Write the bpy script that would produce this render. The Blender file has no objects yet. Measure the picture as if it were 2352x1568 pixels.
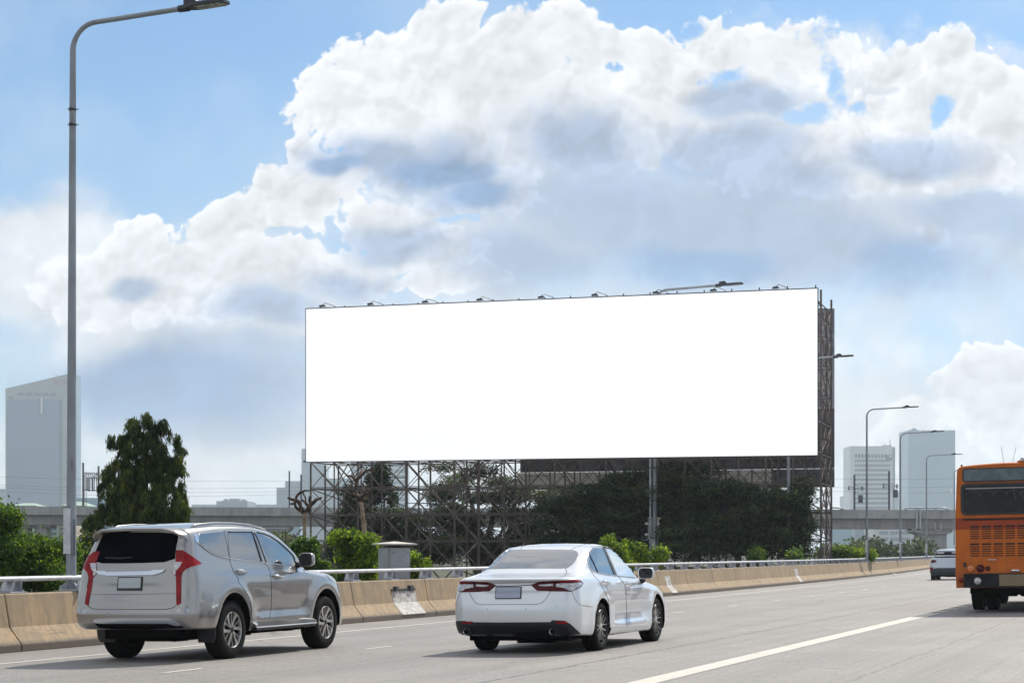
import bpy, bmesh, math, random
import numpy as np
from mathutils import Vector, Matrix
from mathutils.bvhtree import BVHTree
from mathutils.geometry import delaunay_2d_cdt

# ------------------------------------------------------------------ camera, sky, sun, exposure
SC = bpy.context.scene
COL = SC.collection
F = 4200.0; CXP = 1176.0; HZ = 1267.0; CAMZ = 1.43      # focal length and horizon row for a 2352 px wide frame
TH = math.radians(20.35); CT, ST = math.cos(TH), math.sin(TH)
cam_data = bpy.data.cameras.new('camera')
cam = bpy.data.objects.new('camera', cam_data); COL.objects.link(cam)
cam.location = (0, 0, CAMZ); cam.rotation_euler = (math.radians(90), 0, 0)
cam_data.sensor_width = 36; cam_data.lens = F / 2352 * 36
cam_data.shift_y = (HZ - 784) / 2352
cam_data.clip_start = 0.5; cam_data.clip_end = 20000
SC.camera = cam
SC.view_settings.view_transform = 'Standard'; SC.view_settings.look = 'None'
SC.view_settings.gamma = 1; SC.view_settings.use_curve_mapping = False
SC.view_settings.exposure = 0.10
SC.cycles.max_bounces = 8; SC.cycles.transparent_max_bounces = 8
SC.cycles.volume_bounces = 1
SC.cycles.use_denoising = True

SUN_AZ = math.radians(33)      # to the right of straight ahead
SUN_EL = math.radians(48)
sun_dir = Vector((math.sin(SUN_AZ)*math.cos(SUN_EL), math.cos(SUN_AZ)*math.cos(SUN_EL), math.sin(SUN_EL)))
sun_data = bpy.data.lights.new('sun', 'SUN'); sun_data.energy = 4.3; sun_data.angle = math.radians(0.6)
sun_data.color = (1.0, 0.93, 0.83)
sun = bpy.data.objects.new('sun', sun_data); COL.objects.link(sun)
sun.rotation_euler = sun_dir.to_track_quat('Z', 'Y').to_euler()

def srgb(r, g, b):
    f = lambda c: c/12.92 if c <= 0.04045 else ((c+0.055)/1.055)**2.4
    return (f(r/255), f(g/255), f(b/255), 1)

class NG:
    """small helper for node graphs"""
    def __init__(s, nt): s.nt = nt; nt.nodes.clear()
    def n(s, typ, **kw):
        nd = s.nt.nodes.new(typ)
        for k, v in kw.items(): setattr(nd, k, v)
        return nd
    def link(s, a, b): s.nt.links.new(a, b)
    def put(s, sock, v):
        if isinstance(v, bpy.types.NodeSocket): s.link(v, sock)
        elif v is not None: sock.default_value = v
    def m(s, op, a, b=None, c=None, clamp=False):
        nd = s.n('ShaderNodeMath', operation=op, use_clamp=clamp)
        for i, v in enumerate((a, b, c)): s.put(nd.inputs[i], v)
        return nd.outputs[0]
    def vm(s, op, a, b=None, c=None, scale=None):
        nd = s.n('ShaderNodeVectorMath', operation=op)
        for i, v in enumerate((a, b, c)): s.put(nd.inputs[i], v)
        if scale is not None: s.put(nd.inputs['Scale'], scale)
        return nd.outputs['Value'] if op in ('LENGTH', 'DOT_PRODUCT', 'DISTANCE') else nd.outputs['Vector']
    def mix(s, fac, a, b, typ='RGBA', blend='MIX'):
        nd = s.n('ShaderNodeMix', data_type=typ)
        if typ == 'RGBA': nd.blend_type = blend
        k = {'RGBA': (6, 7, 2), 'FLOAT': (2, 3, 0), 'VECTOR': (4, 5, 1)}[typ]
        s.put(nd.inputs[0], fac); s.put(nd.inputs[k[0]], a); s.put(nd.inputs[k[1]], b)
        return nd.outputs[k[2]]
    def ramp(s, v, lo, hi, a=0.0, b=1.0, smooth=True):
        nd = s.n('ShaderNodeMapRange', interpolation_type='SMOOTHSTEP' if smooth else 'LINEAR')
        s.put(nd.inputs[0], v); nd.inputs[1].default_value = lo; nd.inputs[2].default_value = hi
        nd.inputs[3].default_value = a; nd.inputs[4].default_value = b
        return nd.outputs[0]
    def noise(s, vec, scale, detail=4, rough=0.5, dist=0.0, typ='FBM', lac=2.0, dim='3D'):
        nd = s.n('ShaderNodeTexNoise', noise_dimensions=dim)
        s.put(nd.inputs['Vector'], vec); nd.inputs['Scale'].default_value = scale
        nd.inputs['Detail'].default_value = detail; nd.inputs['Roughness'].default_value = rough
        nd.inputs['Distortion'].default_value = dist; nd.inputs['Lacunarity'].default_value = lac
        return nd.outputs[0]
    def voro(s, vec, scale, detail=0, feature='F1', rough=0.5, smooth=0.6, dim='3D'):
        nd = s.n('ShaderNodeTexVoronoi', feature=feature, voronoi_dimensions=dim, normalize=False)
        s.put(nd.inputs['Vector'], vec); nd.inputs['Scale'].default_value = scale
        nd.inputs['Detail'].default_value = detail; nd.inputs['Roughness'].default_value = rough
        if feature == 'SMOOTH_F1': nd.inputs['Smoothness'].default_value = smooth
        return nd.outputs['Distance']

world = bpy.data.worlds.new('World'); SC.world = world; world.use_nodes = True
g = NG(world.node_tree)
sky = g.n('ShaderNodeTexSky', sky_type='NISHITA'); sky.sun_disc = False
sky.sun_elevation = SUN_EL; sky.sun_rotation = SUN_AZ
sky.air_density = 1.0; sky.dust_density = 0.6; sky.ozone_density = 1.6
tc = g.n('ShaderNodeTexCoord'); sep = g.n('ShaderNodeSeparateXYZ'); g.link(tc.outputs['Generated'], sep.inputs[0])
gx, gy, gz = sep.outputs
ay = g.m('MAXIMUM', g.m('ABSOLUTE', gy), 0.05)
pa = g.m('DIVIDE', gx, ay); pb = g.m('DIVIDE', gz, ay)
cmb = g.n('ShaderNodeCombineXYZ'); g.link(pa, cmb.inputs[0]); g.link(pb, cmb.inputs[1])
g.link(g.m('MULTIPLY', g.ramp(gy, -0.01, 0.01, 1, 0), 7.3), cmb.inputs[2])
P = cmb.outputs[0]
def sk(u, v): return ((u-CXP)/F, (HZ-v)/F)
# gentle domain warp so that no placed cloud mass keeps a plain outline
wn = g.n('ShaderNodeTexNoise'); g.link(P, wn.inputs['Vector']); wn.inputs['Scale'].default_value = 14; wn.inputs['Detail'].default_value = 3
warp = g.vm('SCALE', g.vm('SUBTRACT', wn.outputs['Color'], (0.5, 0.5, 0.5)), scale=0.032)
PW = g.vm('ADD', P, warp)
sw = g.n('ShaderNodeSeparateXYZ'); g.link(PW, sw.inputs[0])
flat = g.n('ShaderNodeCombineXYZ'); g.link(sw.outputs[0], flat.inputs[0]); g.link(sw.outputs[1], flat.inputs[1])
PF = flat.outputs[0]
sp = g.n('ShaderNodeSeparateXYZ'); g.link(P, sp.inputs[0])
flat2 = g.n('ShaderNodeCombineXYZ'); g.link(sp.outputs[0], flat2.inputs[0]); g.link(sp.outputs[1], flat2.inputs[1])
PS = flat2.outputs[0]
def blobs(lst, vec, k=0.25):
    acc = None
    for (u, v, ru, rv) in lst:
        a0, b0 = sk(u, v)
        q = g.vm('MULTIPLY', g.vm('SUBTRACT', vec, (a0, b0, 0)), (F/ru, F/rv, 0))
        d = g.vm('LENGTH', q)
        acc = d if acc is None else g.m('SMOOTH_MIN', acc, d, k)
    return g.m('SUBTRACT', 1.0, acc)
HARD = [(1060,190,320,150), (770,390,120,85), (900,510,160,75), (1130,420,160,120), (790,235,145,150), (900,130,150,105), (1010,95,130,95), (1060,50,70,60), (1180,110,120,85), (1290,75,120,85), (1400,120,130,80), (1500,120,110,80), (1000,300,330,190), (1280,260,380,190),
        (1600,250,330,160), (730,430,150,110), (640,440,120,110), (555,485,120,85), (490,520,90,80), (430,590,140,90), (330,545,85,80), (290,560,70,80), (300,660,330,130), (620,640,260,130),
        (1700,120,130,120), (1640,80,90,80), (1850,90,140,90), (1800,300,260,110), (2060,130,130,80), (2180,130,110,80), (2290,190,110,90), (2150,260,280,120), (1960,390,340,90), (2230,380,150,110),
        (2310,860,120,85), (2220,900,120,85), (2130,960,120,75), (2340,960,220,130), (2070,1020,110,70), (2000,1060,90,50), (1010,650,150,42), (1110,640,70,30), (2150,560,55,45), (1040,545,30,16), (960,590,200,60), (820,620,150,80), (700,330,60,50), (2330,250,140,120)]
SOFT = [(370,880,420,150), (60,540,240,90), (120,640,300,120), (500,700,560,170), (700,1000,900,160), (1300,480,560,280), (1750,500,420,240), (2000,480,380,190), (2000,1050,500,200),
        (1500,900,600,400), (250,1120,500,90), (2250,350,260,200), (1900,200,560,170)]
HOLES = [(1588,48,30,14), (1676,172,26,18), (1815,262,44,14), (1850,240,22,20), (1886,170,14,38), (1908,215,18,20), (1950,232,20,18), (2165,262,18,14), (1470,8,85,24), (1170,8,45,16), (2250,30,190,34), (2080,10,120,26),
         (1040,515,30,10), (2330,70,60,26)]
fh = blobs(HARD, PF, 0.18); fs = blobs(SOFT, PF, 0.4); fo = blobs(HOLES, PF, 0.15)
puff = g.voro(PW, 34, 2, 'F1', 0.5, dim='2D')           # cauliflower edges
puff2 = g.voro(PW, 90, 1, 'F1', 0.5, dim='2D')
puff3 = g.voro(PW, 190, 1, 'F1', 0.5, dim='2D')
fbm = g.noise(P, 60, 5, 0.6, dim='2D')
fbl = g.noise(P, 9, 4, 0.55, dim='2D')
edge = g.m('ADD', g.m('MULTIPLY', g.m('SUBTRACT', 0.42, puff), 0.42), g.m('ADD', g.m('ADD', g.m('MULTIPLY', g.m('SUBTRACT', 0.42, puff2), 0.22), g.m('MULTIPLY', g.m('SUBTRACT', 0.42, puff3), 0.10)), g.m('MULTIPLY', g.m('SUBTRACT', fbm, 0.5), 0.3)))
dh = g.m('ADD', fh, edge)
ah = g.ramp(dh, -0.02, 0.10)
as_ = g.ramp(g.m('ADD', fs, g.m('ADD', g.m('MULTIPLY', g.m('SUBTRACT', fbm, 0.5), 0.6), g.m('MULTIPLY', g.m('SUBTRACT', fbl, 0.5), 1.1))), -0.35, 0.55)
ao = g.ramp(g.m('ADD', g.m('ADD', fo, g.m('MULTIPLY', edge, -1.2)), g.m('MULTIPLY', g.m('SUBTRACT', g.noise(P, 38, 7, 0.68, dim='2D'), 0.5), -5.0)), -0.75, 0.65)
cov = g.m('MULTIPLY', g.m('MAXIMUM', ah, g.m('MULTIPLY', as_, 0.93)), g.m('SUBTRACT', 1, ao))
# loose cloud elsewhere (overhead and behind the camera)
far = g.m('MAXIMUM', g.ramp(pb, 0.36, 0.6), g.ramp(gy, 0.0, 0.2, 1, 0))
far = g.m('MAXIMUM', far, g.ramp(g.m('ABSOLUTE', pa), 0.33, 0.5))
loose = g.ramp(g.noise(g.vm('MULTIPLY', tc.outputs['Generated'], (1, 1, 1.8)), 2.6, 7, 0.58), 0.36, 0.55)
cov = g.mix(far, cov, loose, 'FLOAT')
# shadowed cloud bases
SHD = [(860,350,150,45), (980,370,160,70), (1100,440,120,70), (1400,470,300,150), (1560,560,380,150), (1750,420,170,60), (330,880,330,75), (470,960,260,60), (2080,620,200,80), (1900,600,160,90), (1640,350,180,70),
       (600,860,240,90), (310,650,50,30), (1250,600,220,80), (2250,500,160,60), (640,700,120,50), (900,560,120,50), (1350,330,160,80), (2100,360,160,50), (800,650,120,50), (1700,230,120,40)]
sd = blobs(SHD, PF, 0.5)
shade = g.ramp(g.m('ADD', sd, g.m('ADD', g.m('MULTIPLY', g.m('SUBTRACT', fbm, 0.5), 0.55), g.m('MULTIPLY', g.m('SUBTRACT', fbl, 0.5), 1.3))), -0.60, 0.50)
DEEP = [(320,900,300,70), (370,875,230,55), (430,925,180,50), (2090,630,120,50), (1010,380,110,35), (1100,440,60,40), (780,370,60,20), (240,880,120,40), (1620,600,160,40)]
deep = g.ramp(g.m('ADD', blobs(DEEP, PF, 0.4), g.m('MULTIPLY', g.m('SUBTRACT', fbm, 0.5), 0.7)), -0.6, 0.45)
# relief of the billows: the same field sampled a little towards the light
P2 = g.vm('ADD', PW, (-0.003, 0.006, 0))
rel = g.m('SUBTRACT', g.voro(P2, 34, 2, 'F1', 0.5, dim='2D'), puff)
rel = g.m('ADD', rel, g.m('MULTIPLY', g.m('SUBTRACT', g.voro(g.vm('ADD', PW, (-0.0015, 0.003, 0)), 90, 1, 'F1', 0.5, dim='2D'), puff2), 0.45))
relm = g.mix(ah, 0.2, g.ramp(dh, 0.1, 0.9, 1.0, 0.5), 'FLOAT')
relc = g.m('ADD', 1.0, g.m('MULTIPLY', g.m('MULTIPLY', g.m('MAXIMUM', g.m('MINIMUM', rel, 0.16), -0.30), 0.42), relm))
# broad billows: medium noise lit from the upper left, and brighter rims where the cloud thins out
med = g.noise(PW, 15, 3, 0.5, dim='2D'); med2 = g.noise(g.vm('ADD', PW, (-0.009, 0.014, 0)), 15, 3, 0.5, dim='2D')
relc = g.m('ADD', relc, g.m('MULTIPLY', g.m('SUBTRACT', med, med2), 0.50))
relc = g.m('ADD', relc, g.m('MULTIPLY', g.m('SUBTRACT', fbm, 0.5), 0.12))
relc = g.m('ADD', relc, g.m('MULTIPLY', g.m('MULTIPLY', g.ramp(dh, 0.02, 0.5, 0.13, -0.03), ah), 1.0))
W = 1/1.087
ccol = g.mix(shade, tuple(c*W for c in (0.86, 0.885, 0.925)) + (1,), tuple(c*W for c in (0.41, 0.515, 0.69)) + (1,))
ccol = g.mix(g.m('MULTIPLY', deep, 0.85), ccol, tuple(c*W for c in (0.20, 0.36, 0.62)) + (1,))
ccol = g.vm('SCALE', ccol, scale=g.m('MAXIMUM', g.m('MINIMUM', relc, 1.2), 0.6))
# clear sky: the Nishita sky, with thin high veil that whitens it downwards
skyc = g.vm('MULTIPLY', sky.outputs[0], (0.060*W, 0.097*W, 0.120*W))
veil = g.m('ADD', g.ramp(pb, 0.02, 0.29, 0.62, 0.12), g.m('MULTIPLY', g.ramp(fbl, 0.35, 0.7), 0.28))
veil = g.m('MULTIPLY', veil, g.m('SUBTRACT', 1, far))
skyc = g.mix(g.m('MINIMUM', veil, 0.8), skyc, tuple(c*W for c in (0.60, 0.73, 0.90)) + (1,))
fin = g.mix(cov, skyc, ccol)
bg = g.n('ShaderNodeBackground'); g.link(fin, bg.inputs[0]); bg.inputs[1].default_value = 1.0
wo = g.n('ShaderNodeOutputWorld'); g.link(bg.outputs[0], wo.inputs[0])
world.cycles.sampling_method = 'MANUAL'; world.cycles.sample_map_resolution = 1024
# ------------------------------------------------------------------ helpers
rng = np.random.default_rng(7)
def at(u, v, Y):
    """world point seen at pixel (u, v) of the 2352 px frame at depth Y"""
    return Vector(((u-CXP)/F*Y, Y, CAMZ+(HZ-v)/F*Y))
def px4(x, y): return (x/1.7415, y/1.7415)
def dcurve(t):
    if t <= 40: return 0.0
    if t <= 260: return 3.4e-4*(t-40)**2
    return 3.4e-4*220**2 + (t-260)*2*3.4e-4*220
def road_z(s): return 0.0142*(s+12.5)
def R(s, t, z=0.0, rel=True):
    """road frame: s metres to the right of the axis, t metres ahead, z above the road surface"""
    s2 = s-dcurve(t)
    return Vector((s2*CT+t*ST, -s2*ST+t*CT, (road_z(s) if rel else 0)+z))
HEAD = math.pi/2-TH          # direction of travel as rotation about Z for +X-forward models

class MB:
    def __init__(s): s.v = []; s.f = []; s.mi = []
    def add(s, vs, fs, mi=0):
        n = len(s.v); s.v.extend([tuple(p) for p in vs]); s.f.extend([tuple(i+n for i in f) for f in fs]); s.mi.extend([mi]*len(fs)); return s
    def box(s, c, d, mi=0, rz=0.0, M=None):
        hx, hy, hz = d[0]/2, d[1]/2, d[2]/2
        vs = [Vector((x, y, z)) for x in (-hx, hx) for y in (-hy, hy) for z in (-hz, hz)]
        if rz: vs = [Matrix.Rotation(rz, 3, 'Z') @ p for p in vs]
        if M is not None: vs = [M @ p for p in vs]
        vs = [p+Vector(c) for p in vs]
        return s.add(vs, [(0,1,3,2),(4,6,7,5),(0,4,5,1),(2,3,7,6),(0,2,6,4),(1,5,7,3)], mi)
    def bar(s, a, b, w, h=None, mi=0):
        a, b = Vector(a), Vector(b); h = h or w; d = (b-a)
        if d.length < 1e-6: return s
        d.normalize(); up = Vector((0, 0, 1)) if abs(d.z) < 0.95 else Vector((1, 0, 0))
        x = d.cross(up).normalized()*w/2; y = x.cross(d).normalized()*h/2
        vs = [a-x-y, a+x-y, a+x+y, a-x+y, b-x-y, b+x-y, b+x+y, b-x+y]
        return s.add(vs, [(3,2,1,0),(4,5,6,7),(0,1,5,4),(1,2,6,5),(2,3,7,6),(3,0,4,7)], mi)
    def tube(s, pts, rad, n=8, mi=0, cap=True):
        pts = [Vector(p) for p in pts]
        if not isinstance(rad, (list, tuple)): rad = [rad]*len(pts)
        rings = []; prev = None
        for i, p in enumerate(pts):
            d = (pts[min(i+1, len(pts)-1)]-pts[max(i-1, 0)]).normalized()
            if prev is None: prev = d.orthogonal().normalized()
            x = (prev-d*prev.dot(d))
            x = x.normalized() if x.length > 1e-5 else d.orthogonal().normalized()
            prev = x; y = d.cross(x)
            rings.append([p+(x*math.cos(2*math.pi*k/n)+y*math.sin(2*math.pi*k/n))*rad[i] for k in range(n)])
        vs = [q for r in rings for q in r]; fs = []
        for i in range(len(pts)-1):
            for k in range(n):
                k2 = (k+1) % n; fs.append((i*n+k, i*n+k2, (i+1)*n+k2, (i+1)*n+k))
        if cap: fs.append(tuple(reversed(range(n)))); fs.append(tuple(range((len(pts)-1)*n, len(pts)*n)))
        return s.add(vs, fs, mi)
    def lathe(s, prof, n=32, axis='Y', c=(0, 0, 0), mi=0, closed=False):
        """prof: list of (radius, offset along the axis)"""
        vs = []
        for r, h in prof:
            for k in range(n):
                a = 2*math.pi*k/n; p = (r*math.cos(a), r*math.sin(a))
                q = {'Y': (p[0], h, p[1]), 'X': (h, p[0], p[1]), 'Z': (p[0], p[1], h)}[axis]
                vs.append((q[0]+c[0], q[1]+c[1], q[2]+c[2]))
        fs = []; m = len(prof)
        for i in range(m if closed else m-1):
            for k in range(n):
                k2 = (k+1) % n; j = (i+1) % m
                fs.append((i*n+k, i*n+k2, j*n+k2, j*n+k))
        return s.add(vs, fs, mi)
    def prism(s, poly, a, b, mi=0):
        """poly: 2-D outline; a, b: functions from 2-D to 3-D for the two ends"""
        n = len(poly); vs = [a(*p) for p in poly]+[b(*p) for p in poly]
        fs = [tuple(reversed(range(n))), tuple(range(n, 2*n))]+[(i, (i+1) % n, n+(i+1) % n, n+i) for i in range(n)]
        return s.add(vs, fs, mi)
    def build(s, name, mats, parent=None, smooth=False, bevel=0.0, loc=None, angle=None, recalc=True):
        me = bpy.data.meshes.new(name); me.from_pydata(s.v, [], s.f)
        for m in (mats if isinstance(mats, (list, tuple)) else [mats]): me.materials.append(m)
        me.polygons.foreach_set('material_index', s.mi)
        if recalc:
            bm = bmesh.new(); bm.from_mesh(me); bmesh.ops.recalc_face_normals(bm, faces=bm.faces); bm.to_mesh(me); bm.free()
        if smooth: me.polygons.foreach_set('use_smooth', [True]*len(me.polygons))
        me.update()
        o = bpy.data.objects.new(name, me); COL.objects.link(o)
        if parent is not None: o.parent = parent
        if loc is not None: o.location = loc
        if bevel:
            b = o.modifiers.new('bevel', 'BEVEL'); b.width = bevel; b.segments = 2; b.limit_method = 'ANGLE'; b.angle_limit = math.radians(35)
        if angle is not None and smooth: me.set_sharp_from_angle(angle=math.radians(angle))
        return o
def np_obj(name, verts, faces, mats, parent=None, smooth=False, mi=None):
    """fast mesh from numpy arrays; faces: (n, k) array"""
    me = bpy.data.meshes.new(name); k = faces.shape[1]
    me.vertices.add(len(verts)); me.vertices.foreach_set('co', verts.astype(np.float32).ravel())
    me.loops.add(faces.size); me.loops.foreach_set('vertex_index', faces.astype(np.int32).ravel())
    me.polygons.add(len(faces)); me.polygons.foreach_set('loop_start', np.arange(len(faces), dtype=np.int32)*k)
    me.polygons.foreach_set('loop_total', np.full(len(faces), k, dtype=np.int32))
    for m in (mats if isinstance(mats, (list, tuple)) else [mats]): me.materials.append(m)
    if mi is not None: me.polygons.foreach_set('material_index', mi.astype(np.int32))
    me.polygons.foreach_set('use_smooth', np.full(len(faces), smooth))
    me.update(); me.validate()
    o = bpy.data.objects.new(name, me); COL.objects.link(o)
    if parent is not None: o.parent = parent
    return o
def tag(o, label=None, cat=None, group=None, kind=None):
    if label: o['label'] = label
    if cat: o['category'] = cat
    if group: o['group'] = group
    if kind: o['kind'] = kind
    return o
def thing(name, label, cat, loc=(0, 0, 0), rz=0.0, group=None):
    o = bpy.data.objects.new(name, None); COL.objects.link(o); o.location = loc; o.rotation_euler = (0, 0, rz)
    o.empty_display_size = 0.2
    return tag(o, label, cat, group)
def copy_tree(o, parent=None):
    c = o.copy(); COL.objects.link(c)
    if parent is not None: c.parent = parent
    for ch in list(o.children): copy_tree(ch, c)
    return c

# ------------------------------------------------------------------ materials
MATS = {}
def mat(name, col, rough=0.6, metal=0.0, spec=0.5, coat=0.0, coatr=0.05, ior=None, fn=None, **kw):
    if name in MATS: return MATS[name]
    m = bpy.data.materials.new(name); m.use_nodes = True; g = NG(m.node_tree)
    b = g.n('ShaderNodeBsdfPrincipled'); o = g.n('ShaderNodeOutputMaterial'); g.link(b.outputs[0], o.inputs[0])
    b.inputs['Base Color'].default_value = tuple(col)[:3]+(1,); b.inputs['Roughness'].default_value = rough
    b.inputs['Metallic'].default_value = metal; b.inputs['Specular IOR Level'].default_value = spec
    b.inputs['Coat Weight'].default_value = coat; b.inputs['Coat Roughness'].default_value = coatr
    if ior: b.inputs['IOR'].default_value = ior
    for k, v in kw.items(): b.inputs[k].default_value = v
    if fn: fn(g, b)
    MATS[name] = m; return m
def objco(g): return g.n('ShaderNodeTexCoord').outputs['Object']
def bump(g, b, h, strength=0.3, dist=0.01):
    n = g.n('ShaderNodeBump'); n.inputs['Strength'].default_value = strength; n.inputs['Distance'].default_value = dist
    g.link(h, n.inputs['Height']); g.link(n.outputs[0], b.inputs['Normal'])
def mottled(a, c, scale, detail=5, lo=0.35, hi=0.65, bmp=0.0, bscale=60, rough=0.6, bd=0.01):
    def fn(g, b):
        v = objco(g); f = g.ramp(g.noise(v, scale, detail, rough), lo, hi)
        g.link(g.mix(f, tuple(a)[:3]+(1,), tuple(c)[:3]+(1,)), b.inputs['Base Color'])
        if bmp: bump(g, b, g.noise(v, bscale, 4), bmp, bd)
    return fn

def asphalt_fn(g, b):
    v = objco(g)
    fine = g.m('ADD', g.m('MULTIPLY', g.noise(v, 70, 3, 0.75), 0.55), g.m('MULTIPLY', g.noise(v, 22, 3, 0.7), 0.45)); grit = g.voro(v, 110); mid = g.noise(v, 6, 5, 0.6); big = g.noise(v, 0.35, 4, 0.55)
    # tyre-polished tracks run along the lanes
    rot = g.n('ShaderNodeVectorRotate', rotation_type='Z_AXIS'); g.link(v, rot.inputs['Vector']); rot.inputs['Angle'].default_value = TH
    st = g.vm('MULTIPLY', rot.outputs[0], (1.0, 0.02, 1.0)); streak = g.noise(st, 1.6, 5, 0.6)
    st2 = g.vm('MULTIPLY', rot.outputs[0], (1.0, 0.006, 1.0)); streak2 = g.noise(st2, 9, 3, 0.6)
    c = g.mix(g.ramp(fine, 0.34, 0.66), (0.105, 0.099, 0.093, 1), (0.345, 0.326, 0.304, 1))
    c = g.mix(g.m('MULTIPLY', g.ramp(grit, 0.0, 0.33, 1, 0), 0.35), c, (0.075, 0.073, 0.073, 1))
    c = g.mix(g.m('MULTIPLY', g.ramp(streak, 0.42, 0.60), 0.42), c, (0.20, 0.186, 0.172, 1))
    c = g.mix(g.m('MULTIPLY', g.ramp(streak2, 0.5, 0.64), 0.25), c, (0.13, 0.122, 0.115, 1))
    c = g.mix(g.m('MULTIPLY', g.ramp(g.m('ADD', big, g.m('MULTIPLY', mid, 0.3)), 0.55, 0.8), 0.35), c, (0.31, 0.29, 0.268, 1))
    sr = g.n('ShaderNodeSeparateXYZ'); g.link(rot.outputs[0], sr.inputs[0]); s_, t_ = sr.outputs[0], sr.outputs[1]
    wob = g.noise(g.vm('MULTIPLY', v, (1, 1, 1)), 0.9, 5, 0.7)
    for s0, wd, st_, jg in ((-6.88, 0.030, 0.75, 0.22), (-9.9, 0.020, 0.35, 0.5), (-3.2, 0.022, 0.5, 0.3), (-13.2, 0.018, 0.3, 0.4)):   # tarred seams running with the lanes
        d = g.m('ABSOLUTE', g.m('ADD', g.m('SUBTRACT', s_, s0), g.m('MULTIPLY', g.m('SUBTRACT', wob, 0.5), jg)))
        c = g.mix(g.m('MULTIPLY', g.m('MULTIPLY', g.ramp(d, wd*0.4, wd*1.8, 1, 0), st_), g.ramp(mid, 0.35, 0.55)), c, (0.055, 0.052, 0.05, 1))
    for s0 in (-13.75, -12.15, -9.45, -7.75, -4.3, -2.6):      # wheel tracks
        d = g.m('ABSOLUTE', g.m('SUBTRACT', s_, s0)); c = g.mix(g.m('MULTIPLY', g.ramp(d, 0.05, 0.42, 1, 0), 0.20), c, (0.115, 0.108, 0.102, 1))
    cr = g.voro(g.vm('ADD', g.vm('MULTIPLY', rot.outputs[0], (0.35, 0.12, 1)), g.vm('SCALE', (1, 0, 0), scale=g.m('MULTIPLY', mid, 0.25))), 1.0, feature='DISTANCE_TO_EDGE')
    c = g.mix(g.m('MULTIPLY', g.ramp(cr, 0.0, 0.007, 1, 0), g.ramp(big, 0.48, 0.56, 0, 0.55)), c, (0.06, 0.058, 0.056, 1))
    spot = g.voro(v, 0.8); c = g.mix(g.m('MULTIPLY', g.ramp(spot, 0.03, 0.09, 1, 0), g.ramp(g.noise(v, 0.5, 2), 0.5, 0.6, 0, 0.5)), c, (0.06, 0.058, 0.055, 1))
    g.link(c, b.inputs['Base Color'])
    bump(g, b, g.m('ADD', fine, g.m('MULTIPLY', grit, 0.6)), 0.55, 0.006)
M_asphalt = mat('asphalt', (0.2, 0.2, 0.2), 0.66, fn=asphalt_fn, spec=0.5)
def paint_fn(g, b):
    v = objco(g); n1 = g.noise(v, 26, 5, 0.75); n2 = g.noise(v, 1.5, 3)
    c = g.mix(g.ramp(n1, 0.5, 0.72), (0.58, 0.555, 0.49, 1), (0.27, 0.26, 0.24, 1))
    c = g.mix(g.m('MULTIPLY', g.ramp(n2, 0.4, 0.7), 0.35), c, (0.4, 0.37, 0.32, 1))
    g.link(c, b.inputs['Base Color'])
M_paint = mat('road_paint', (0.6, 0.57, 0.48), 0.7, fn=paint_fn)
def barrier_fn(g, b):
    v = objco(g); geo = g.n('ShaderNodeNewGeometry'); s_ = g.n('ShaderNodeSeparateXYZ'); g.link(geo.outputs['Position'], s_.inputs[0]); z = s_.outputs[2]
    vs = g.vm('MULTIPLY', v, (1, 1, 0.12))
    st = g.noise(vs, 7, 6, 0.65); bl = g.noise(v, 2.2, 5, 0.6); fi = g.noise(v, 60, 4, 0.7)
    c = g.mix(g.ramp(st, 0.35, 0.68), (0.41, 0.295, 0.172, 1), (0.27, 0.205, 0.135, 1))
    c = g.mix(g.m('MULTIPLY', g.ramp(bl, 0.45, 0.68), 0.55), c, (0.25, 0.20, 0.14, 1))
    c = g.mix(g.m('MULTIPLY', g.ramp(g.noise(vs, 22, 3, 0.7), 0.56, 0.70), 0.6), c, (0.17, 0.14, 0.11, 1))
    hs = g.noise(g.vm('MULTIPLY', v, (0.25, 0.25, 6.0)), 2.0, 4, 0.6)     # tyre scuffs low on the slope
    c = g.mix(g.m('MULTIPLY', g.m('MULTIPLY', g.ramp(hs, 0.58, 0.68), g.ramp(z, 0.28, 0.40, 1, 0)), 0.5), c, (0.10, 0.09, 0.08, 1))
    top = g.ramp(g.m('ADD', z, g.m('MULTIPLY', g.noise(v, 3.0, 4), -0.25)), 0.50, 0.70, 0, 0.35); c = g.mix(top, c, (0.24, 0.19, 0.14, 1))
    c = g.mix(g.m('MULTIPLY', g.ramp(fi, 0.55, 0.75), 0.25), c, (0.58, 0.48, 0.36, 1))
    # the run of road grime along the foot
    foot = g.ramp(g.m('ADD', z, g.m('MULTIPLY', g.noise(v, 12, 4), 0.05)), 0.075, 0.15, 1, 0)
    c = g.mix(g.m('MULTIPLY', foot, 0.9), c, (0.145, 0.12, 0.10, 1))
    g.link(c, b.inputs['Base Color']); bump(g, b, g.m('ADD', g.m('MULTIPLY', fi, 0.4), bl), 0.35, 0.01)
M_barrier = mat('barrier_concrete', (0.4, 0.3, 0.2), 0.85, fn=barrier_fn)
M_patch = mat('repair_mortar', (0.5, 0.5, 0.48), 0.8, fn=mottled((0.62, 0.61, 0.58), (0.36, 0.34, 0.31), 9, bmp=0.3))
M_galv = mat('galvanised_steel', (0.42, 0.44, 0.47), 0.42, 0.35, fn=mottled((0.50, 0.52, 0.56), (0.34, 0.36, 0.40), 9))
M_railp = mat('painted_rail', (0.5, 0.52, 0.55), 0.4, 0.15, fn=mottled((0.60, 0.62, 0.65), (0.45, 0.46, 0.48), 5))
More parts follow.
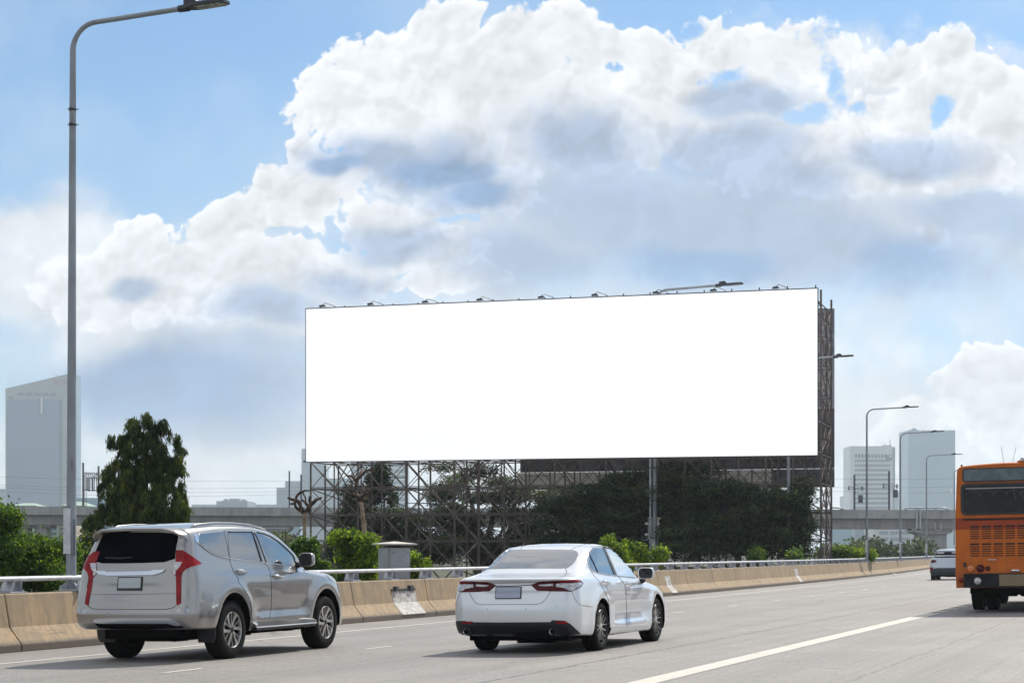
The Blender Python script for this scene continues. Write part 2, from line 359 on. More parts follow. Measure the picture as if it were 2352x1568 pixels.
def pole_fn(g, b):
    v = objco(g); st = g.noise(g.vm('MULTIPLY', v, (1, 1, 0.10)), 16, 5, 0.65)
    c = g.mix(g.ramp(g.noise(v, 1.2, 3), 0.3, 0.7), (0.30, 0.33, 0.37, 1), (0.215, 0.235, 0.26, 1))
    c = g.mix(g.m('MULTIPLY', g.ramp(st, 0.56, 0.70), 0.8), c, (0.13, 0.085, 0.06, 1)); g.link(c, b.inputs['Base Color'])
M_pole = mat('weathered_pole_steel', (0.3, 0.32, 0.36), 0.5, 0.2, fn=pole_fn)
M_darkmetal = mat('dark_metal', (0.045, 0.047, 0.055), 0.5, 0.3)
M_plate = mat('pale_plate', (0.62, 0.64, 0.66), 0.5, fn=mottled((0.66, 0.68, 0.7), (0.5, 0.51, 0.53), 6))
M_black = mat('black_plastic', (0.012, 0.012, 0.014), 0.45)
M_under = mat('underbody_black', (0.003, 0.003, 0.0035), 0.95, spec=0.1)
def rust_fn(g, b):
    v = objco(g); c = g.mix(g.ramp(g.noise(v, 5, 4, 0.65), 0.35, 0.65), (0.060, 0.054, 0.060, 1), (0.115, 0.088, 0.075, 1)); g.link(c, b.inputs['Base Color'])
M_truss = mat('weathered_truss_steel', (0.13, 0.11, 0.11), 0.75, fn=rust_fn)
M_earth = mat('verge_earth', (0.1, 0.09, 0.06), 0.95, fn=mottled((0.035, 0.05, 0.02), (0.07, 0.07, 0.035), 0.6))
def conc(name, a, c2, sc=1.0):
    def fn(g, b):
        v = objco(g); st = g.noise(g.vm('MULTIPLY', v, (1, 1, 0.2)), 1.1*sc, 6, 0.65)
        c = g.mix(g.ramp(st, 0.35, 0.66), tuple(a)+(1,), tuple(c2)+(1,))
        c = g.mix(g.m('MULTIPLY', g.ramp(g.noise(v, 0.12*sc, 3), 0.4, 0.7), 0.3), c, tuple(x*0.8 for x in c2)+(1,))
        g.link(c, b.inputs['Base Color'])
    return mat(name, a, 0.85, fn=fn)
M_via = conc('viaduct_concrete', (0.40, 0.40, 0.40), (0.29, 0.29, 0.295))
M_via2 = conc('viaduct_shaded_concrete', (0.31, 0.30, 0.30), (0.235, 0.225, 0.225))  # darker copy of the viaduct concrete; the girder's shade put into the colour

# ------------------------------------------------------------------ ground, road, markings
mb = MB(); mb.add([(-5000, -300, -1.3), (5000, -300, -1.3), (5000, 9000, -1.3), (-5000, 9000, -1.3)], [(0, 1, 2, 3)])
tag(mb.build('ground', M_earth), kind='structure')
ts = list(np.arange(-14, 60, 2.0))+list(np.arange(60, 300, 5.0))+list(np.arange(300, 700, 20.0))
def ribbon(s0, s1, tl, z, ns=1):
    m = MB(); vs = []
    for t in tl:
        for k in range(ns+1): vs.append(R(s0+(s1-s0)*k/ns, t, z))
    fs = [(i*(ns+1)+k, i*(ns+1)+k+1, (i+1)*(ns+1)+k+1, (i+1)*(ns+1)+k) for i in range(len(tl)-1) for k in range(ns)]
    return m.add(vs, fs)
road = ribbon(-16.75, 16.0, ts, 0.0, 6)
tag(road.build('road', M_asphalt), kind='structure')
def marking(m, s0, s1, t0, t1, z=0.004):
    tl = list(np.arange(t0, t1, 2.5))+[t1] if t1-t0 > 2.5 else [t0, t1]
    r = ribbon(s0, s1, tl, z); m.add(r.v, r.f)
mk = MB(); marking(mk, -14.60, -14.47, -14, 400); tag(mk.build('edge_line', M_paint), kind='structure')
mk = MB(); marking(mk, -5.36, -5.06, -14, 40.3)
for k in range(14): marking(mk, -5.36, -5.06, 41.1+k*1.9, 42.1+k*1.9)
tag(mk.build('lane_line', M_paint), kind='structure')
mk = MB()
for k in range(-4, 40): marking(mk, -11.29, -11.19, 18.6+k*5.6, 19.5+k*5.6)
tag(mk.build('lane_dashes', M_paint), kind='structure')

# ------------------------------------------------------------------ concrete barrier, segment by segment
BH = 0.86
BPROF = [(0.0, 0.0), (0.0, 0.11), (-0.21, 0.36), (-0.30, BH-0.02), (-0.32, BH), (-0.58, BH), (-0.60, BH-0.02), (-0.66, 0.3), (-0.75, -0.4)]
S_B = -16.32; ZB = road_z(S_B)
def bpoint(ps, pz, t): return R(S_B+ps, t, ZB+pz, rel=False)
def bseg(t0, t1, chip=0):
    m = MB(); gap = 0.014; tl = np.linspace(t0+gap, t1-gap, 5)
    n = len(BPROF); vs = [bpoint(p[0], p[1], t) for t in tl for p in BPROF]
    fs = [(i*n+k, i*n+(k+1) % n, (i+1)*n+(k+1) % n, (i+1)*n+k) for i in range(4) for k in range(n)]
    fs += [tuple(range(n)), tuple(range(4*n, 5*n))[::-1]]
    m.add(vs, fs)
    # dark joint filler, set back from the faces
    return m
BARR_LABEL = {
 19: 'tan concrete barrier segment at the left edge of the photo', 23: 'tan concrete barrier segment under the near tall street lamp',
 27: 'tan concrete barrier segment behind the rear wheel of the silver suv', 31: 'tan concrete barrier segment hidden behind the silver suv doors',
 35: 'tan concrete barrier segment in front of the grey cabinet, with a pale repair patch', 39: 'tan concrete barrier segment between the patched one and the white sedan',
 43: 'tan concrete barrier segment behind the boot of the white sedan', 59: 'tan concrete barrier segment just beyond the white sedan mirror, with a pale repair strip',
 83: 'tan concrete barrier segment far along the bend with a pale narrow repair strip'}
for t0 in range(11, 287, 4):
    if t0 in (47, 51): lab = 'tan concrete barrier segment behind the white sedan cabin'
    else: lab = BARR_LABEL.get(t0, 'tan concrete barrier segment in the far unpatched run behind the rail')
    o = bseg(t0, t0+4).build('concrete_barrier', M_barrier, bevel=0.012)
    tag(o, lab, 'barrier', 'barrier segments along the road edge')
    cuts = {35: [(36.95, 38.35, 0.1, 0.62)], 59: [(59.9, 60.7, 0.1, 0.66)], 83: [(84.2, 85.1, 0.1, 0.7)], 23: [(25.3, 25.42, 0.35, 0.8)], 27: [(27.3, 27.9, 0.1, 0.5)]}.get(t0, [])
    for (a, b, z0, z1) in cuts:
        m = MB(); pr = [(0.0, 0.11), (-0.21, 0.36), (-0.30, BH-0.02)]
        def on(z): 
            for (p, q) in zip(pr, pr[1:]):
                if z <= q[1]: return p[0]+(q[0]-p[0])*(z-p[1])/(q[1]-p[1])
            return pr[-1][0]
        zl = sorted(set([z0]+[z for z in (0.11, 0.36) if z0 < z < z1]+[z1])); vs = []
        for z in zl:
            for j, t in enumerate((a, b)):
                jit = 0.06*math.sin(z*23+j*2); q = bpoint(on(z)+0.006, z, t+jit+(z1-z)*0.12); vs.append(q); vs.append(bpoint(on(z)-0.03, z, t+jit+(z1-z)*0.12))
        for i in range(len(zl)-1):
            k = i*4; m.add(vs, [(k, k+2, k+6, k+4), (k+1, k+5, k+7, k+3), (k, k+4, k+5, k+1), (k+2, k+3, k+7, k+6)])
        pt = m.build('repair_patch', M_patch, o)
    if t0 == 35:
        m = MB(); m.bar(bpoint(-0.255, 0.64, 37.0), bpoint(-0.255, 0.64, 38.3), 0.05, 0.05); m.bar(bpoint(-0.25, 0.67, 37.15), bpoint(-0.25, 0.67, 37.3), 0.1, 0.1); m.bar(bpoint(-0.25, 0.67, 37.95), bpoint(-0.25, 0.67, 38.15), 0.1, 0.12)
        m.build('exposed_edge', M_darkmetal, o)

# ------------------------------------------------------------------ rail on top of the barrier
rail = thing('guard_rail', 'long pale grey metal rail on tapered brackets on top of the concrete barrier', 'guard rail', bpoint(-0.45, BH, 23.4))
rl = Vector(rail.location)
m = MB(); tl = list(np.arange(12, 60, 1.0))+list(np.arange(60, 285, 3.0)); n = 10
RC = (-0.42, 1.075)
vs = []; 
for t in tl:
    for k in range(n):
        a = 2*math.pi*k/n; vs.append(bpoint(RC[0]+0.085*math.cos(a), RC[1]+0.042*math.sin(a), t)-rl)
fs = [(i*n+k, i*n+(k+1) % n, (i+1)*n+(k+1) % n, (i+1)*n+k) for i in range(len(tl)-1) for k in range(n)]
m.add(vs, fs).build('rail_beam', M_railp, rail, smooth=True)
def bracket():
    m = MB()
    # side web: trapezoid wide at the foot, along the travel direction
    m.prism([(-0.23, 0.0), (0.20, 0.0), (0.20, 0.03), (0.115, 0.03), (0.085, 0.20), (-0.10, 0.20), (-0.205, 0.03), (-0.23, 0.03)][:8], lambda x, z: (x, -0.012, z), lambda x, z: (x, 0.012, z))
    m.prism([(-0.205, 0.03), (-0.10, 0.20), (-0.08, 0.20), (-0.185, 0.03)], lambda x, z: (x, -0.10, z), lambda x, z: (x, 0.10, z))
    m.box((0.0, 0, 0.012), (0.42, 0.22, 0.02)); m.box((0.10, 0.0, 0.12), (0.012, 0.18, 0.17))
    m.box((0.14, -0.07, 0.035), (0.03, 0.03, 0.03)); m.box((0.14, 0.07, 0.035), (0.03, 0.03, 0.03))
    return m
br0 = None; kpost = 0; SHOWN = []
for t in np.arange(13.4, 283, 2.0):
    near = kpost < 96
    p = bpoint(-0.44, BH, t); p2 = bpoint(-0.44, BH, t+0.5); ang = math.atan2(p2.y-p.y, p2.x-p.x)
    if near:
        if br0 is None:
            br0 = bracket().build('rail_bracket', M_galv, rail, bevel=0.004); b_ = br0
        else:
            b_ = br0.copy(); COL.objects.link(b_); b_.parent = rail
        b_.location = p-rl; b_.rotation_euler = (0, 0, ang)
    else:
        SHOWN.append((p-rl, ang))
    kpost += 1
m = MB(); q = bracket()
for p, a in SHOWN:
    Mr = Matrix.Rotation(a, 3, 'Z'); m.add([Mr @ Vector(v)+p for v in q.v], q.f)
tag(m.build('far_brackets', M_galv, rail), kind='stuff')

# ------------------------------------------------------------------ street lamps
def street_lamp(base, h, arm, r0, r1, label, scale=1.0, arm_dir=None, lean=0.0, name='street_lamp', rise=0.10, group='street lamps along the barrier', detail=True, plates=True, basew=True):
    t = thing(name, label, 'street lamp', base, group=group)
    ad = arm_dir if arm_dir is not None else Vector((CT, -ST, 0))
    bend = 0.42*scale; pts = []; N = 10
    zt = h-bend
    for k in range(N+1): pts.append(Vector((lean*k/N, 0, zt*k/N)))
    slope = math.atan(rise*1.7)
    a1 = math.pi/2-slope
    for k in range(1, 9):
        a = a1*k/8; pts.append(pts[N]+ad*(bend*(1-math.cos(a)))+Vector((0, 0, bend*math.sin(a))))
    e = pts[-1]; L = arm*0.72
    d = (ad*math.cos(slope)+Vector((0, 0, math.sin(slope)))).normalized()
    hs = e+d*(L-bend*0.7); pts.append(e+d*(L-bend*0.7)*0.5); pts.append(hs)
    npz = len(pts); rads = [r0+(r1-r0)*min(1, k/(N+3)) for k in range(npz)]
    mp = MB(); mp.tube(pts, rads, 16, 0); mp.build('pole', M_pole, t, smooth=True, angle=60)
    # luminaire: clamp, driver box and a flat finned head
    Hl = arm*0.30; side = ad.cross(Vector((0, 0, 1))).normalized(); up = side.cross(d).normalized()
    if up.z < 0: up = -up
    Mx = Matrix((d, side, up)).transposed()
    m = MB(); o_ = hs
    def P_(x, y, z): return o_+Mx @ Vector((x, y, z))
    w = 0.13*scale; th = 0.035*scale
    m.tube([P_(-0.06*scale, 0, 0), P_(0.12*scale, 0, 0)], [r1*1.35, r1*1.5], 10)
    out = [(0.05, -0.4), (0.16, -0.7), (0.30, -1.0), (0.86, -1.0), (1.0, -0.75), (1.0, 0.75), (0.86, 1.0), (0.30, 1.0), (0.16, 0.7), (0.05, 0.4)]
    m.prism([(x*Hl, y*w) for x, y in out], lambda x, y: P_(x, y, -th*0.6), lambda x, y: P_(x, y, th*0.9-0.02*scale*max(0, (x/Hl-0.6))))
    m.prism([(0.08*Hl, 0), (0.08*Hl, 0.075*scale), (0.30*Hl, 0.09*scale), (0.37*Hl, 0.03*scale), (0.37*Hl, 0)], lambda x, z: P_(x, -w*0.55, z+th*0.8), lambda x, z: P_(x, w*0.55, z+th*0.8))
    if detail:
        for k in range(12): m.bar(P_(Hl*(0.42+0.045*k), -w*0.85, th*0.9), P_(Hl*(0.42+0.045*k), w*0.85, th*0.9), 0.006*scale, 0.03*scale)
    lh = m.build('lamp_head', M_darkmetal, t)
    m = MB(); m.prism([(x*Hl, y*w*0.8) for x, y in [(0.34, -1), (0.9, -1), (0.96, -0.7), (0.96, 0.7), (0.9, 1), (0.34, 1)]], lambda x, y: P_(x, y, -th*0.6-0.002), lambda x, y: P_(x, y, -th*0.6-0.012*scale))
    m.build('lens', M_lens, lh)
    if basew:
        m = MB(); m.box((0, 0, 0.02*scale), (0.34*scale, 0.34*scale, 0.035*scale), rz=TH)
        for a in (-1, 1):
            for b in (-1, 1): m.tube([(a*0.13*scale, b*0.13*scale, 0.03*scale), (a*0.13*scale, b*0.13*scale, 0.10*scale)], 0.016*scale, 6)
        for k in range(4): 
            an = k*math.pi/2+math.pi/4; m.bar((math.cos(an)*0.08*scale, math.sin(an)*0.08*scale, 0.10*scale), (math.cos(an)*0.17*scale, math.sin(an)*0.17*scale, 0.04*scale), 0.012*scale, 0.08*scale)
        m.build('base_plate', M_galv, t)
    if detail:
        for z in (h*0.85, h*0.823):
            m = MB()
            m.tube([(lean*0.8, 0, z-0.02), (lean*0.8, 0, z+0.02)], r1*1.5, 10)
            for an in (0.4, 2.7, 4.4): m.bar((lean*0.8, 0, z), (lean*0.8+math.cos(an)*r1*2.5, math.sin(an)*r1*2.5, z+0.02), 0.012)
            m.build('clamp', M_darkmetal, t)
    if plates:
        z0, z1 = plates if isinstance(plates, tuple) else (h*0.066, h*0.146)
        m = MB(); m.box((-0.045*scale, -r0*1.02, (z0+z1)/2), (0.12*scale, 0.012, z1-z0), rz=-0.2)
        m.build('number_plate', M_plate, t)
        m = MB(); m.box((0.075*scale, -r0*0.6, (z0+z1)/2-0.10*scale), (0.014*scale, 0.16*scale, (z1-z0)*0.8), rz=0.4)
        m.build('side_plate', M_galv, t)
    return t
def lens_fn(g, b):
    v = objco(g); g.link(g.mix(g.ramp(g.noise(v, 14, 3), 0.4, 0.6), (0.30, 0.33, 0.34, 1), (0.12, 0.13, 0.14, 1)), b.inputs['Base Color'])
M_lens = mat('lamp_lens', (0.3, 0.3, 0.3), 0.2, fn=lens_fn)
nb = bpoint(-0.45, BH, 24.95)
L1 = street_lamp(nb, 9.04, 2.62, 0.083, 0.040, 'tall near grey street lamp at the left edge, standing behind the silver suv', lean=0.03, rise=0.02)
def pole_at(u, vtop, t, label, arm=2.85):
    b = bpoint(-0.45, BH, t); Y = b.y; h = CAMZ+(HZ-vtop)/F*Y-b.z
    b.x = (u-CXP)/F*Y
    return street_lamp(b, h, arm, 0.085, 0.040, label, detail=False, rise=0.02)
pole_at(1991, 940, 108.6, 'tallest street lamp right of the billboard, in front of the pale office tower')
pole_at(2068, 995, 131, 'second street lamp right of the billboard, in front of the pale glass tower', 2.9)
pole_at(2128, 1046, 162, 'third street lamp right of the billboard, between the glass tower and the orange bus', 2.9)
pole_at(2192, 1079, 197, 'farthest street lamp, half hidden at the left edge of the orange bus', 2.9)

for i, (u, v, sz, lab) in enumerate(((2053, 1318, .32, 'crumpled white rag lying at the foot of the far barrier'), (1980, 1323.5, .16, 'small white scrap on the road beside the far barrier'), (2086, 1314.5, .14, 'tiny white scrap by the barrier beyond the rag'))):
    Yl = CAMZ*F/(v-HZ); p = at(u, v, Yl); m = MB(); rl_ = random.Random(i)
    m.lathe([(0.001, sz*.34), (sz*.28, sz*.28), (sz*.45, sz*.12), (sz*.5, 0.0)], 9, 'Z', mi=0); m.v = [(a*(1+rl_.uniform(-.3, .5)), b*(1+rl_.uniform(-.4, .3)), c*(1+rl_.uniform(-.4, .4))) for a, b, c in m.v]
    o = m.build('litter', mat('litter_white', (0.7, 0.7, 0.68), 0.8), smooth=True); p.z = road_z(p.x*CT-p.y*ST)+0.002; o.location = p; tag(o, lab, 'litter', 'litter along the barrier')
from mathutils import noise as mnoise
# ------------------------------------------------------------------ foliage tools
def leaf_mat(name, col, trans=0.35, var=0.25):
    m = bpy.data.materials.new(name); m.use_nodes = True; g = NG(m.node_tree)
    v = objco(g); n = g.ramp(g.noise(v, 1.3, 4, 0.6), 0.3, 0.7)
    c = g.mix(n, tuple(x*(1-var) for x in col)+(1,), tuple(min(1, x*(1+var)) for x in col)+(1,))
    b = g.n('ShaderNodeBsdfPrincipled'); g.link(c, b.inputs['Base Color']); b.inputs['Roughness'].default_value = 0.55; b.inputs['Specular IOR Level'].default_value = 0.3
    t = g.n('ShaderNodeBsdfTranslucent'); g.link(g.mix(1.0, c, (1.35, 1.25, 0.55, 1), blend='MULTIPLY'), t.inputs[0])
    mx = g.n('ShaderNodeMixShader'); mx.inputs[0].default_value = trans
    o = g.n('ShaderNodeOutputMaterial'); g.link(b.outputs[0], mx.inputs[1]); g.link(t.outputs[0], mx.inputs[2]); g.link(mx.outputs[0], o.inputs[0])
    return m
def unit(a): return a/np.maximum(np.linalg.norm(a, axis=1, keepdims=True), 1e-9)
def leaf_quads(c, d, s, w, L):
    """diamond leaves: centre c, long direction d, side s, widths w and lengths L (arrays)"""
    L = L[:, None]; w = w[:, None]; nrm = unit(np.cross(d, s))
    a = c-d*L*0.5; b = c+s*w*0.5+nrm*w*0.12-d*L*0.05; e = c+d*L*0.5-nrm*w*0.1; f = c-s*w*0.5+nrm*w*0.12-d*L*0.05
    v = np.stack([a, b, e, f], 1).reshape(-1, 3); k = np.arange(len(c))*4
    return v, np.stack([k, k+1, k+2, k+3], 1)
def scatter(lobes, n, shell=0.55, seed=1):
    """clump centres through a set of ellipsoid lobes (x, y, z, rx, ry, rz), denser to the outside"""
    r = np.random.default_rng(seed); lob = np.array(lobes, float); vol = lob[:, 3]*lob[:, 4]*lob[:, 5]
    wgt = vol**0.75; idx = r.choice(len(lob), n, p=wgt/wgt.sum()); d = unit(r.normal(size=(n, 3)))
    rad = np.where(r.random(n) < shell, r.uniform(0.78, 1.05, n), r.random(n)**0.5*0.85)
    return lob[idx, :3]+d*lob[idx, 3:]*rad[:, None], d, idx
def foliage(name, parent, mats, lobes, n, per, leafL, leafW, clump, droop=0.0, flatn=0.0, seed=1, shell=0.6, origin=(0, 0, 0), lift=0.0):
    r = np.random.default_rng(seed+100); c, d, idx = scatter(lobes, n, shell, seed)
    cc = np.repeat(c, per, 0)+r.normal(size=(n*per, 3))*np.array([clump, clump, clump*(0.45 if flatn else 1)])
    N = len(cc); dirs = unit(r.normal(size=(N, 3))+np.repeat(d, per, 0)*0.6+np.array([0, 0, -droop+lift]))
    if flatn: dirs[:, 2] *= (1-flatn); dirs = unit(dirs)
    up = np.array([0, 0, 1.0])+r.normal(size=(N, 3))*(0.35 if flatn else 1.2)
    s = unit(np.cross(dirs, up)); L = leafL*r.uniform(0.6, 1.35, N); w = leafW*r.uniform(0.7, 1.3, N)
    v, f = leaf_quads(cc-np.array(origin), dirs, s, w, L)
    tone = r.normal(size=n)*0.45+(r.normal(size=len(lobes))*0.45)[idx]; mi = np.clip(np.digitize(np.repeat(tone, per)+r.normal(size=N)*0.45, [-0.35, 0.45]), 0, len(mats)-1)
    return np_obj(name, v, f, mats, parent, False, mi)
def px_lobes(L, extra=0, seed=3, jit=1.0):
    """lobes given as (u, v, ru, rv, Y, depth radius)"""
    out = []
    for (u, v, ru, rv, Y, ry) in L:
        p = at(u, v, Y); out.append((p.x, p.y, p.z, ru/F*Y, ry, rv/F*Y))
    return out
LM_dark = [leaf_mat('leaf_rain_tree_dark', (0.018, 0.036, 0.024), 0.2), leaf_mat('leaf_rain_tree', (0.034, 0.066, 0.034), 0.25), leaf_mat('leaf_rain_tree_light', (0.095, 0.135, 0.052), 0.35)]
LM_mast = [leaf_mat('leaf_mast_dark', (0.026, 0.048, 0.016), 0.3), leaf_mat('leaf_mast', (0.065, 0.105, 0.028), 0.4), leaf_mat('leaf_mast_light', (0.15, 0.19, 0.038), 0.45)]
LM_bush = [leaf_mat('leaf_bush_dark', (0.035, 0.085, 0.025), 0.35), leaf_mat('leaf_bush', (0.08, 0.165, 0.035), 0.5), leaf_mat('leaf_bush_light', (0.20, 0.31, 0.055), 0.58)]
LM_vine = [leaf_mat('leaf_vine_dark', (0.06, 0.12, 0.018), 0.4), leaf_mat('leaf_vine', (0.15, 0.25, 0.028), 0.55), leaf_mat('leaf_vine_light', (0.30, 0.42, 0.05), 0.62)]
LM_far = [leaf_mat('leaf_far_dark', (0.035, 0.06, 0.03), 0.2), leaf_mat('leaf_far', (0.06, 0.09, 0.04), 0.25), leaf_mat('leaf_far_light', (0.10, 0.13, 0.05), 0.3)]
M_bark = mat('bark', (0.1, 0.08, 0.06), 0.9, fn=mottled((0.07, 0.055, 0.042), (0.15, 0.12, 0.09), 6, bmp=0.5, bscale=20))
M_barkp = mat('bare_pale_bark', (0.3, 0.22, 0.15), 0.85, fn=mottled((0.34, 0.255, 0.175), (0.20, 0.145, 0.10), 5, bmp=0.4, bscale=25))
M_barkd = mat('dead_branch_bark', (0.08, 0.055, 0.045), 0.9, fn=mottled((0.055, 0.036, 0.03), (0.22, 0.17, 0.125), 7, lo=0.45, hi=0.72, bmp=0.6, bscale=25))
def trunk_limbs(parent, base, tops, r0, seed=0, name='trunk', m=None, split=0.45):
    r = random.Random(seed); mb = MB(); base = Vector(base)
    for tp in tops:
        tp = Vector(tp); n = 7; pts = []
        for k in range(n+1):
            f = k/n; p = base.lerp(tp, f); fx = f**1.6
            p = Vector((base.x+(tp.x-base.x)*fx, base.y+(tp.y-base.y)*fx, base.z+(tp.z-base.z)*f))
            if 0 < k < n: p += Vector((r.uniform(-1, 1), r.uniform(-1, 1), 0))*0.03*(tp-base).length*0.5
            pts.append(p)
        mb.tube(pts, [r0*(1-0.85*k/n) for k in range(n+1)], 8)
    return mb.build(name, m or M_bark, parent, smooth=True)

# ------------------------------------------------------------------ viaduct
YV = 300.0
vt = thing('viaduct', 'long grey concrete viaduct crossing behind the trees and the billboard', 'viaduct', (0, YV, 0))
def vz(u, vl, vr): v = vl+(vr-vl)*u/2196; return CAMZ+(HZ-v)/F*YV
def vx(u): return (u-CXP)/F*YV
m = MB(); u0, u1 = -3300, 4400
def slab(m, ua, ub, top, bot, y0, y1, mi=0):
    za, zb = vz(ua, *top), vz(ub, *top); wa, wb = vz(ua, *bot), vz(ub, *bot)
    xa, xb = vx(ua), vx(ub); vs = [(xa, y0, wa), (xb, y0, wb), (xb, y0, zb), (xa, y0, za), (xa, y1, wa), (xb, y1, wb), (xb, y1, zb), (xa, y1, za)]
    m.add(vs, [(0,1,2,3),(7,6,5,4),(3,2,6,7),(0,4,5,1),(0,3,7,4),(1,5,6,2)], mi)
TOPV = (1162.2, 1170.8); LEDG = (1181, 1190.6); BOTV = (1204.5, 1214.6)
k = 0
for ua in range(-3280, 4300, 170):
    slab(m, ua+0.6, ua+169.4, TOPV, (LEDG[0]+0.2, LEDG[1]+0.2), -0.3, 0.1)
m.build('parapet', M_via, vt)
m = MB(); slab(m, u0, u1, (LEDG[0]-0.3, LEDG[1]-0.3), (LEDG[0]+1.2, LEDG[1]+1.2), 0.12, 9.0); slab(m, u0, u1, (LEDG[0]+1.2, LEDG[1]+1.2), BOTV, 0.5, 6.5)
m.build('deck_girder', M_via2, vt)
def pier(ua, ub, capa, capb, vcap):
    m = MB(); zt = vz((ua+ub)/2, *BOTV)+0.0; zc = CAMZ+(HZ-vcap)/F*YV
    m.box(((vx(ua)+vx(ub))/2, 3, (zc-1.4)/2), (vx(ub)-vx(ua), 3.0, zc+1.4))
    m.prism([(vx(capa), zt-0.003), (vx(capb), zt-0.003), (vx(capb), zt-0.5), (vx(ub), zc), (vx(ua), zc), (vx(capa), zt-0.5)], lambda x, z: (x, 1.0, z), lambda x, z: (x, 5.5, z))
    m.box(((vx(ua)+vx(ub))/2, 1.44, 0.9), ((vx(ub)-vx(ua))*0.5, 0.1, 3.4))
    return m.build('pier', M_via, vt, bevel=0.05)
pier(2113, 2180, 2100, 2192, 1226); pier(26, 58, 12, 72, 1212); pier(74, 102, 66, 112, 1210); pier(610, 655, 600, 665, 1222); pier(1180, 1240, 1170, 1250, 1222); pier(-420, -370, -435, -355, 1222); pier(1650, 1700, 1640, 1710, 1222); 
for up in (-960, -1500, -2040, -2580, 3300, 3860): pier(up, up+60, up-14, up+74, 1222)
pier(2720, 2790, 2710, 2800, 1222)
m = MB()
def vp(u, v, dy=-0.5): return Vector((vx(u), YV+dy, CAMZ+(HZ-v)/F*YV))-Vector((0, YV, 0))
for (ua, ub) in ((1903, 1936), (2077, 2150), (2110, 2176)): m.tube([vp(ua, 1170), vp(ua+3, 1167), vp(ua+8, 1165.6), vp(ub-12, 1165.6), vp(ub-5, 1167), vp(ub, 1170)], 0.14, 8)
m.build('curved_pipe', M_galv, vt, smooth=True)
for pl, rr0 in (([(2104, 1168), (2104, 1214)], .16), ([(2112, 1168), (2112, 1214)], .16), ([(2078, 1214), (2080, 1220), (2093, 1220), (2095, 1214)], .13), ([(2100, 1214), (2102, 1220), (2115, 1220), (2117, 1214)], .13), ([(530, 1212), (660, 1213)], .13), ([(2146, 1200), (2146, 1217), (2160, 1217), (2160, 1203)], .1)):
    m = MB(); m.tube([vp(*q) for q in pl], rr0, 8); m.build('drain_pipe', M_galv, vt)
# masts, gantry and wires on top of the viaduct
def mast(u, vtop, lab, arms=True, w=0.28):
    vb = TOPV[0]+(TOPV[1]-TOPV[0])*u/2196; b = at(u, vb+2, YV+1.0); h = (vb+2-vtop)/F*(YV+1)
    t = thing('overhead_line_mast', lab, 'mast', b, group='masts on top of the viaduct'); m = MB(); m.bar((0, 0, 0), (0, 0, h), w, w); m.build('post', M_darkmast, t)
    if arms:
        m = MB(); z = h*0.6
        m.bar((-1.1, 0, z), (1.6, 0, z+0.15), 0.09); m.bar((-0.9, 0, z+0.5), (0, 0, z+0.2), 0.07); m.bar((0, 0, z+0.6), (1.5, 0, z+0.2), 0.06); m.bar((0, 0, z-0.6), (1.3, 0, z), 0.06)
        m.tube([(1.3, 0, z-0.3), (1.3, 0, z+0.5)], 0.11, 6); m.tube([(-0.9, 0, z-0.2), (-0.9, 0, z+0.5)], 0.1, 6)
        m.build('bracket_arm', M_darkmast, t)
    return t
M_darkmast = mat('mast_steel', (0.07, 0.075, 0.10), 0.6, 0.2)
t = mast(1962.4, 1090, 'dark overhead line mast on the viaduct, left one in front of the pale office tower'); m = MB(); m.box((1.0, 0, 1.9), (0.7, 0.5, 1.3)); m.build('equipment_box', M_darkmast, t)
t = mast(2042, 1081.5, 'dark overhead line mast on the viaduct, right one in front of the pale office tower'); m = MB(); m.box((1.05, 0, 2.8), (0.7, 0.5, 1.3)); m.build('equipment_box', M_darkmast, t)
mast(664.6, 1081, 'thin dark mast on the viaduct, left one beside the billboard left edge', False, 0.22); mast(691.8, 1089, 'thin dark mast on the viaduct, right one beside the billboard left edge', False, 0.26)
gb = at(191, 1164, YV+1); gt = thing('signal_gantry', 'dark steel gantry with two masts on the viaduct beside the near lamp post', 'gantry', gb)
def gp(u, v): return at(u, v, YV+1)-gb
for (u, v) in ((191, 1062), (226.4, 1069.8)): m = MB(); m.bar(gp(u, 1165), gp(u, v), 0.26, 0.26); m.build('mast', M_darkmast, gt)
m = MB(); m.bar(gp(190, 1086), gp(228, 1088), 0.12); m.bar(gp(190, 1096), gp(228, 1098), 0.12)
for k in range(8): m.bar(gp(191+k*5, 1086), gp(191+(k+1)*5 if k < 7 else 228, 1097), 0.08)
for k in range(9): m.bar(gp(191+k*4.4, 1083), gp(191+k*4.4, 1098), 0.08)
m.build('cross_beam', M_darkmast, gt)
m = MB()
for u, v in ((196, 1124), (200, 1126), (204.5, 1128), (209, 1122), (213, 1128), (217, 1126), (222, 1122)): m.bar(gp(u, 1098), gp(u, v), 0.22 if u in (200, 204.5, 213) else 0.1)
m.bar(gp(194, 1124), gp(223, 1126), 0.14); m.bar(gp(194, 1098), gp(194, 1160), 0.05); m.bar(gp(199, 1124), gp(199, 1160), 0.05)
for k in range(9): m.bar(gp(194, 1126+k*4), gp(199, 1126+k*4), 0.05)
m.build('hanging_frame', M_darkmast, gt)
def wire(va, vb, sag, u0, u1, Y, lab, r=0.02):
    m = MB(); a, b = at(u0, va, Y), at(u1, vb, Y); pts = [a.lerp(b, k/24)-Vector((0, 0, sag*4*(k/24)*(1-k/24))) for k in range(25)]
    m.tube(pts, r, 4); tag(m.build('overhead_wire', M_darkmast), lab, 'wire', 'wires strung above the viaduct')
for i, (va, vb) in enumerate(((1092, 1104), (1111, 1118), (1115, 1127), (1124, 1133))):
    wire(va, vb, 0.35+0.12*i, -60, 700, YV+2, 'thin wire strung above the viaduct left of the billboard')
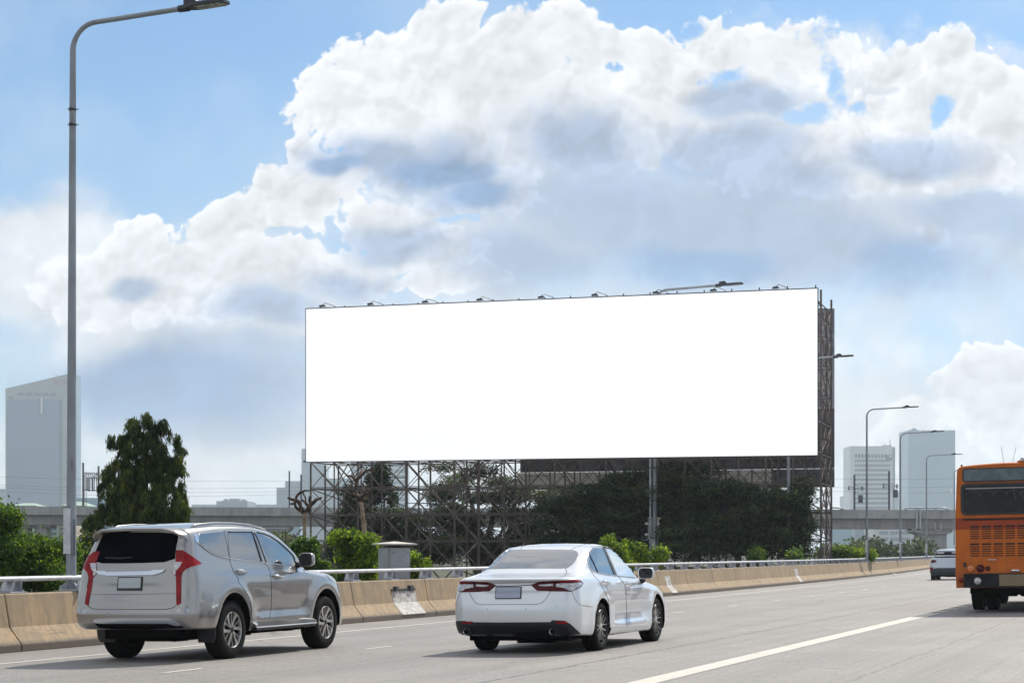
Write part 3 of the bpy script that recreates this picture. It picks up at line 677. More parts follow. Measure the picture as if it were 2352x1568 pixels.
for i, (va, vb) in enumerate(((1098, 1094), (1118, 1112), (1126, 1128))):
    wire(va, vb, 0.3, 1880, 2300, YV+2, 'thin wire strung above the viaduct right of the billboard')

# ------------------------------------------------------------------ distant buildings
YT = 2200.0
def glassy(name, a, b2):  # tower tones paled towards blue, part of the distance haze sits in the colour
    def fn(g, b):
        v = objco(g); c = g.mix(g.ramp(g.noise(v, 0.02, 3), 0.35, 0.65), tuple(a)+(1,), tuple(b2)+(1,)); g.link(c, b.inputs['Base Color'])
    return mat(name, a, 0.35, fn=fn, spec=0.5)
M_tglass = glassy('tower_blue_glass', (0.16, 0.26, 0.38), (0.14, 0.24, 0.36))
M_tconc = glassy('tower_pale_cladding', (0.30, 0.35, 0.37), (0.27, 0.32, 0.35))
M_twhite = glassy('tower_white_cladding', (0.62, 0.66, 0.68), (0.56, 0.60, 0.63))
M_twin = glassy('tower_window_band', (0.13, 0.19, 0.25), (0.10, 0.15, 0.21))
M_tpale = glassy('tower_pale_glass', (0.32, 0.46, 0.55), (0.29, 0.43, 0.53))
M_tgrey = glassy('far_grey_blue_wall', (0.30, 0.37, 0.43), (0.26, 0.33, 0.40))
M_red = mat('faded_red_sign', (0.34, 0.22, 0.28), 0.7)
def tw(name, lab, cat, u0, u1, top, Y, depth, m, topR=None, bot=1290, group=None, taper=0):
    """building as a prism with a possibly slanted roof; origin at its base"""
    xa, xb = (u0-CXP)/F*Y, (u1-CXP)/F*Y; z0 = -1.3; za = CAMZ+(HZ-top)/F*Y; zb = CAMZ+(HZ-(topR if topR is not None else top))/F*Y
    t = thing(name, lab, cat, ((xa+xb)/2, Y, z0), group=group); w = (xb-xa)/2
    mm = MB(); vs = [(-w, 0, 0), (w, 0, 0), (w, 0, zb-z0), (-w, 0, za-z0), (-w, depth, 0), (w, depth, 0), (w, depth, zb-z0), (-w, depth, za-z0)]
    mm.add(vs, [(0,1,2,3),(5,4,7,6),(3,2,6,7),(0,4,5,1),(0,3,7,4),(1,5,6,2)]); mm.build('wall', m, t)
    t['_o'] = 1; del t['_o']
    def lp(u, v, dy=-0.3): return Vector(((u-CXP)/F*Y-(xa+xb)/2, dy, CAMZ+(HZ-v)/F*Y-z0))
    return t, lp
def rect(mm, lp, ua, ub, va, vb, dy=-0.3, th=0.6):
    a = lp(ua, vb, dy); b = lp(ub, va, dy); mm.box(((a.x+b.x)/2, dy+th/2-0.001, (a.z+b.z)/2), (b.x-a.x, th, b.z-a.z))
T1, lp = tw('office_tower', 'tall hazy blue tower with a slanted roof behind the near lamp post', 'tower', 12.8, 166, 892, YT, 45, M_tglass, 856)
mm = MB(); vs = [lp(12.8, 892, -0.5), lp(166, 856, -0.5), lp(166, 916, -0.5), lp(22, 918, -0.5), lp(12.8, 918, -0.5)]
mm.prism([(p.x, p.z) for p in vs], lambda x, z: (x, -0.6, z), lambda x, z: (x, 0.1, z)); rect(mm, lp, 12.8, 16, 918, 1290, -0.6, 0.7); rect(mm, lp, 144, 166, 916, 1290, -0.6, 0.7)
mm.build('cladding', M_tconc, T1)
wn = None
for k in range(5):
    mm = MB(); rect(mm, lp, 41+k*18.6, 56+k*18.6, 902-0.9*0, 908.5, -0.9, 0.8); mm.build('window', M_twin, T1)
mm = MB(); rect(mm, lp, 19, 31, 910, 916, -0.9, 0.8); mm.build('window', M_twin, T1)
for k in range(3):
    for uu in (89.5, 98.5):
        mm = MB(); rect(mm, lp, uu, uu+3.6, 915+k*12.5, 924.5+k*12.5, -0.9, 0.8); mm.build('window', M_twin, T1)
mm = MB(); rect(mm, lp, 93.3, 98.3, 914, 950, -1.0, 0.9); mm.build('light_strip', M_twhite, T1)
mm = MB(); rect(mm, lp, 136, 141, 920, 1288, -0.8, 0.9); mm.build('recess_strip', M_twin, T1)
mm = MB()
def rr(u, v): return lp(103.4+u/15.68/1.7415, 849.9+v/15.68/1.7415, -0.9)
for poly in ([(520, 600), (900, 590), (900, 680), (760, 690), (880, 800), (900, 900), (640, 900), (520, 860), (520, 800), (680, 790), (560, 720)],
             [(960, 700), (1090, 620), (1110, 700), (1040, 760), (1120, 800), (1000, 830)], [(1180, 600), (1400, 590), (1400, 640), (1250, 700), (1400, 760), (1400, 830), (1190, 830)],
             [(600, 1040), (800, 960), (1100, 900), (1420, 870), (1420, 900), (1100, 950), (820, 1010)]):
    mm.prism([(rr(*p).x, rr(*p).z) for p in poly], lambda x, z: (x, -1.1, z), lambda x, z: (x, -0.3, z))
mm.build('roof_emblem', M_red, T1)
mm = MB(); mm.bar(lp(124, 867, 2), lp(138, 863, 2)-Vector((0, 0, 0)), 0.8, 0.8); mm.bar(lp(124, 858.5, 2), lp(136, 864, 2), 0.8, 0.8); mm.build('roof_crane', M_tgrey, T1)
T2, lp = tw('office_tower', 'hazy pale office tower with rows of windows right of the billboard', 'tower', 1953, 2050, 1024, 1900, 40, M_twhite)
mm = MB(); rect(mm, lp, 2049.6, 2057.5, 1026, 1290, 3, 30); mm.build('side_wing', M_tgrey, T2)
for k in range(12):
    v0 = 1044+k*10.8
    mm = MB(); c = 0
    for j in range(12 if k == 0 else 24):
        du = 7.4 if k == 0 else 3.7; uu = 1964+j*du
        if uu < 2043 and not (k == 0 and j > 9): rect(mm, lp, uu, uu+du*0.62, v0-(1.5 if k == 0 else 0), v0+(7 if k == 0 else 5.6), -0.5, 0.6)
    mm.build('window_row', M_twin, T2)
mm = MB(); rect(mm, lp, 2034, 2048, 1044, 1056, -0.9, 0.8); mm.build('balcony_recess', M_twin, T2)
mm = MB(); rect(mm, lp, 2042, 2046.5, 1045, 1051, -1.2, 0.6); mm.build('light_patch', M_twhite, T2)
mm = MB(); mm.bar(lp(2036, 1024, 8), lp(2036, 1016, 8), 0.7); mm.bar(lp(2048, 1024, 8), lp(2048, 1007, 8), 0.7); mm.bar(lp(2030, 1022, 8), lp(2050, 1022, 8), 1.0); mm.build('roof_aerial', M_tgrey, T2)
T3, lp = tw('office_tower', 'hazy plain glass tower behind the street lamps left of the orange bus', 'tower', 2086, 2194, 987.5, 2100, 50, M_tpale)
mm = MB(); mm.prism([(lp(u, v).x, lp(u, v).z) for u, v in ((2090, 990), (2096, 985), (2101, 981.5), (2108, 985), (2112, 990))], lambda x, z: (x, 4, z), lambda x, z: (x, 20, z)); mm.build('roof_gable', M_tgrey, T3)
for uu in (2112, 2125, 2169): mm = MB(); rect(mm, lp, uu, uu+5, 988.5, 992.5, -0.6, 0.6); mm.build('roof_light', M_twhite, T3)
mm = MB(); rect(mm, lp, 2182, 2187, 1122, 1132, -0.6, 0.6); mm.build('pale_window', M_twhite, T3)
for k in range(18): mm = MB(); rect(mm, lp, 2086.3, 2193.7, 999+k*10, 999.5+k*10, -0.35, 0.5); mm.build('floor_line', M_tgrey, T3)
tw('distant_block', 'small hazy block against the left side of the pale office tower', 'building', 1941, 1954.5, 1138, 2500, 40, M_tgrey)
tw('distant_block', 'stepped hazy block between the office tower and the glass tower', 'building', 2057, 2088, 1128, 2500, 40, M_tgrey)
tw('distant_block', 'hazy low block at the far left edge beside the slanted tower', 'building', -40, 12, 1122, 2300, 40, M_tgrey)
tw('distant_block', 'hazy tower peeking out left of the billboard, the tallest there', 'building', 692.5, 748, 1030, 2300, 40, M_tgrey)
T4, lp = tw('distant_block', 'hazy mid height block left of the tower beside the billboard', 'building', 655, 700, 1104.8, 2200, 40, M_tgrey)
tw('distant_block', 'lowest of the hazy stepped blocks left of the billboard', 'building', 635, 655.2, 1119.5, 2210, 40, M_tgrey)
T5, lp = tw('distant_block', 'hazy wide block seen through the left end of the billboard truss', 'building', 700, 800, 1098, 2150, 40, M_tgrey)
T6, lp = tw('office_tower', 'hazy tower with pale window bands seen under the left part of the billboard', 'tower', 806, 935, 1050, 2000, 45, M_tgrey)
for k in range(9): mm = MB(); rect(mm, lp, 812, 930, 1060+k*13, 1064+k*13, -0.5, 0.6); mm.build('window_row', M_twhite, T6)
T7, lp = tw('distant_hall', 'hazy low hall with small domes on its roof between the dark tree and the billboard', 'building', 497, 568, 1150, 1800, 60, M_tgrey)
mm = MB()
for uu, vv, w in ((513, 1143, 9), (554, 1144, 9)): 
    c = lp(uu, vv, 20); mm.prism([(c.x-w*0.43*1.3, c.z-4.3), (c.x-w*0.2, c.z-1), (c.x, c.z), (c.x+w*0.2, c.z-1), (c.x+w*0.43*1.3, c.z-4.3)], lambda x, z: (x, 15, z), lambda x, z: (x, 25, z))
mm.build('roof_dome', M_tgrey, T7)
mm = MB(); rect(mm, lp, 518, 542, 1143, 1152, 22, 12); mm.build('roof_storey', M_tgrey, T7)
tw('distant_block', 'long very low hazy block behind the viaduct left of the billboard', 'building', 440, 640, 1158, 2500, 40, M_tgrey)
tw('distant_block', 'pale low block behind the gantry masts right of the near lamp post', 'building', 173, 330, 1143, 900, 30, M_tpale)
M_groof = mat('green_roof', (0.30, 0.40, 0.34), 0.7)
M_apt = mat('apartment_beige', (0.55, 0.48, 0.38), 0.8, fn=mottled((0.56, 0.50, 0.40), (0.46, 0.41, 0.33), 0.3)); M_aptg = mat('apartment_green', (0.42, 0.55, 0.46), 0.8)
for (ua, ub, vv, lab) in ((20, 84, 1153, 'pale green roofed house behind the viaduct, leftmost of the two'), (140, 200, 1150, 'pale green roofed house behind the viaduct beside the near lamp post')):
    t, lp = tw('house', lab, 'house', ua, ub, 1160, 420, 12, M_aptg); mm = MB(); a = lp(ua, 1161); b = lp(ub, 1161); c0 = lp(ua+20, vv); c1 = lp(ub-22, vv)
    mm.add([(a.x, -0.6, a.z), (b.x, -0.6, b.z), (b.x, 12.6, b.z), (a.x, 12.6, a.z), (c0.x, 6, c0.z), (c1.x, 6, c1.z)], [(0,1,5,4), (2,3,4,5), (1,2,5), (3,0,4), (3,2,1,0)]); mm.build('roof', M_groof, t)
t, lp = tw('apartment_block', 'beige and green apartment block seen under the viaduct at the left', 'building', 108, 160, 1190, 380, 14, M_apt)
mm = MB(); rect(mm, lp, 112, 136, 1190, 1262, -0.8, 0.9); mm.build('green_bay', M_aptg, t)
for k in range(5):
    for (ua, ub) in ((116, 132), (141, 145.5), (150, 154.5)): mm = MB(); rect(mm, lp, ua, ub, 1200+k*11, 1205+k*11, -1.1 if ua < 120 else -0.3, 0.5); mm.build('window', M_twin, t)
t, lp = tw('office_block', 'pale hazy block with window rows seen under the viaduct left of the pier', 'building', 2007, 2116, 1205, 900, 25, M_twhite)
for k in range(4):
    for gq in range(4):
        mm = MB(); rect(mm, lp, 2020+gq*25.2, 2039+gq*25.2, 1225.4+k*14.5, 1226.4+k*14.5, -0.3, 0.5)
        for j in range(5): rect(mm, lp, 2020+(gq*6+j)*4.2, 2022.5+(gq*6+j)*4.2, 1219+k*14.5, 1226+k*14.5, -0.34, 0.5)
        mm.build('window_group', M_tgrey, t)
tw('distant_block', 'blue grey block under the viaduct right of the billboard', 'building', 1962, 2008, 1195, 1100, 25, M_tgrey)
tw('distant_block', 'pale block under the viaduct just right of the billboard truss', 'building', 1912, 1958, 1200, 1000, 25, M_tpale)
tw('distant_block', 'pale block seen under the viaduct between the silver suv roof and the pruned tree', 'building', 610, 690, 1208, 900, 25, M_tpale)
M_crane = mat('crane_steel', (0.3, 0.33, 0.36), 0.6)
for (u, v, du, lab) in ((2308, 1026, -8, 'faint far crane jib above the orange bus, left one'), (2322, 1020, 12, 'faint far crane jib above the orange bus, right one')):
    b = at(u, 1200, 2300); t = thing('tower_crane', lab, 'crane', b, group='far cranes above the bus'); m = MB(); m.bar((0, 0, -35), (0, 0, 66), 1.0); m.build('mast', M_crane, t)
    m = MB(); m.bar((0, 0, 66), (du/F*2300*1.0, 0, 66+30), 0.7); m.bar((0, 0, 66), (-du/F*2300*0.5, 0, 64), 0.7); m.build('jib', M_crane, t)

# ------------------------------------------------------------------ billboard
PL = Vector((-11.68, 103.7, 0)); PR = Vector((15.86, 95.0, 0)); E_ = (PR-PL).normalized(); BW = (PR-PL).length; NB = Vector((-E_.y, E_.x, 0))   # NB points away from the road
bb = thing('billboard', 'huge blank white billboard on a lattice of brown steel scaffolding beside the road', 'billboard', PL+Vector((0, 0, -1.3)))
bb0 = Vector(bb.location)
def bp(x, d, z): return PL+E_*x+NB*d+Vector((0, 0, z))-bb0
ZT0, ZT1, ZB0, ZB1 = 15.185, 15.09, 6.55, 6.47
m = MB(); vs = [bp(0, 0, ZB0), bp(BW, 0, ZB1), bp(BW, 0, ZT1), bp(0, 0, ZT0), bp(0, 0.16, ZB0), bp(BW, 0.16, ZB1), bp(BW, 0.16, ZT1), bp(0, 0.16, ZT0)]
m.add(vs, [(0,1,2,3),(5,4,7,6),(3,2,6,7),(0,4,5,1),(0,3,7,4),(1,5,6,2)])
M_panel = mat('glowing_white_panel', (0.85, 0.85, 0.85), 0.6, **{'Emission Color': (1, 1, 1, 1), 'Emission Strength': 0.62})  # emission added to the blank panel so its shaded face renders white
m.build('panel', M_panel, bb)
m = MB(); c = [bp(-0.03, 0.04, ZB0-0.035), bp(BW+0.03, 0.04, ZB1-0.035), bp(BW+0.03, 0.04, ZT1+0.035), bp(-0.03, 0.04, ZT0+0.035)]
for i in range(4): m.bar(c[i], c[(i+1) % 4], 0.05, 0.05)
m.build('panel_edge', M_darkmetal, bb)
LV = [-1.1, 0.52, 2.03, 3.56, 5.08]; UP = [6.62, 8.3, 9.9, 11.5, 13.1, 14.6]; ALL = LV+UP
bays = 20; dx = BW/bays*1.0; x0 = -0.68
xs = [x0+i*((BW-0.12-x0)/bays) for i in range(bays+1)]
PLN = [2.2, 4.3, 6.3]
pr0 = None
for pi, d in enumerate(PLN):
    for i, x in enumerate(xs):
        if pi == 1 and i % 2: continue
        top = (15.35 if pi != 1 else 14.6) if x > 0.2 else 6.55
        mm = MB(); mm.bar((0, 0, -1.3), (0, 0, top), 0.10 if i % 2 == 0 else 0.075)
        o = mm.build('post', M_truss, bb); o.location = bp(x, d, 0)
        if len(bb.children) > 102: break
for pi, d in enumerate(PLN):
    m = MB(); rr_ = random.Random(pi)
    for z in ALL:
        xa_ = xs[0] if z < 6.7 else xs[1]; m.bar(bp(xa_, d, z), bp(xs[-1], d, z), 0.06, 0.06)
        if pi == 0: m.bar(bp(xa_, d+0.3, z+0.09), bp(xs[-1], d+0.3, z+0.09), 0.04, 0.04)
    for i in range(bays):
        for j in range(len(ALL)-1):
            a, b = bp(xs[i], d, ALL[j]), bp(xs[i+1], d, ALL[j+1]); c1, d1 = bp(xs[i], d, ALL[j+1]), bp(xs[i+1], d, ALL[j])
            if pi == 1 or (i == 0 and j > 4): continue
            m.bar(c1, d1, 0.040)
            m.bar(a, b, 0.034)
            if pi == 2 and (i*7+j) % 3 == 0: m.bar(bp(xs[i], d, (ALL[j]+ALL[j+1])/2), bp(xs[i+1], d, (ALL[j]+ALL[j+1])/2), 0.045)
    m.build('bracing', M_truss, bb)
m = MB()
for i, x in enumerate(xs):
    for j, z in enumerate(ALL):
        if i == 0 and j > 5: continue
        if j % 2 == 0 or j in (4, 5): m.bar(bp(x, 2.2, z), bp(x, 6.3, z), 0.05)
        if j < len(ALL)-1 and i % 2 == 0: m.bar(bp(x, 2.2 if j % 2 else 6.3, z), bp(x, 6.3 if j % 2 else 2.2, ALL[j+1]), 0.05)
        if i % 2 == 0 and j < 5 and j > 0 and i < bays-1: m.bar(bp(x, 2.2, ALL[j]+0.0), bp(xs[i+2], 6.3, ALL[j-1]), 0.05)
    if i == 0: continue
    for z in (6.7, 8.3, 11.5, 14.6): m.bar(bp(x, 0.17, z), bp(x, 2.2, z), 0.06)
    m.bar(bp(x, 0.24, 6.5), bp(x, 0.24, 15.32), 0.06)
for j in range(len(ALL)-1):
    for xe in (xs[-1], xs[1]):
        if xe == xs[1] and j > 4: continue
        m.bar(bp(xe, 2.2, ALL[j]), bp(xe, 4.3, ALL[j+1]), 0.05); m.bar(bp(xe, 4.3, ALL[j]), bp(xe, 2.2, ALL[j+1]), 0.05); m.bar(bp(xe, 4.3, ALL[j]), bp(xe, 6.3, ALL[j+1]), 0.05); m.bar(bp(xe, 6.3, ALL[j]), bp(xe, 4.3, ALL[j+1]), 0.05)
    m.bar(bp(xs[-1], 4.3, ALL[j]), bp(xs[-1], 4.3, ALL[j+1]), 0.07)
for j in (5,): m.bar(bp(xs[0], 1.2, 6.62), bp(xs[-1], 1.2, 6.55), 0.1)
m.build('cross_ties', M_truss, bb)
def sheet_fn(g, b):
    v = objco(g); n = g.noise(v, 0.5, 5, 0.6); g.link(g.mix(g.ramp(n, 0.35, 0.7), (0.035, 0.036, 0.045, 1), (0.12, 0.13, 0.15, 1)), b.inputs['Base Color'])
M_sheet = mat('dark_backing_sheet', (0.05, 0.05, 0.06), 0.8, fn=sheet_fn)
M_sheet2 = mat('grey_backing_sheet', (0.2, 0.22, 0.25), 0.8, fn=mottled((0.20, 0.23, 0.27), (0.40, 0.43, 0.47), 0.7))
M_strip = mat('pale_banner_strip', (0.35, 0.34, 0.32), 0.8, fn=mottled((0.58, 0.56, 0.52), (0.42, 0.40, 0.37), 0.6))
def bsheet(nm, xa, xb, za, zb, d, mt):
    m = MB(); n = 14; vs = []; fs = []
    for i in range(n+1):
        x = xa+(xb-xa)*i/n
        for j, z in enumerate((za, zb)):
            for q in (0, 0.03): vs.append(bp(x, d+q+0.05*math.sin(i*1.9), z))
    for i in range(n):
        k = i*4; fs += [(k, k+4, k+6, k+2), (k+1, k+3, k+7, k+5), (k, k+1, k+5, k+4), (k+2, k+6, k+7, k+3)]
    fs += [(0, 2, 3, 1), (n*4, n*4+1, n*4+3, n*4+2)]
    m.add(vs, fs); return m.build(nm, mt, bb)
bsheet('backing_sheet', 10.7, BW+0.02, 6.06, 9.4, 6.5, M_sheet); bsheet('backing_sheet', 10.7, BW+0.02, 9.42, 14.9, 6.5, M_sheet2)
bsheet('backing_sheet', 25.4, BW+0.02, 5.02, 6.04, 6.5, M_sheet)
bsheet('banner_strip', 10.5, 25.38, 5.08, 6.04, 6.5, M_strip)
for k, z in enumerate((110, 315, 548, 780, 1042, 1270, 1530, 1775, 2040)):
    u = (1200+z/1.069)/1.7415; x = (u-703)/(1877-703)*BW; x = BW*((u-703)*103.7)/((u-703)*103.7+(1877-u)*95.0)
    zt = ZT0+(ZT1-ZT0)*x/BW
    m = MB(); m.tube([bp(x+0.75, 0.3, zt-0.1), bp(x+0.5, -0.1, zt+0.13), bp(x+0.15, -0.4, zt+0.24)], 0.020, 6); m.tube([bp(x+0.15, -0.4, zt+0.24), bp(x, -0.42, zt+0.17), bp(x, -0.45, zt+0.08)], 0.015, 6)
    arm = m.build('floodlight_arm', M_darkmetal, bb)
    m = MB(); m.prism([(-0.17, -.02), (-0.13, 0.07), (0.13, 0.09), (0.19, 0.0)], lambda a, z: bp(x+a, -0.6, zt+0.04+z), lambda a, z: bp(x+a, -0.35, zt+0.04+z)); m.build('floodlight', M_darkmetal, arm)

# the two tall masts that stand between the panel and its scaffold
def back_mast(u, Y, vtop, r0, lab, arm, s):
    b = at(u, HZ, Y); b.z = -1.3; h = CAMZ+(HZ-vtop)/F*Y+1.3
    sc = (0.066*h, 0.146*h)
    zz = (CAMZ+(HZ-1265)/F*Y+1.3, CAMZ+(HZ-1224)/F*Y+1.3) if u < 1700 else (CAMZ+(HZ-1258)/F*Y+1.3, CAMZ+(HZ-1228)/F*Y+1.3)
    return street_lamp(b, h, arm, r0, r0*0.5, lab, scale=s, detail=False, rise=0.02, plates=zz, basew=False)
m2 = back_mast(1503.5, 99.3, 667, 0.135, 'tall pole with a cabinet strapped to it, in front of the dark trees; its lamp shows above the billboard', 4.6, 1.7)
m2['label'] = 'tall street lamp with a cabinet strapped on, rising behind the middle of the billboard'
back_mast(1811, 97.6, 826, 0.115, 'street lamp behind the right end of the billboard, its head showing right of the truss', 3.25, 1.3)
M_cream = mat('cream_enamel', (0.50, 0.46, 0.36), 0.5); 
bp0 = at(1501, 1238, 99.5); bx = thing('strapped_cabinet', 'small cream cabinet strapped to the tall lamp pole in front of the trees', 'cabinet', bp0)
m = MB(); m.box((0, 0, .55), (0.60, 0.30, 1.10)); m.build('body', M_cream, bx, bevel=0.01); m = MB(); m.prism([(-0.33, 0), (0.42, 0), (0.33, 0.10), (-0.30, 0.10)], lambda x, z: (x, -0.18, 1.102+z), lambda x, z: (x, 0.18, 1.102+z)); m.build('lid', M_cream, bx)
for z in (0.26, 0.86): m = MB(); m.box((-0.08, -0.17, z), (0.80, 0.04, 0.13)); m.build('strap', M_plate, bx)
cd = at(1493.5, 1290, 99.2); cd2 = at(1493.5, 1040, 99.2); m = MB(); m.tube([cd-Vector((0, 0, 1)), cd2], 0.055, 8); tag(m.build('cable_conduit', M_galv), 'thin vertical conduit running up beside the tall lamp pole', 'pipe')

# ------------------------------------------------------------------ trees behind the barrier
def tree(name, lab, lobes, n, per, L, W, clump, mats, base, tops, r0, seed, **kw):
    t = thing(name, lab, 'tree', base); b = Vector(base)
    trunk_limbs(t, (0, 0, 0), [Vector(q)-b for q in tops], r0, seed)
    foliage('crown', t, mats, lobes, n, per, L, W, clump, seed=seed, origin=tuple(b), **kw)
    return t
def lay(L, Y, dy, seed, n=5, sx=1.0):
    """break each big lobe into flat layered pads as in a rain tree"""
    r = random.Random(seed); out = []
    for (u, v, ru, rv) in L:
        for k in range(n):
            uu = u+r.uniform(-0.75, 0.75)*ru; vv = v+r.uniform(-0.75, 0.75)*rv
            out.append((uu, vv, ru*r.uniform(0.28, 0.5), rv*r.uniform(0.13, 0.26), Y+r.uniform(-dy, dy), 1.0))
    return px_lobes(out)
tree('rain_tree', 'big dark spreading tree under the middle of the billboard, behind the strapped pole', lay([(1430, 1165, 130, 85), (1340, 1210, 110, 60), (1540, 1120, 120, 55), (1480, 1235, 160, 50), (1560, 1180, 110, 80), (1470, 1262, 190, 30), (1300, 1255, 90, 35), (1500, 1190, 150, 60), (1570, 1090, 80, 32), (1400, 1135, 90, 26), (1300, 1160, 60, 26), (1640, 1130, 50, 36)], 100.6, 1.0, 1, 17), 11000, 10, 0.20, 0.09, 0.20, LM_dark,
     tuple(at(1480, HZ, 101.5).xy)+(-1.3,), [at(1350, 1190, 101), at(1450, 1140, 101), at(1560, 1120, 101), at(1600, 1200, 101), at(1500, 1180, 101.5)], 0.32, 5, flatn=0.45)
tree('rain_tree', 'big dark spreading tree under the right end of the billboard, in front of the truss', lay([(1680, 1165, 90, 65), (1780, 1195, 80, 65), (1650, 1225, 120, 50), (1838, 1160, 28, 70), (1740, 1245, 130, 40), (1820, 1250, 30, 24), (1700, 1210, 140, 50), (1850, 1200, 18, 40), (1640, 1135, 60, 30), (1730, 1140, 60, 24), (1800, 1150, 40, 26)], 97.9, 0.9, 2, 18), 10000, 10, 0.20, 0.09, 0.20, LM_dark,
     tuple(at(1720, HZ, 98.4).xy)+(-1.3,), [at(1650, 1180, 98), at(1740, 1140, 98), at(1840, 1150, 98), at(1800, 1220, 98)], 0.3, 6, flatn=0.45)
tree('rain_tree', 'loose spreading tree behind the truss with sky gaps, left of the pale strip', lay([(1080, 1110, 100, 50), (1150, 1180, 100, 70), (1240, 1210, 90, 70), (1040, 1180, 60, 50), (1230, 1135, 60, 30), (1120, 1240, 150, 35), (1180, 1262, 160, 26), (1330, 1150, 90, 40), (1450, 1150, 100, 45), (1600, 1150, 120, 45), (1760, 1150, 90, 45), (1350, 1220, 120, 40)], 114, 3, 3, 13), 9500, 9, 0.22, 0.10, 0.26, LM_dark,
     tuple(at(1110, HZ, 114).xy)+(-1.3,), [at(990, 1120, 114), at(1060, 1080, 113), at(1150, 1090, 115), at(1220, 1150, 114), at(1160, 1200, 113), at(1020, 1190, 115)], 0.36, 7, flatn=0.4)
tree('rain_tree', 'leafy olive tree in shade behind the left part of the truss and the grey cabinet', lay([(900, 1200, 90, 40), (960, 1225, 90, 50), (860, 1235, 80, 45), (1020, 1250, 90, 35), (930, 1265, 140, 25), (820, 1260, 50, 25), (900, 1275, 160, 22)], 112, 2.5, 4, 14), 6500, 9, 0.20, 0.10, 0.24, LM_dark,
     tuple(at(930, HZ, 112).xy)+(-1.3,), [at(870, 1190, 112), at(950, 1190, 112), at(1010, 1210, 111)], 0.25, 8, flatn=0.3)
# climbers on the dead stump behind the truss
t = thing('ivy_column', 'dark creeper column hanging on the left part of the truss', 'creeper', tuple(at(800, HZ, 108.5).xy)+(-1.3,))
vl = px_lobes([(858, 1120, 16, 40, 108.5, 0.5), (812, 1130, 22, 12, 108.5, 0.5), (815, 1165, 24, 30, 108.5, 0.6), (790, 1200, 14, 16, 108.5, 0.5), (800, 1215, 22, 40, 108.5, 0.7), (780, 1260, 20, 50, 108.5, 0.7), (868, 1080, 5, 30, 108.5, 0.2), (885, 1105, 6, 35, 108.5, 0.3), (900, 1140, 6, 25, 108.5, 0.3)])
foliage('leaves', t, LM_dark, vl, 1300, 8, 0.22, 0.14, 0.18, seed=12, origin=tuple(t.location))
trunk_limbs(t, (0, 0, 0), [at(860, 1100, 108.5)-t.location, at(795, 1200, 108.5)-t.location], 0.14, 3, 'stem')

# the drooping mast tree at the left
MT = [(341, 953, 1130, 30), (305, 965, 1120, 30), (374, 967, 1140, 26), (408, 1002, 1130, 15), (258, 1006, 1062, 14), (278, 1004, 1075, 20), (250, 1070, 1180, 22), (285, 1062, 1190, 34), (330, 1040, 1215, 52), (385, 1050, 1215, 38),
      (416, 1110, 1215, 14), (300, 1130, 1235, 55), (235, 1160, 1235, 22), (360, 1120, 1240, 60), (428, 1165, 1245, 14), (212, 1185, 1250, 15), (400, 1170, 1250, 40), (265, 1175, 1275, 45), (195, 1200, 1290, 14), (330, 1180, 1290, 80)]
mb_ = at(325, HZ, 46); mbz = (mb_.x, 46, -1.3); MTt = thing('mast_tree', 'dark green tree with drooping narrow leaves behind the silver suv roof', 'tree', mbz)
r = np.random.default_rng(21); Cs, Ds, Ws, Ls, Tn = [], [], [], [], []
kpx = 46/F
for (u, vt_, vb_, hw) in MT:
    area = (vb_-vt_)*hw; nc_ = max(7, int(area*0.026))
    for ci in range(nc_):
        f = r.random()**0.9; v = vt_+(vb_-vt_)*f; prof = min(1.0, 0.35+1.8*f)
        ang = r.uniform(0, 2*math.pi); rad = hw*prof*(0.35+0.65*r.random()**0.5)
        if ci < 3: rad *= 0.15; v = vt_+ci*4
        cx = u+math.cos(ang)*rad; dy = math.sin(ang)*rad
        if ci >= 3 and mnoise.noise(Vector((cx/24, v/30, dy/34))) < 0.04: continue
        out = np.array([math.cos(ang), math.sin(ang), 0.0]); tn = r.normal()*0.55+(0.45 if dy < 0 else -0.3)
        cl = r.uniform(14, 30)*(0.7+0.3*min(1, hw/30)); cw = r.uniform(6, 12)
        for q in range(r.integers(14, 24)):
            g_ = r.random(); px_ = cx+r.normal()*cw*0.4*(0.5+g_); pv = v+cl*g_; c0 = np.array([(px_-CXP)*kpx, 46+(dy+r.normal()*cw*0.4)*kpx, CAMZ+(HZ-pv)*kpx])
            for e in range(6):
                d = out*r.uniform(0.0, 0.45)+r.normal(size=3)*0.26+np.array([0, 0, -1.0]); d /= np.linalg.norm(d)
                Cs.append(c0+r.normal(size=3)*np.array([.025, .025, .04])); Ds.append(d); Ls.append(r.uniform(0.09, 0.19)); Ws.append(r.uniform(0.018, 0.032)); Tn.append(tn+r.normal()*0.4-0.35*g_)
Cs = np.array(Cs); Ds = np.array(Ds); sd_ = unit(np.cross(Ds, unit(r.normal(size=Ds.shape)))); V_, F_ = leaf_quads(Cs-np.array(mbz), Ds, sd_, np.array(Ws), np.array(Ls))
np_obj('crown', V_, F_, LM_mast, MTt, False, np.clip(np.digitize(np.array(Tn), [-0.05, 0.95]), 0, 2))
trunk_limbs(MTt, (0, 0, 0), [at(341, 975, 46)-Vector(mbz), at(305, 990, 46.1)-Vector(mbz), at(374, 990, 45.9)-Vector(mbz), at(250, 1060, 46)-Vector(mbz), at(410, 1030, 46)-Vector(mbz), at(420, 1170, 46)-Vector(mbz)], 0.09, 4)

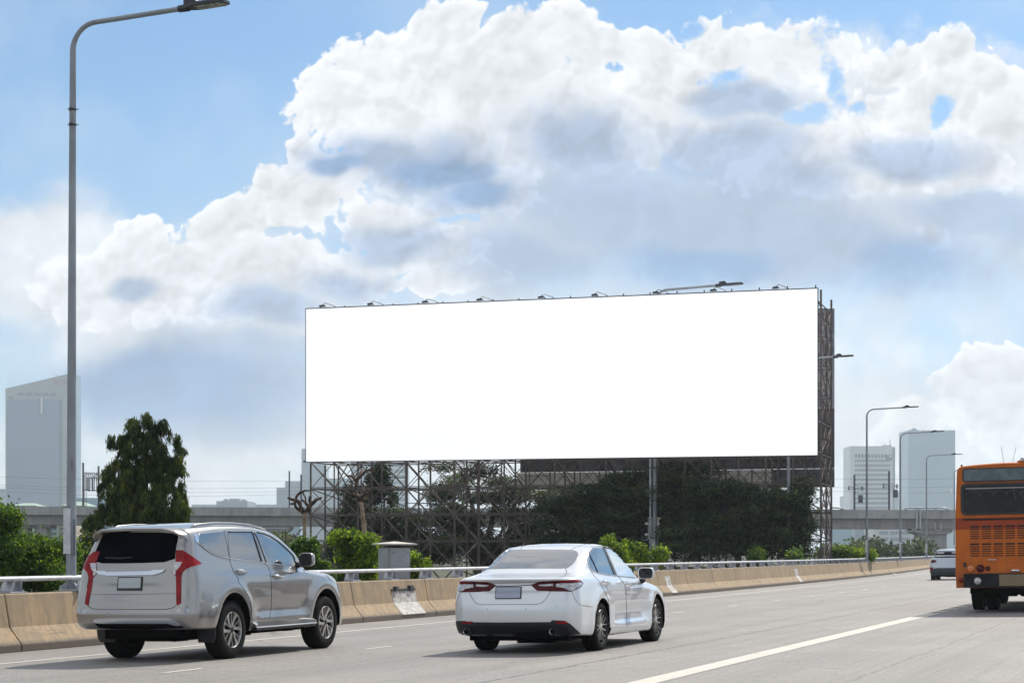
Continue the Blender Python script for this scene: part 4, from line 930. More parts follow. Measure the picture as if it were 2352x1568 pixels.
# bushes behind the barrier
def shrub(name, lab, px, n, per, L, W, cl, mats, Y, seed, cat='bush', group=None, **kw):
    b = tuple(at(px[0][0], HZ, Y).xy)+(-1.3,); t = thing(name, lab, cat, b, group=group)
    rs = random.Random(seed); pp = []
    for (u, v, ru, rv, dy, ry) in px:
        for q in range(5): pp.append((u+rs.uniform(-.6, .6)*ru, v+rs.uniform(-.6, .6)*rv, ru*rs.uniform(.3, .55), rv*rs.uniform(.3, .5), Y+dy+rs.uniform(-.5, .5)*ry, ry*0.6))
        for q in range(3): pp.append((u+rs.uniform(-.9, .9)*ru, v-rv*rs.uniform(.5, 1.0), ru*rs.uniform(.07, .16), rv*rs.uniform(.12, .28), Y+dy, 0.1))
    lob = px_lobes(pp)
    foliage('leaves', t, mats, lob, n, per, L, W, cl, seed=seed, origin=b, **kw)
    trunk_limbs(t, (0, 0, 0), [Vector(l[:3])-Vector(b) for l in lob[:4]], 0.03, seed, 'stem'); return t
shrub('leafy_bush', 'tall bright green bush at the left edge above the rail', [(8, 1225, 38, 60, 0, .5), (-10, 1190, 40, 30, .3, .5), (20, 1290, 50, 60, 0, .5), (-20, 1300, 50, 70, .5, .5)], 2600, 8, 0.075, 0.034, 0.07, LM_bush, 34, 31, lift=0.4)
shrub('leafy_bush', 'bright green bush between the left edge bush and the near lamp post', [(75, 1275, 38, 42, 0, .5), (120, 1290, 42, 45, .2, .5), (90, 1320, 70, 40, 0, .5), (150, 1300, 26, 60, .4, .4), (50, 1330, 40, 40, .3, .4), (60, 1255, 16, 22, 0, .3)], 3600, 8, 0.075, 0.034, 0.07, LM_bush, 34.5, 32, lift=0.4)
shrub('leafy_bush', 'small bush low between the near lamp post and the silver suv', [(190, 1300, 18, 60, 0, .4), (205, 1270, 16, 40, .2, .3)], 700, 8, 0.09, 0.04, 0.08, LM_mast, 38, 33)
shrub('vine_clump', 'bright green creeper mass arching left of the grey cabinet', [(772, 1238, 24, 9, 0, .3), (800, 1236, 22, 12, 0, .3), (818, 1252, 18, 18, 0, .3), (812, 1290, 16, 30, .1, .3), (786, 1275, 8, 20, 0, .2), (828, 1275, 14, 26, 0, .3), (800, 1320, 26, 22, 0, .3)], 1500, 8, 0.085, 0.06, 0.07, LM_vine, 47, 34, lift=0.2)
shrub('vine_clump', 'bright green creeper covering the foot of the taller pruned tree', [(848, 1252, 18, 18, 0, .3), (840, 1245, 26, 10, 0, .3), (856, 1285, 14, 34, 0, .3), (836, 1300, 20, 34, .1, .3), (850, 1330, 24, 20, 0, .3)], 1500, 8, 0.085, 0.06, 0.07, LM_vine, 46.5, 35, lift=0.2)
shrub('vine_clump', 'green creeper at the foot of the shorter pruned tree', [(690, 1262, 11, 26, 0, .2), (694, 1290, 15, 28, 0, .2), (680, 1260, 6, 10, 0, .2)], 600, 8, 0.08, 0.055, 0.06, LM_bush, 45, 36)
shrub('vine_clump', 'narrow green creeper column right of the shorter pruned tree', [(718, 1262, 9, 24, 0, .2), (716, 1290, 12, 24, 0, .2), (735, 1305, 20, 14, 0, .2), (750, 1320, 16, 14, 0, .2)], 600, 8, 0.08, 0.055, 0.06, LM_bush, 45, 37)
shrub('leafy_bush', 'small bright green bush at the right side of the grey cabinet', [(958, 1300, 14, 22, 0, .2), (972, 1310, 16, 24, 0, .2), (950, 1320, 12, 20, 0, .2), (952, 1283, 5, 14, 0, .1)], 600, 8, 0.075, 0.04, 0.06, LM_vine, 47, 38, lift=0.4)
shrub('leafy_bush', 'bright green bush behind the white sedan roof', [(1396, 1248, 14, 14, 0, .3), (1416, 1268, 18, 14, 0, .3), (1440, 1290, 20, 20, 0, .3)], 700, 8, 0.12, 0.05, 0.09, LM_vine, 66, 39, lift=0.2)
shrub('leafy_bush', 'bright green bush left of the strapped lamp pole', [(1452, 1268, 22, 18, 0, .3), (1470, 1284, 22, 18, 0, .3), (1446, 1290, 20, 22, 0, .3)], 800, 8, 0.13, 0.05, 0.09, LM_vine, 66.5, 40, lift=0.2)
shrub('leafy_bush', 'small bright green bush right of the strapped lamp pole', [(1516, 1273, 12, 10, 0, .2), (1508, 1290, 12, 20, 0, .2), (1524, 1266, 6, 5, 0, .1)], 350, 8, 0.13, 0.05, 0.09, LM_vine, 67, 41, lift=0.2)
for i, (u, v, ru, rv, lab) in enumerate(((1738, 1273, 12, 10, 'small bush on the rail line under the right part of the billboard'), (1830, 1274, 14, 8, 'small low bush at the foot of the right pole under the billboard'),
        (1917, 1270, 11, 14, 'small green bush at the foot of the truss right end'), (1945, 1266, 17, 11, 'dark green bush just right of the truss above the rail'), (1966, 1270, 14, 11, 'bright green bush between the truss and the tallest right lamp'), (2000, 1274, 8, 6, 'tiny green bush right of the tallest right lamp'))):
    shrub('leafy_bush', lab, [(u, v, ru, rv, 0, .5), (u-ru*0.4, v+3, ru*0.7, rv*0.8, 0, .4)], 150 if i < 2 else 240, 8, 0.15, 0.07, 0.15, LM_vine if i in (4, 5) else LM_bush, 112 if i > 1 else 93, 50+i, lift=0.3)
# far hazy tree belt
fl = []
rr2 = random.Random(9)
for k in range(56):
    u = 1890+k*4.4+rr2.uniform(-3, 3); hgt = 16+10*math.sin(u*0.045)+rr2.uniform(-5, 7); fl.append((u, 1280-hgt*0.55, rr2.uniform(7, 13), hgt*0.5+6, 250+rr2.uniform(-8, 8), 2.0))
for k in range(40): u = 560+k*6.5; fl.append((u, 1275-rr2.uniform(0, 10)-(14 if 640 < u < 690 else 0), 10, 16, 250+rr2.uniform(-8, 8), 2.0))
for k in range(70): fl.append((-2600+k*44+rr2.uniform(-15, 15), 1272-rr2.uniform(0, 12), rr2.uniform(18, 34), rr2.uniform(10, 20), 340+rr2.uniform(-12, 12), 3.0))
for k in range(30): fl.append((2500+k*50+rr2.uniform(-15, 15), 1272-rr2.uniform(0, 12), rr2.uniform(18, 34), rr2.uniform(10, 20), 340+rr2.uniform(-12, 12), 3.0))
o = foliage('tree_belt', None, LM_far, px_lobes(fl), 13000, 6, 0.75, 0.4, 0.5, seed=77)
tag(o, 'hazy belt of green trees under the viaduct', 'trees', kind='stuff')

# ------------------------------------------------------------------ the two pollarded trees
def pollard(name, lab, Y, trunk, branches, seed):
    b = at(trunk[0][0], HZ, Y); b.z = -1.3; t = thing(name, lab, 'tree', b, group='pruned leafless trees'); r = random.Random(seed)
    def q(u, v, dy=0): return at(u, v, Y+dy)-b
    m = MB(); m.tube([q(trunk[0][0]+2, 1330)]+[q(u, v) for u, v, _ in trunk], [trunk[0][2]/F*Y]+[w/F*Y for _, _, w in trunk], 12); m.build('trunk', M_barkp, t, smooth=True)
    for br in branches:
        n = len(br); dy = r.uniform(-0.4, 0.4); pts = []; rad = []
        for i in range(n-1):
            (u0, v0, w0), (u1, v1, w1) = br[i], br[i+1]; K = 4
            for k in range(K):
                f = k/K; pts.append(q(u0+(u1-u0)*f+r.uniform(-.5, .5), v0+(v1-v0)*f+r.uniform(-.5, .5), dy*(i+f)/(n-1))); rad.append((w0+(w1-w0)*f)/F*Y*r.uniform(0.88, 1.12))
        pts.append(q(br[-1][0], br[-1][1], dy)); rad.append(br[-1][2]/F*Y)
        m = MB(); m.tube(pts, rad, 9); m.build('branch', M_barkd, t, smooth=True)
def z10(x, y, w): return ((1100+x/3.92)/1.7415, (1850+y/3.92)/1.7415, w/3.92/1.7415/2)
pollard('pollarded_tree', 'shorter pruned bare tree with curled dark stubs, just right of the silver suv', 52, [z10(465, 1300, 62), z10(463, 1050, 60), z10(468, 850, 64), z10(470, 790, 80)],
  [[z10(440, 790, 50), z10(330, 700, 45), z10(305, 640, 40), z10(245, 645, 30)], [z10(325, 700, 38), z10(310, 620, 40), z10(340, 520, 42), z10(400, 465, 40), z10(460, 440, 38), z10(560, 430, 14)],
   [z10(450, 780, 60), z10(410, 700, 65), z10(370, 610, 60), z10(300, 585, 50), z10(195, 548, 30)], [z10(480, 790, 50), z10(560, 650, 55), z10(540, 580, 46), z10(556, 515, 40)],
   [z10(520, 700, 60), z10(590, 640, 60), z10(640, 580, 50), z10(725, 550, 40)], [z10(520, 670, 50), z10(470, 620, 45), z10(430, 580, 35)], [z10(490, 620, 25), z10(470, 530, 25), z10(435, 470, 22)],
   [z10(470, 790, 45), z10(500, 720, 40), z10(530, 690, 50)], [z10(540, 720, 60), z10(540, 790, 30), z10(525, 822, 8)]], 3)
pollard('pollarded_tree', 'taller pruned bare tree with dark forked stubs, left of the grey cabinet', 50, [z10(1428, 1300, 76), z10(1412, 1150, 72), z10(1385, 900, 66), z10(1360, 680, 62), z10(1345, 610, 80)],
  [[z10(1340, 600, 70), z10(1290, 520, 50), z10(1180, 480, 36), z10(1045, 425, 26)], [z10(1330, 560, 70), z10(1280, 480, 34), z10(1272, 350, 36), z10(1265, 270, 44)], [z10(1265, 275, 50), z10(1330, 220, 50), z10(1430, 130, 40), z10(1550, 85, 30)],
   [z10(1260, 280, 46), z10(1230, 230, 44), z10(1170, 205, 34), z10(1120, 200, 20)], [z10(1300, 230, 50), z10(1345, 160, 44), z10(1370, 120, 36)], [z10(1240, 250, 30), z10(1215, 210, 30), z10(1205, 180, 20)],
   [z10(1350, 600, 60), z10(1350, 500, 60), z10(1390, 420, 46), z10(1470, 340, 30)], [z10(1370, 600, 55), z10(1430, 550, 46), z10(1500, 450, 44), z10(1530, 410, 30), z10(1680, 370, 14)], [z10(1370, 520, 30), z10(1440, 465, 26), z10(1455, 460, 20)],
   [z10(1340, 560, 50), z10(1270, 580, 26), z10(1210, 570, 16)], [z10(1350, 620, 60), z10(1350, 540, 90), z10(1360, 500, 60)]], 4)
tb = at(636, HZ, 44); tb.z = -1.3; t = thing('bare_sapling', 'thin bare twigs rising just above the silver suv bonnet', 'plant', tb)
def z12(x, y): return ((800+x/5.2267)/1.7415, (1950+y/5.2267)/1.7415)
m = MB()
for pl in ([(1780, 1165), (1785, 1000), (1790, 850)], [(1780, 1160), (1860, 1100), (1945, 985)], [(1815, 1200), (1880, 1130), (1960, 1060), (2050, 940), (2100, 860)], [(1880, 1130), (1925, 1060), (1965, 975)], [(2050, 940), (2100, 900), (2135, 850)]):
    m.tube([at(*z12(*p), 44)-tb for p in pl], 0.011, 5)
m.tube([(0, 0, 0), at(*z12(1780, 1165), 44)-tb], 0.02, 6); m.tube([(0.02, 0, 0), at(*z12(1815, 1200), 44)-tb], 0.02, 6)
m.build('twigs', M_barkd, t)

# ------------------------------------------------------------------ roadside cabinet
M_cab = mat('cabinet_grey_enamel', (0.36, 0.38, 0.41), 0.5, fn=mottled((0.38, 0.40, 0.43), (0.31, 0.33, 0.35), 2.5)); M_cabl = M_cab
cb = at(906, HZ, 43.9); cb.z = -1.3; cab = thing('roadside_cabinet', 'grey metal cabinet with a flat peaked roof behind the barrier', 'cabinet', cb, rz=math.radians(33))
m = MB(); m.box((0, 0, 1.42), (0.56, 0.52, 2.84)); m.build('body', M_black, cab)
z0, z1 = 0.3, 2.83
m = MB(); m.box((-0.015, -0.275, (z0+z1)/2), (0.545, 0.03, z1-z0)); m.box((-0.27, -0.285, (z0+z1)/2), (0.02, 0.05, z1-z0)); m.build('front_door', M_cab, cab, bevel=0.004)
m = MB(); m.box((0.292, 0.015, (z0+z1)/2), (0.03, 0.50, z1-z0)); m.build('side_panel', M_cab, cab, bevel=0.004)
m = MB(); m.box((-0.292, 0.0, (z0+z1)/2), (0.03, 0.50, z1-z0)); m.build('side_panel', M_cab, cab, bevel=0.004)
m = MB()
for x in (-0.2, 0.2): m.tube([(x, -0.295, 2.72), (x, -0.29, 2.72)], 0.014, 8)
for y in (-0.19, 0.2): m.box((0.31, y, 2.72), (0.006, 0.014, 0.03))
for y in (-0.04, 0.06):
    for z in (2.71, 2.76): m.box((0.309, y, z), (0.005, 0.012, 0.014))
m.build('fixings', M_darkmetal, cab)
m = MB(); w = 0.40
m.add([(-w, -w, 2.90), (w, -w, 2.90), (w, w, 2.90), (-w, w, 2.90), (-w, -w, 2.93), (w, -w, 2.93), (w, w, 2.93), (-w, w, 2.93), (0, 0, 2.985)], [(3,2,1,0), (0,1,5,4), (1,2,6,5), (2,3,7,6), (3,0,4,7), (4,5,8), (5,6,8), (6,7,8), (7,4,8)])
m.build('roof', mat('cabinet_roof', (0.55, 0.52, 0.46), 0.6), cab)
m = MB()
for x in (-0.24, 0.24):
    for y in (-0.2, 0.2): m.box((x, y, 2.87), (0.03, 0.03, 0.09))
m.build('roof_spacer', M_darkmetal, cab)

# ------------------------------------------------------------------ the haze in the air
def haze_box():
    m = MB(); m.box((0, 2900, 125), (9000, 6000, 258)); o = m.build('haze', [], None)
    hm = bpy.data.materials.new('haze'); hm.use_nodes = True; g = NG(hm.node_tree)
    v = g.n('ShaderNodeVolumePrincipled'); v.inputs['Color'].default_value = (0.84, 0.93, 1.0, 1); v.inputs['Density'].default_value = HAZE; v.inputs['Anisotropy'].default_value = 0.35
    out = g.n('ShaderNodeOutputMaterial'); g.link(v.outputs[0], out.inputs['Volume']); o.data.materials.append(hm)
    tag(o, 'pale haze in the air', 'haze', kind='stuff')
HAZE = 0.00017
haze_box()
# ------------------------------------------------------------------ cars: tools
def flake_fn(base, tint, sc=900):
    def fn(g, b):
        v = objco(g); n = g.noise(v, sc, 1, 0.5); c = g.mix(g.ramp(n, 0.3, 0.7), tuple(x*0.86 for x in base)+(1,), tuple(min(1, x*1.12) for x in base)+(1,))
        d = g.noise(v, 1.8, 4, 0.6); geo = g.n('ShaderNodeNewGeometry'); c = g.mix(g.m('MULTIPLY', g.ramp(d, 0.5, 0.8), 0.12), c, tint+(1,)); g.link(c, b.inputs['Base Color'])
        nm = g.n('ShaderNodeBump'); nm.inputs['Strength'].default_value = 0.006; nm.inputs['Distance'].default_value = 0.02; g.link(g.noise(v, 5.5, 2, 0.4), nm.inputs['Height'])
        g.link(nm.outputs[0], b.inputs['Coat Normal'])
    return fn
M_silver = mat('silver_paint', (0.5, 0.5, 0.5), 0.30, 0.85, coat=1.0, coatr=0.02, fn=flake_fn((0.315, 0.31, 0.305), (0.28, 0.265, 0.245)))
M_white = mat('pearl_white_paint', (0.7, 0.73, 0.76), 0.30, 0.30, coat=1.0, coatr=0.02, fn=flake_fn((0.72, 0.745, 0.775), (0.66, 0.66, 0.65)))
M_white2 = mat('white_paint', (0.68, 0.72, 0.76), 0.35, 0.05, coat=1.0, coatr=0.04, fn=flake_fn((0.48, 0.53, 0.60), (0.58, 0.58, 0.57)))
def glassm(name, col, refl, rough=0.02, tint=(0.9, 0.9, 0.9), blend=0.32):
    m = bpy.data.materials.new(name); m.use_nodes = True; g = NG(m.node_tree)
    b = g.n('ShaderNodeBsdfPrincipled'); b.inputs['Base Color'].default_value = tuple(col)+(1,); b.inputs['Roughness'].default_value = 0.25; b.inputs['Specular IOR Level'].default_value = 0.0
    gl = g.n('ShaderNodeBsdfGlossy'); gl.inputs[0].default_value = tuple(tint)+(1,); gl.inputs['Roughness'].default_value = rough
    fr = g.n('ShaderNodeLayerWeight'); fr.inputs[0].default_value = blend
    nm = g.n('ShaderNodeBump'); nm.inputs['Strength'].default_value = 0.03; nm.inputs['Distance'].default_value = 0.02; g.link(g.noise(objco(g), 3.0, 2, 0.4), nm.inputs['Height']); g.link(nm.outputs[0], gl.inputs['Normal'])
    mx = g.n('ShaderNodeMixShader'); g.link(g.m('ADD', refl, g.m('MULTIPLY', fr.outputs['Fresnel'], 1-refl), clamp=True), mx.inputs[0])
    o = g.n('ShaderNodeOutputMaterial'); g.link(b.outputs[0], mx.inputs[1]); g.link(gl.outputs[0], mx.inputs[2]); g.link(mx.outputs[0], o.inputs[0]); return m
M_glassr = glassm('dark_tailgate_glass', (0.003, 0.004, 0.007), 0.0, blend=0.04)
M_glasss = glassm('tinted_side_glass', (0.02, 0.024, 0.028), 0.30)
M_glassm = glassm('reflective_film_glass', (0.03, 0.035, 0.04), 0.38)
M_chrome = mat('chrome', (0.75, 0.76, 0.78), 0.08, 1.0)
M_satin = mat('satin_chrome', (0.55, 0.60, 0.68), 0.22, 0.9)
M_seam = mat('panel_gap_black', (0.01, 0.01, 0.012), 0.8)
M_tyre = mat('tyre_rubber', (0.01, 0.01, 0.01), 0.9, spec=0.2, fn=mottled((0.004, 0.004, 0.0045), (0.010, 0.010, 0.010), 12))
M_rimd = mat('rim_dark_pocket', (0.018, 0.018, 0.020), 0.4, 0.5)
M_rimb = mat('machined_alloy', (0.55, 0.54, 0.52), 0.3, 0.95)
M_rimk = mat('grey_alloy', (0.05, 0.052, 0.056), 0.35, 0.7)
M_redl = mat('red_lens', (0.42, 0.008, 0.012), 0.25, spec=0.12, coat=0.22, coatr=0.02, fn=lambda g, b: g.link(g.mix(g.ramp(g.noise(g.vm('MULTIPLY', objco(g), (3, 3, 9)), 1.0, 2), 0.3, 0.7), (0.30, 0.006, 0.010, 1), (0.17, 0.003, 0.007, 1)), b.inputs['Base Color']))
M_redd = mat('dark_red_lens', (0.07, 0.003, 0.006), 0.25, spec=0.12, coat=0.22, coatr=0.02)
M_clear = mat('clear_lens', (0.45, 0.46, 0.48), 0.15, 0.3, coat=1.0, coatr=0.02, fn=lambda g, b: g.link(g.mix(g.ramp(g.noise(g.vm('MULTIPLY', objco(g), (25, 25, 120)), 1.0, 1), 0.3, 0.7), (0.62, 0.62, 0.64, 1), (0.30, 0.30, 0.32, 1)), b.inputs['Base Color']))
M_platem = mat('blank_number_plate', (0.42, 0.46, 0.49), 0.5)
M_plateb = mat('blank_number_plate_blue', (0.36, 0.40, 0.50), 0.5)
M_amber = mat('amber_lens', (0.62, 0.16, 0.015), 0.15, coat=1.0)

def interp(tab, x):
    if not isinstance(tab, (list, tuple)): return tab
    if x <= tab[0][0]: return tab[0][1]
    for (a, p), (b, q) in zip(tab, tab[1:]):
        if x <= b: f = (x-a)/(b-a); f = f*f*(3-2*f)*0.35+f*0.65; return p+(q-p)*f
    return tab[-1][1]
def loop_pts(lv, nr=9, nc=8, ns=46, nf=8):
    """half outline (y >= 0) from the rear centre to the front centre of one level"""
    xr, xf = lv['xr'], lv['xf']; rx, ry = lv.get('rc', (0.22, 0.22)); fx, fy = lv.get('fc', (0.35, 0.35)); cr = lv.get('cr', 0.05); cf = lv.get('cf', 0.12)
    W = lambda x: interp(lv['w'], x); Z = lambda x: interp(lv['z'], x); pw = lv.get('pw', 2.3)
    pts = []; wr = W(xr+rx); yc = wr-ry
    for k in range(nr): y = yc*k/nr; pts.append((xr+cr*(y/wr)**2, y))
    x0 = xr+cr*(yc/wr)**2; 
    for k in range(nc):
        a = (math.pi/2)*k/nc; c, s = math.sin(a), math.cos(a)
        pts.append((x0+(xr+rx-x0)*(1-abs(s)**(2/pw)), yc+ry*abs(c)**(2/pw)))
    xa, xb = xr+rx, xf-fx
    for k in range(ns): x = xa+(xb-xa)*k/ns; pts.append((x, W(x)))
    wf = W(xb); yf = wf-fy; x1 = xf-cf*(yf/wf)**2
    for k in range(nc):
        a = (math.pi/2)*k/nc; c, s = math.sin(a), math.cos(a)
        pts.append((xb+(x1-xb)*abs(c)**(2/pw), yf+fy*abs(s)**(2/pw)))
    for k in range(nf+1): y = yf*(1-k/nf); pts.append((xf-cf*(y/wf)**2, y))
    zc = lv.get('zc', 0.0)      # crown: how much the level rises towards the centre line
    return [(x, y, Z(x)+zc*(1-(y/max(wr, wf))**2)) for x, y in pts]
def catmull(P, sub):
    """P: (K, M, 3); interpolate along K"""
    K = len(P); out = []
    for i in range(K-1):
        p0, p1, p2, p3 = P[max(i-1, 0)], P[i], P[i+1], P[min(i+2, K-1)]
        d1 = (p2-p0)*0.5; d2 = (p3-p1)*0.5; L = np.linalg.norm(p2-p1, axis=-1, keepdims=True)
        for d in (d1, d2): pass
        l1 = np.linalg.norm(d1, axis=-1, keepdims=True)+1e-9; l2 = np.linalg.norm(d2, axis=-1, keepdims=True)+1e-9
        d1 = d1*np.minimum(1, 1.2*L/l1); d2 = d2*np.minimum(1, 1.2*L/l2)
        for k in range(sub):
            t = k/sub; h1 = 2*t**3-3*t**2+1; h2 = t**3-2*t**2+t; h3 = -2*t**3+3*t**2; h4 = t**3-t**2
            out.append(p1*h1+d1*h2+p2*h3+d2*h4)
    out.append(P[-1]); return np.array(out)
def car_body(levels, sub, hook, wells, name, mt, parent, well_mat, wr=0.46, cutx=None):
    P = catmull(np.array([loop_pts(l) for l in levels]), sub)
    if hook: P = hook(P)
    K, M = P.shape[:2]
    full = np.concatenate([P, (P*np.array([1, -1, 1]))[:, 1:-1][:, ::-1]], 1); N = full.shape[1]
    V = full.reshape(-1, 3); f = []
    for k in range(K-1):
        for i in range(N): j = (i+1) % N; f.append((k*N+i, k*N+j, (k+1)*N+j, (k+1)*N+i))
    vl = [tuple(p) for p in V]; cb_ = len(vl); vl.append(tuple(full[0].mean(0))); ct = len(vl); vl.append((full[-1][:, 0].mean(), 0, full[-1][:, 2].max()+0.002))
    for i in range(N): j = (i+1) % N; f.append((cb_, j, i)); f.append((ct, (K-1)*N+i, (K-1)*N+j))
    me = bpy.data.meshes.new(name); me.from_pydata(vl, [], f); bm = bmesh.new(); bm.from_mesh(me); bmesh.ops.recalc_face_normals(bm, faces=bm.faces); bm.to_mesh(me)
    bvh = BVHTree.FromBMesh(bm); bm.free()
    me.materials.append(mt); me.materials.append(well_mat)
    o = bpy.data.objects.new(name, me); COL.objects.link(o)
    cutters = []
    for (wx, wz) in wells:
        for sg in (-1, 1):
            m = MB(); n = 56; R0 = wr
            pr = [(wx+R0*math.cos(2*math.pi*k/n), wz+R0*math.sin(2*math.pi*k/n)*1.0) for k in range(n)]
            pr = [(x, z if z > wz-0.05 else z-0.35) for x, z in pr]
            m.prism(pr, lambda x, z: (x, sg*0.56, z), lambda x, z: (x, sg*1.3, z)); c = m.build('cut', well_mat); c.data.materials.clear(); c.data.materials.append(mt); c.data.materials.append(well_mat)
            c.data.polygons.foreach_set('material_index', [1]*len(c.data.polygons)); cutters.append(c)
            b = o.modifiers.new('b', 'BOOLEAN'); b.operation = 'DIFFERENCE'; b.object = c; b.solver = 'EXACT'
    dg = bpy.context.evaluated_depsgraph_get(); dg.update(); nm = bpy.data.meshes.new_from_object(o.evaluated_get(dg)); o.modifiers.clear(); o.data = nm; nm.name = name
    for c in cutters: bpy.data.objects.remove(c)
    nm.polygons.foreach_set('use_smooth', [True]*len(nm.polygons)); nm.set_sharp_from_angle(angle=math.radians(38)); o.parent = parent
    return o, bvh

class Car:
    def __init__(s, X, Y, th=TH, g=None):
        sl = X*math.cos(TH)-Y*math.sin(TH); s.X, s.Y = X, Y; z = road_z(sl) if g is None else g
        s.M = Matrix.Translation((X, Y, z)) @ Matrix.Rotation(math.pi/2-th, 4, 'Z') @ Matrix.Rotation(-0.0142, 4, 'X'); s.Mi = s.M.inverted()
        s.o = s.Mi @ Vector((0, 0, CAMZ))
    def ray(s, u, v): return s.o, ((s.Mi.to_3x3() @ Vector(((u-CXP)/F, 1, (HZ-v)/F))).normalized())
    def hit(s, u, v):
        o, d = s.ray(u, v); p, n, i, t = s.bvh.ray_cast(o, d)
        if p is None:
            best = None; D0 = math.hypot(s.X, s.Y)
            for k in range(60):
                q = o+d*(D0-4+k*0.15); r_ = s.bvh.find_nearest(q)
                if r_[0] is not None and (best is None or r_[3] < best[3]): best = r_
            p, n = best[0], best[1]
        if n.dot(d) > 0: n = -n
        return Vector(p), Vector(n)
    def onplane(s, u, v, axis, val):
        o, d = s.ray(u, v); t = (val-o[axis])/d[axis]; return o+d*t
    def patch(s, name, px, off, mt, parent, res=3.5, thick=0.006, mirror=False, both=False, flat=None):
        """panel that follows the body inside a closed outline; px in frame pixels"""
        n = len(px); out = []
        for i in range(n):
            a, b = Vector(px[i]), Vector(px[(i+1) % n]); k = max(1, int((b-a).length/res))
            for j in range(k): out.append(a.lerp(b, j/k))
        def inside(p):
            c = False
            for i in range(len(out)):
                a, b = out[i], out[i-1]
                if (a.y > p.y) != (b.y > p.y) and p.x < (b.x-a.x)*(p.y-a.y)/(b.y-a.y)+a.x: c = not c
            return c
        x0, x1 = min(p.x for p in out), max(p.x for p in out); y0, y1 = min(p.y for p in out), max(p.y for p in out); pts = list(out)
        yy = y0+res/2; row = 0
        while yy < y1:
            xx = x0+(res/2 if row % 2 else 0)
            while xx < x1:
                p = Vector((xx, yy))
                if inside(p) and min((p-q).length_squared for q in out) > (res*0.45)**2: pts.append(p)
                xx += res
            yy += res*0.87; row += 1
        nb = len(out); vs, es, fs, *_ = delaunay_2d_cdt(pts, [(i, (i+1) % nb) for i in range(nb)], [], 1, 1e-5)
        H = [s.hit(p.x, p.y) for p in vs]
        if flat: H = [(s.onplane(p.x, p.y, *flat), Vector((-1, 0, 0)) if flat[0] == 0 else Vector((0, -1, 0))) for p in vs]
        # smooth the normals
        nn = [h[1].copy() for h in H]
        for f in fs:
            a = sum((H[i][1] for i in f), Vector())
            for i in f: nn[i] += a
        top = [H[i][0]+nn[i].normalized()*off for i in range(len(H))]; bot = [H[i][0]+nn[i].normalized()*(off-thick) for i in range(len(H))]
        cnt = {}
        for f in fs:
            for i in range(len(f)): e = (f[i], f[(i+1) % len(f)]); k = tuple(sorted(e)); cnt.setdefault(k, []).append(e)
        sides = [c[0] for c in cnt.values() if len(c) == 1]; N = len(top); objs = []
        for sg in ([1, -1] if both else [-1 if mirror else 1]):
            vv = [(p.x, p.y*sg, p.z) for p in top+bot]; ff = [tuple(f) for f in fs]+[tuple(i+N for i in reversed(f)) for f in fs]+[(b, a, a+N, b+N) for a, b in sides]
            m = MB(); m.add(vv, ff); o = m.build(name, mt, parent if not (both and callable(parent)) else parent(sg), smooth=True); o.data.set_sharp_from_angle(angle=math.radians(40)); objs.append(o)
        return objs if both else objs[0]
    def line(s, name, px, r, mt, parent, off=0.0, closed=False, both=False, mirror=False, res=5, mb=None):
        out = []; n = len(px)
        for i in range(n if closed else n-1):
            a, b = Vector(px[i]), Vector(px[(i+1) % n]); k = max(1, int((b-a).length/res))
            for j in range(k): out.append(a.lerp(b, j/k))
        out.append(Vector(px[0] if closed else px[-1])); P = []
        for p in out: h, nn = s.hit(p.x, p.y); P.append(h+nn*off)
        res_ = []
        for sg in ([1, -1] if both else [-1 if mirror else 1]):
            if mb is not None: mb.tube([(p.x, p.y*sg, p.z) for p in P], r, 5); continue
            m = MB(); m.tube([(p.x, p.y*sg, p.z) for p in P], r, 6); res_.append(m.build(name, mt, parent, smooth=True))
        return res_
def smooth_poly(px, it=2, keep=()):
    """round the corners of a closed outline (Chaikin)"""
    for _ in range(it):
        out = []
        for i in range(len(px)):
            a, b = px[i], px[(i+1) % len(px)]; out += [(a[0]*0.75+b[0]*0.25, a[1]*0.75+b[1]*0.25), (a[0]*0.25+b[0]*0.75, a[1]*0.25+b[1]*0.75)]
        px = out
    return px
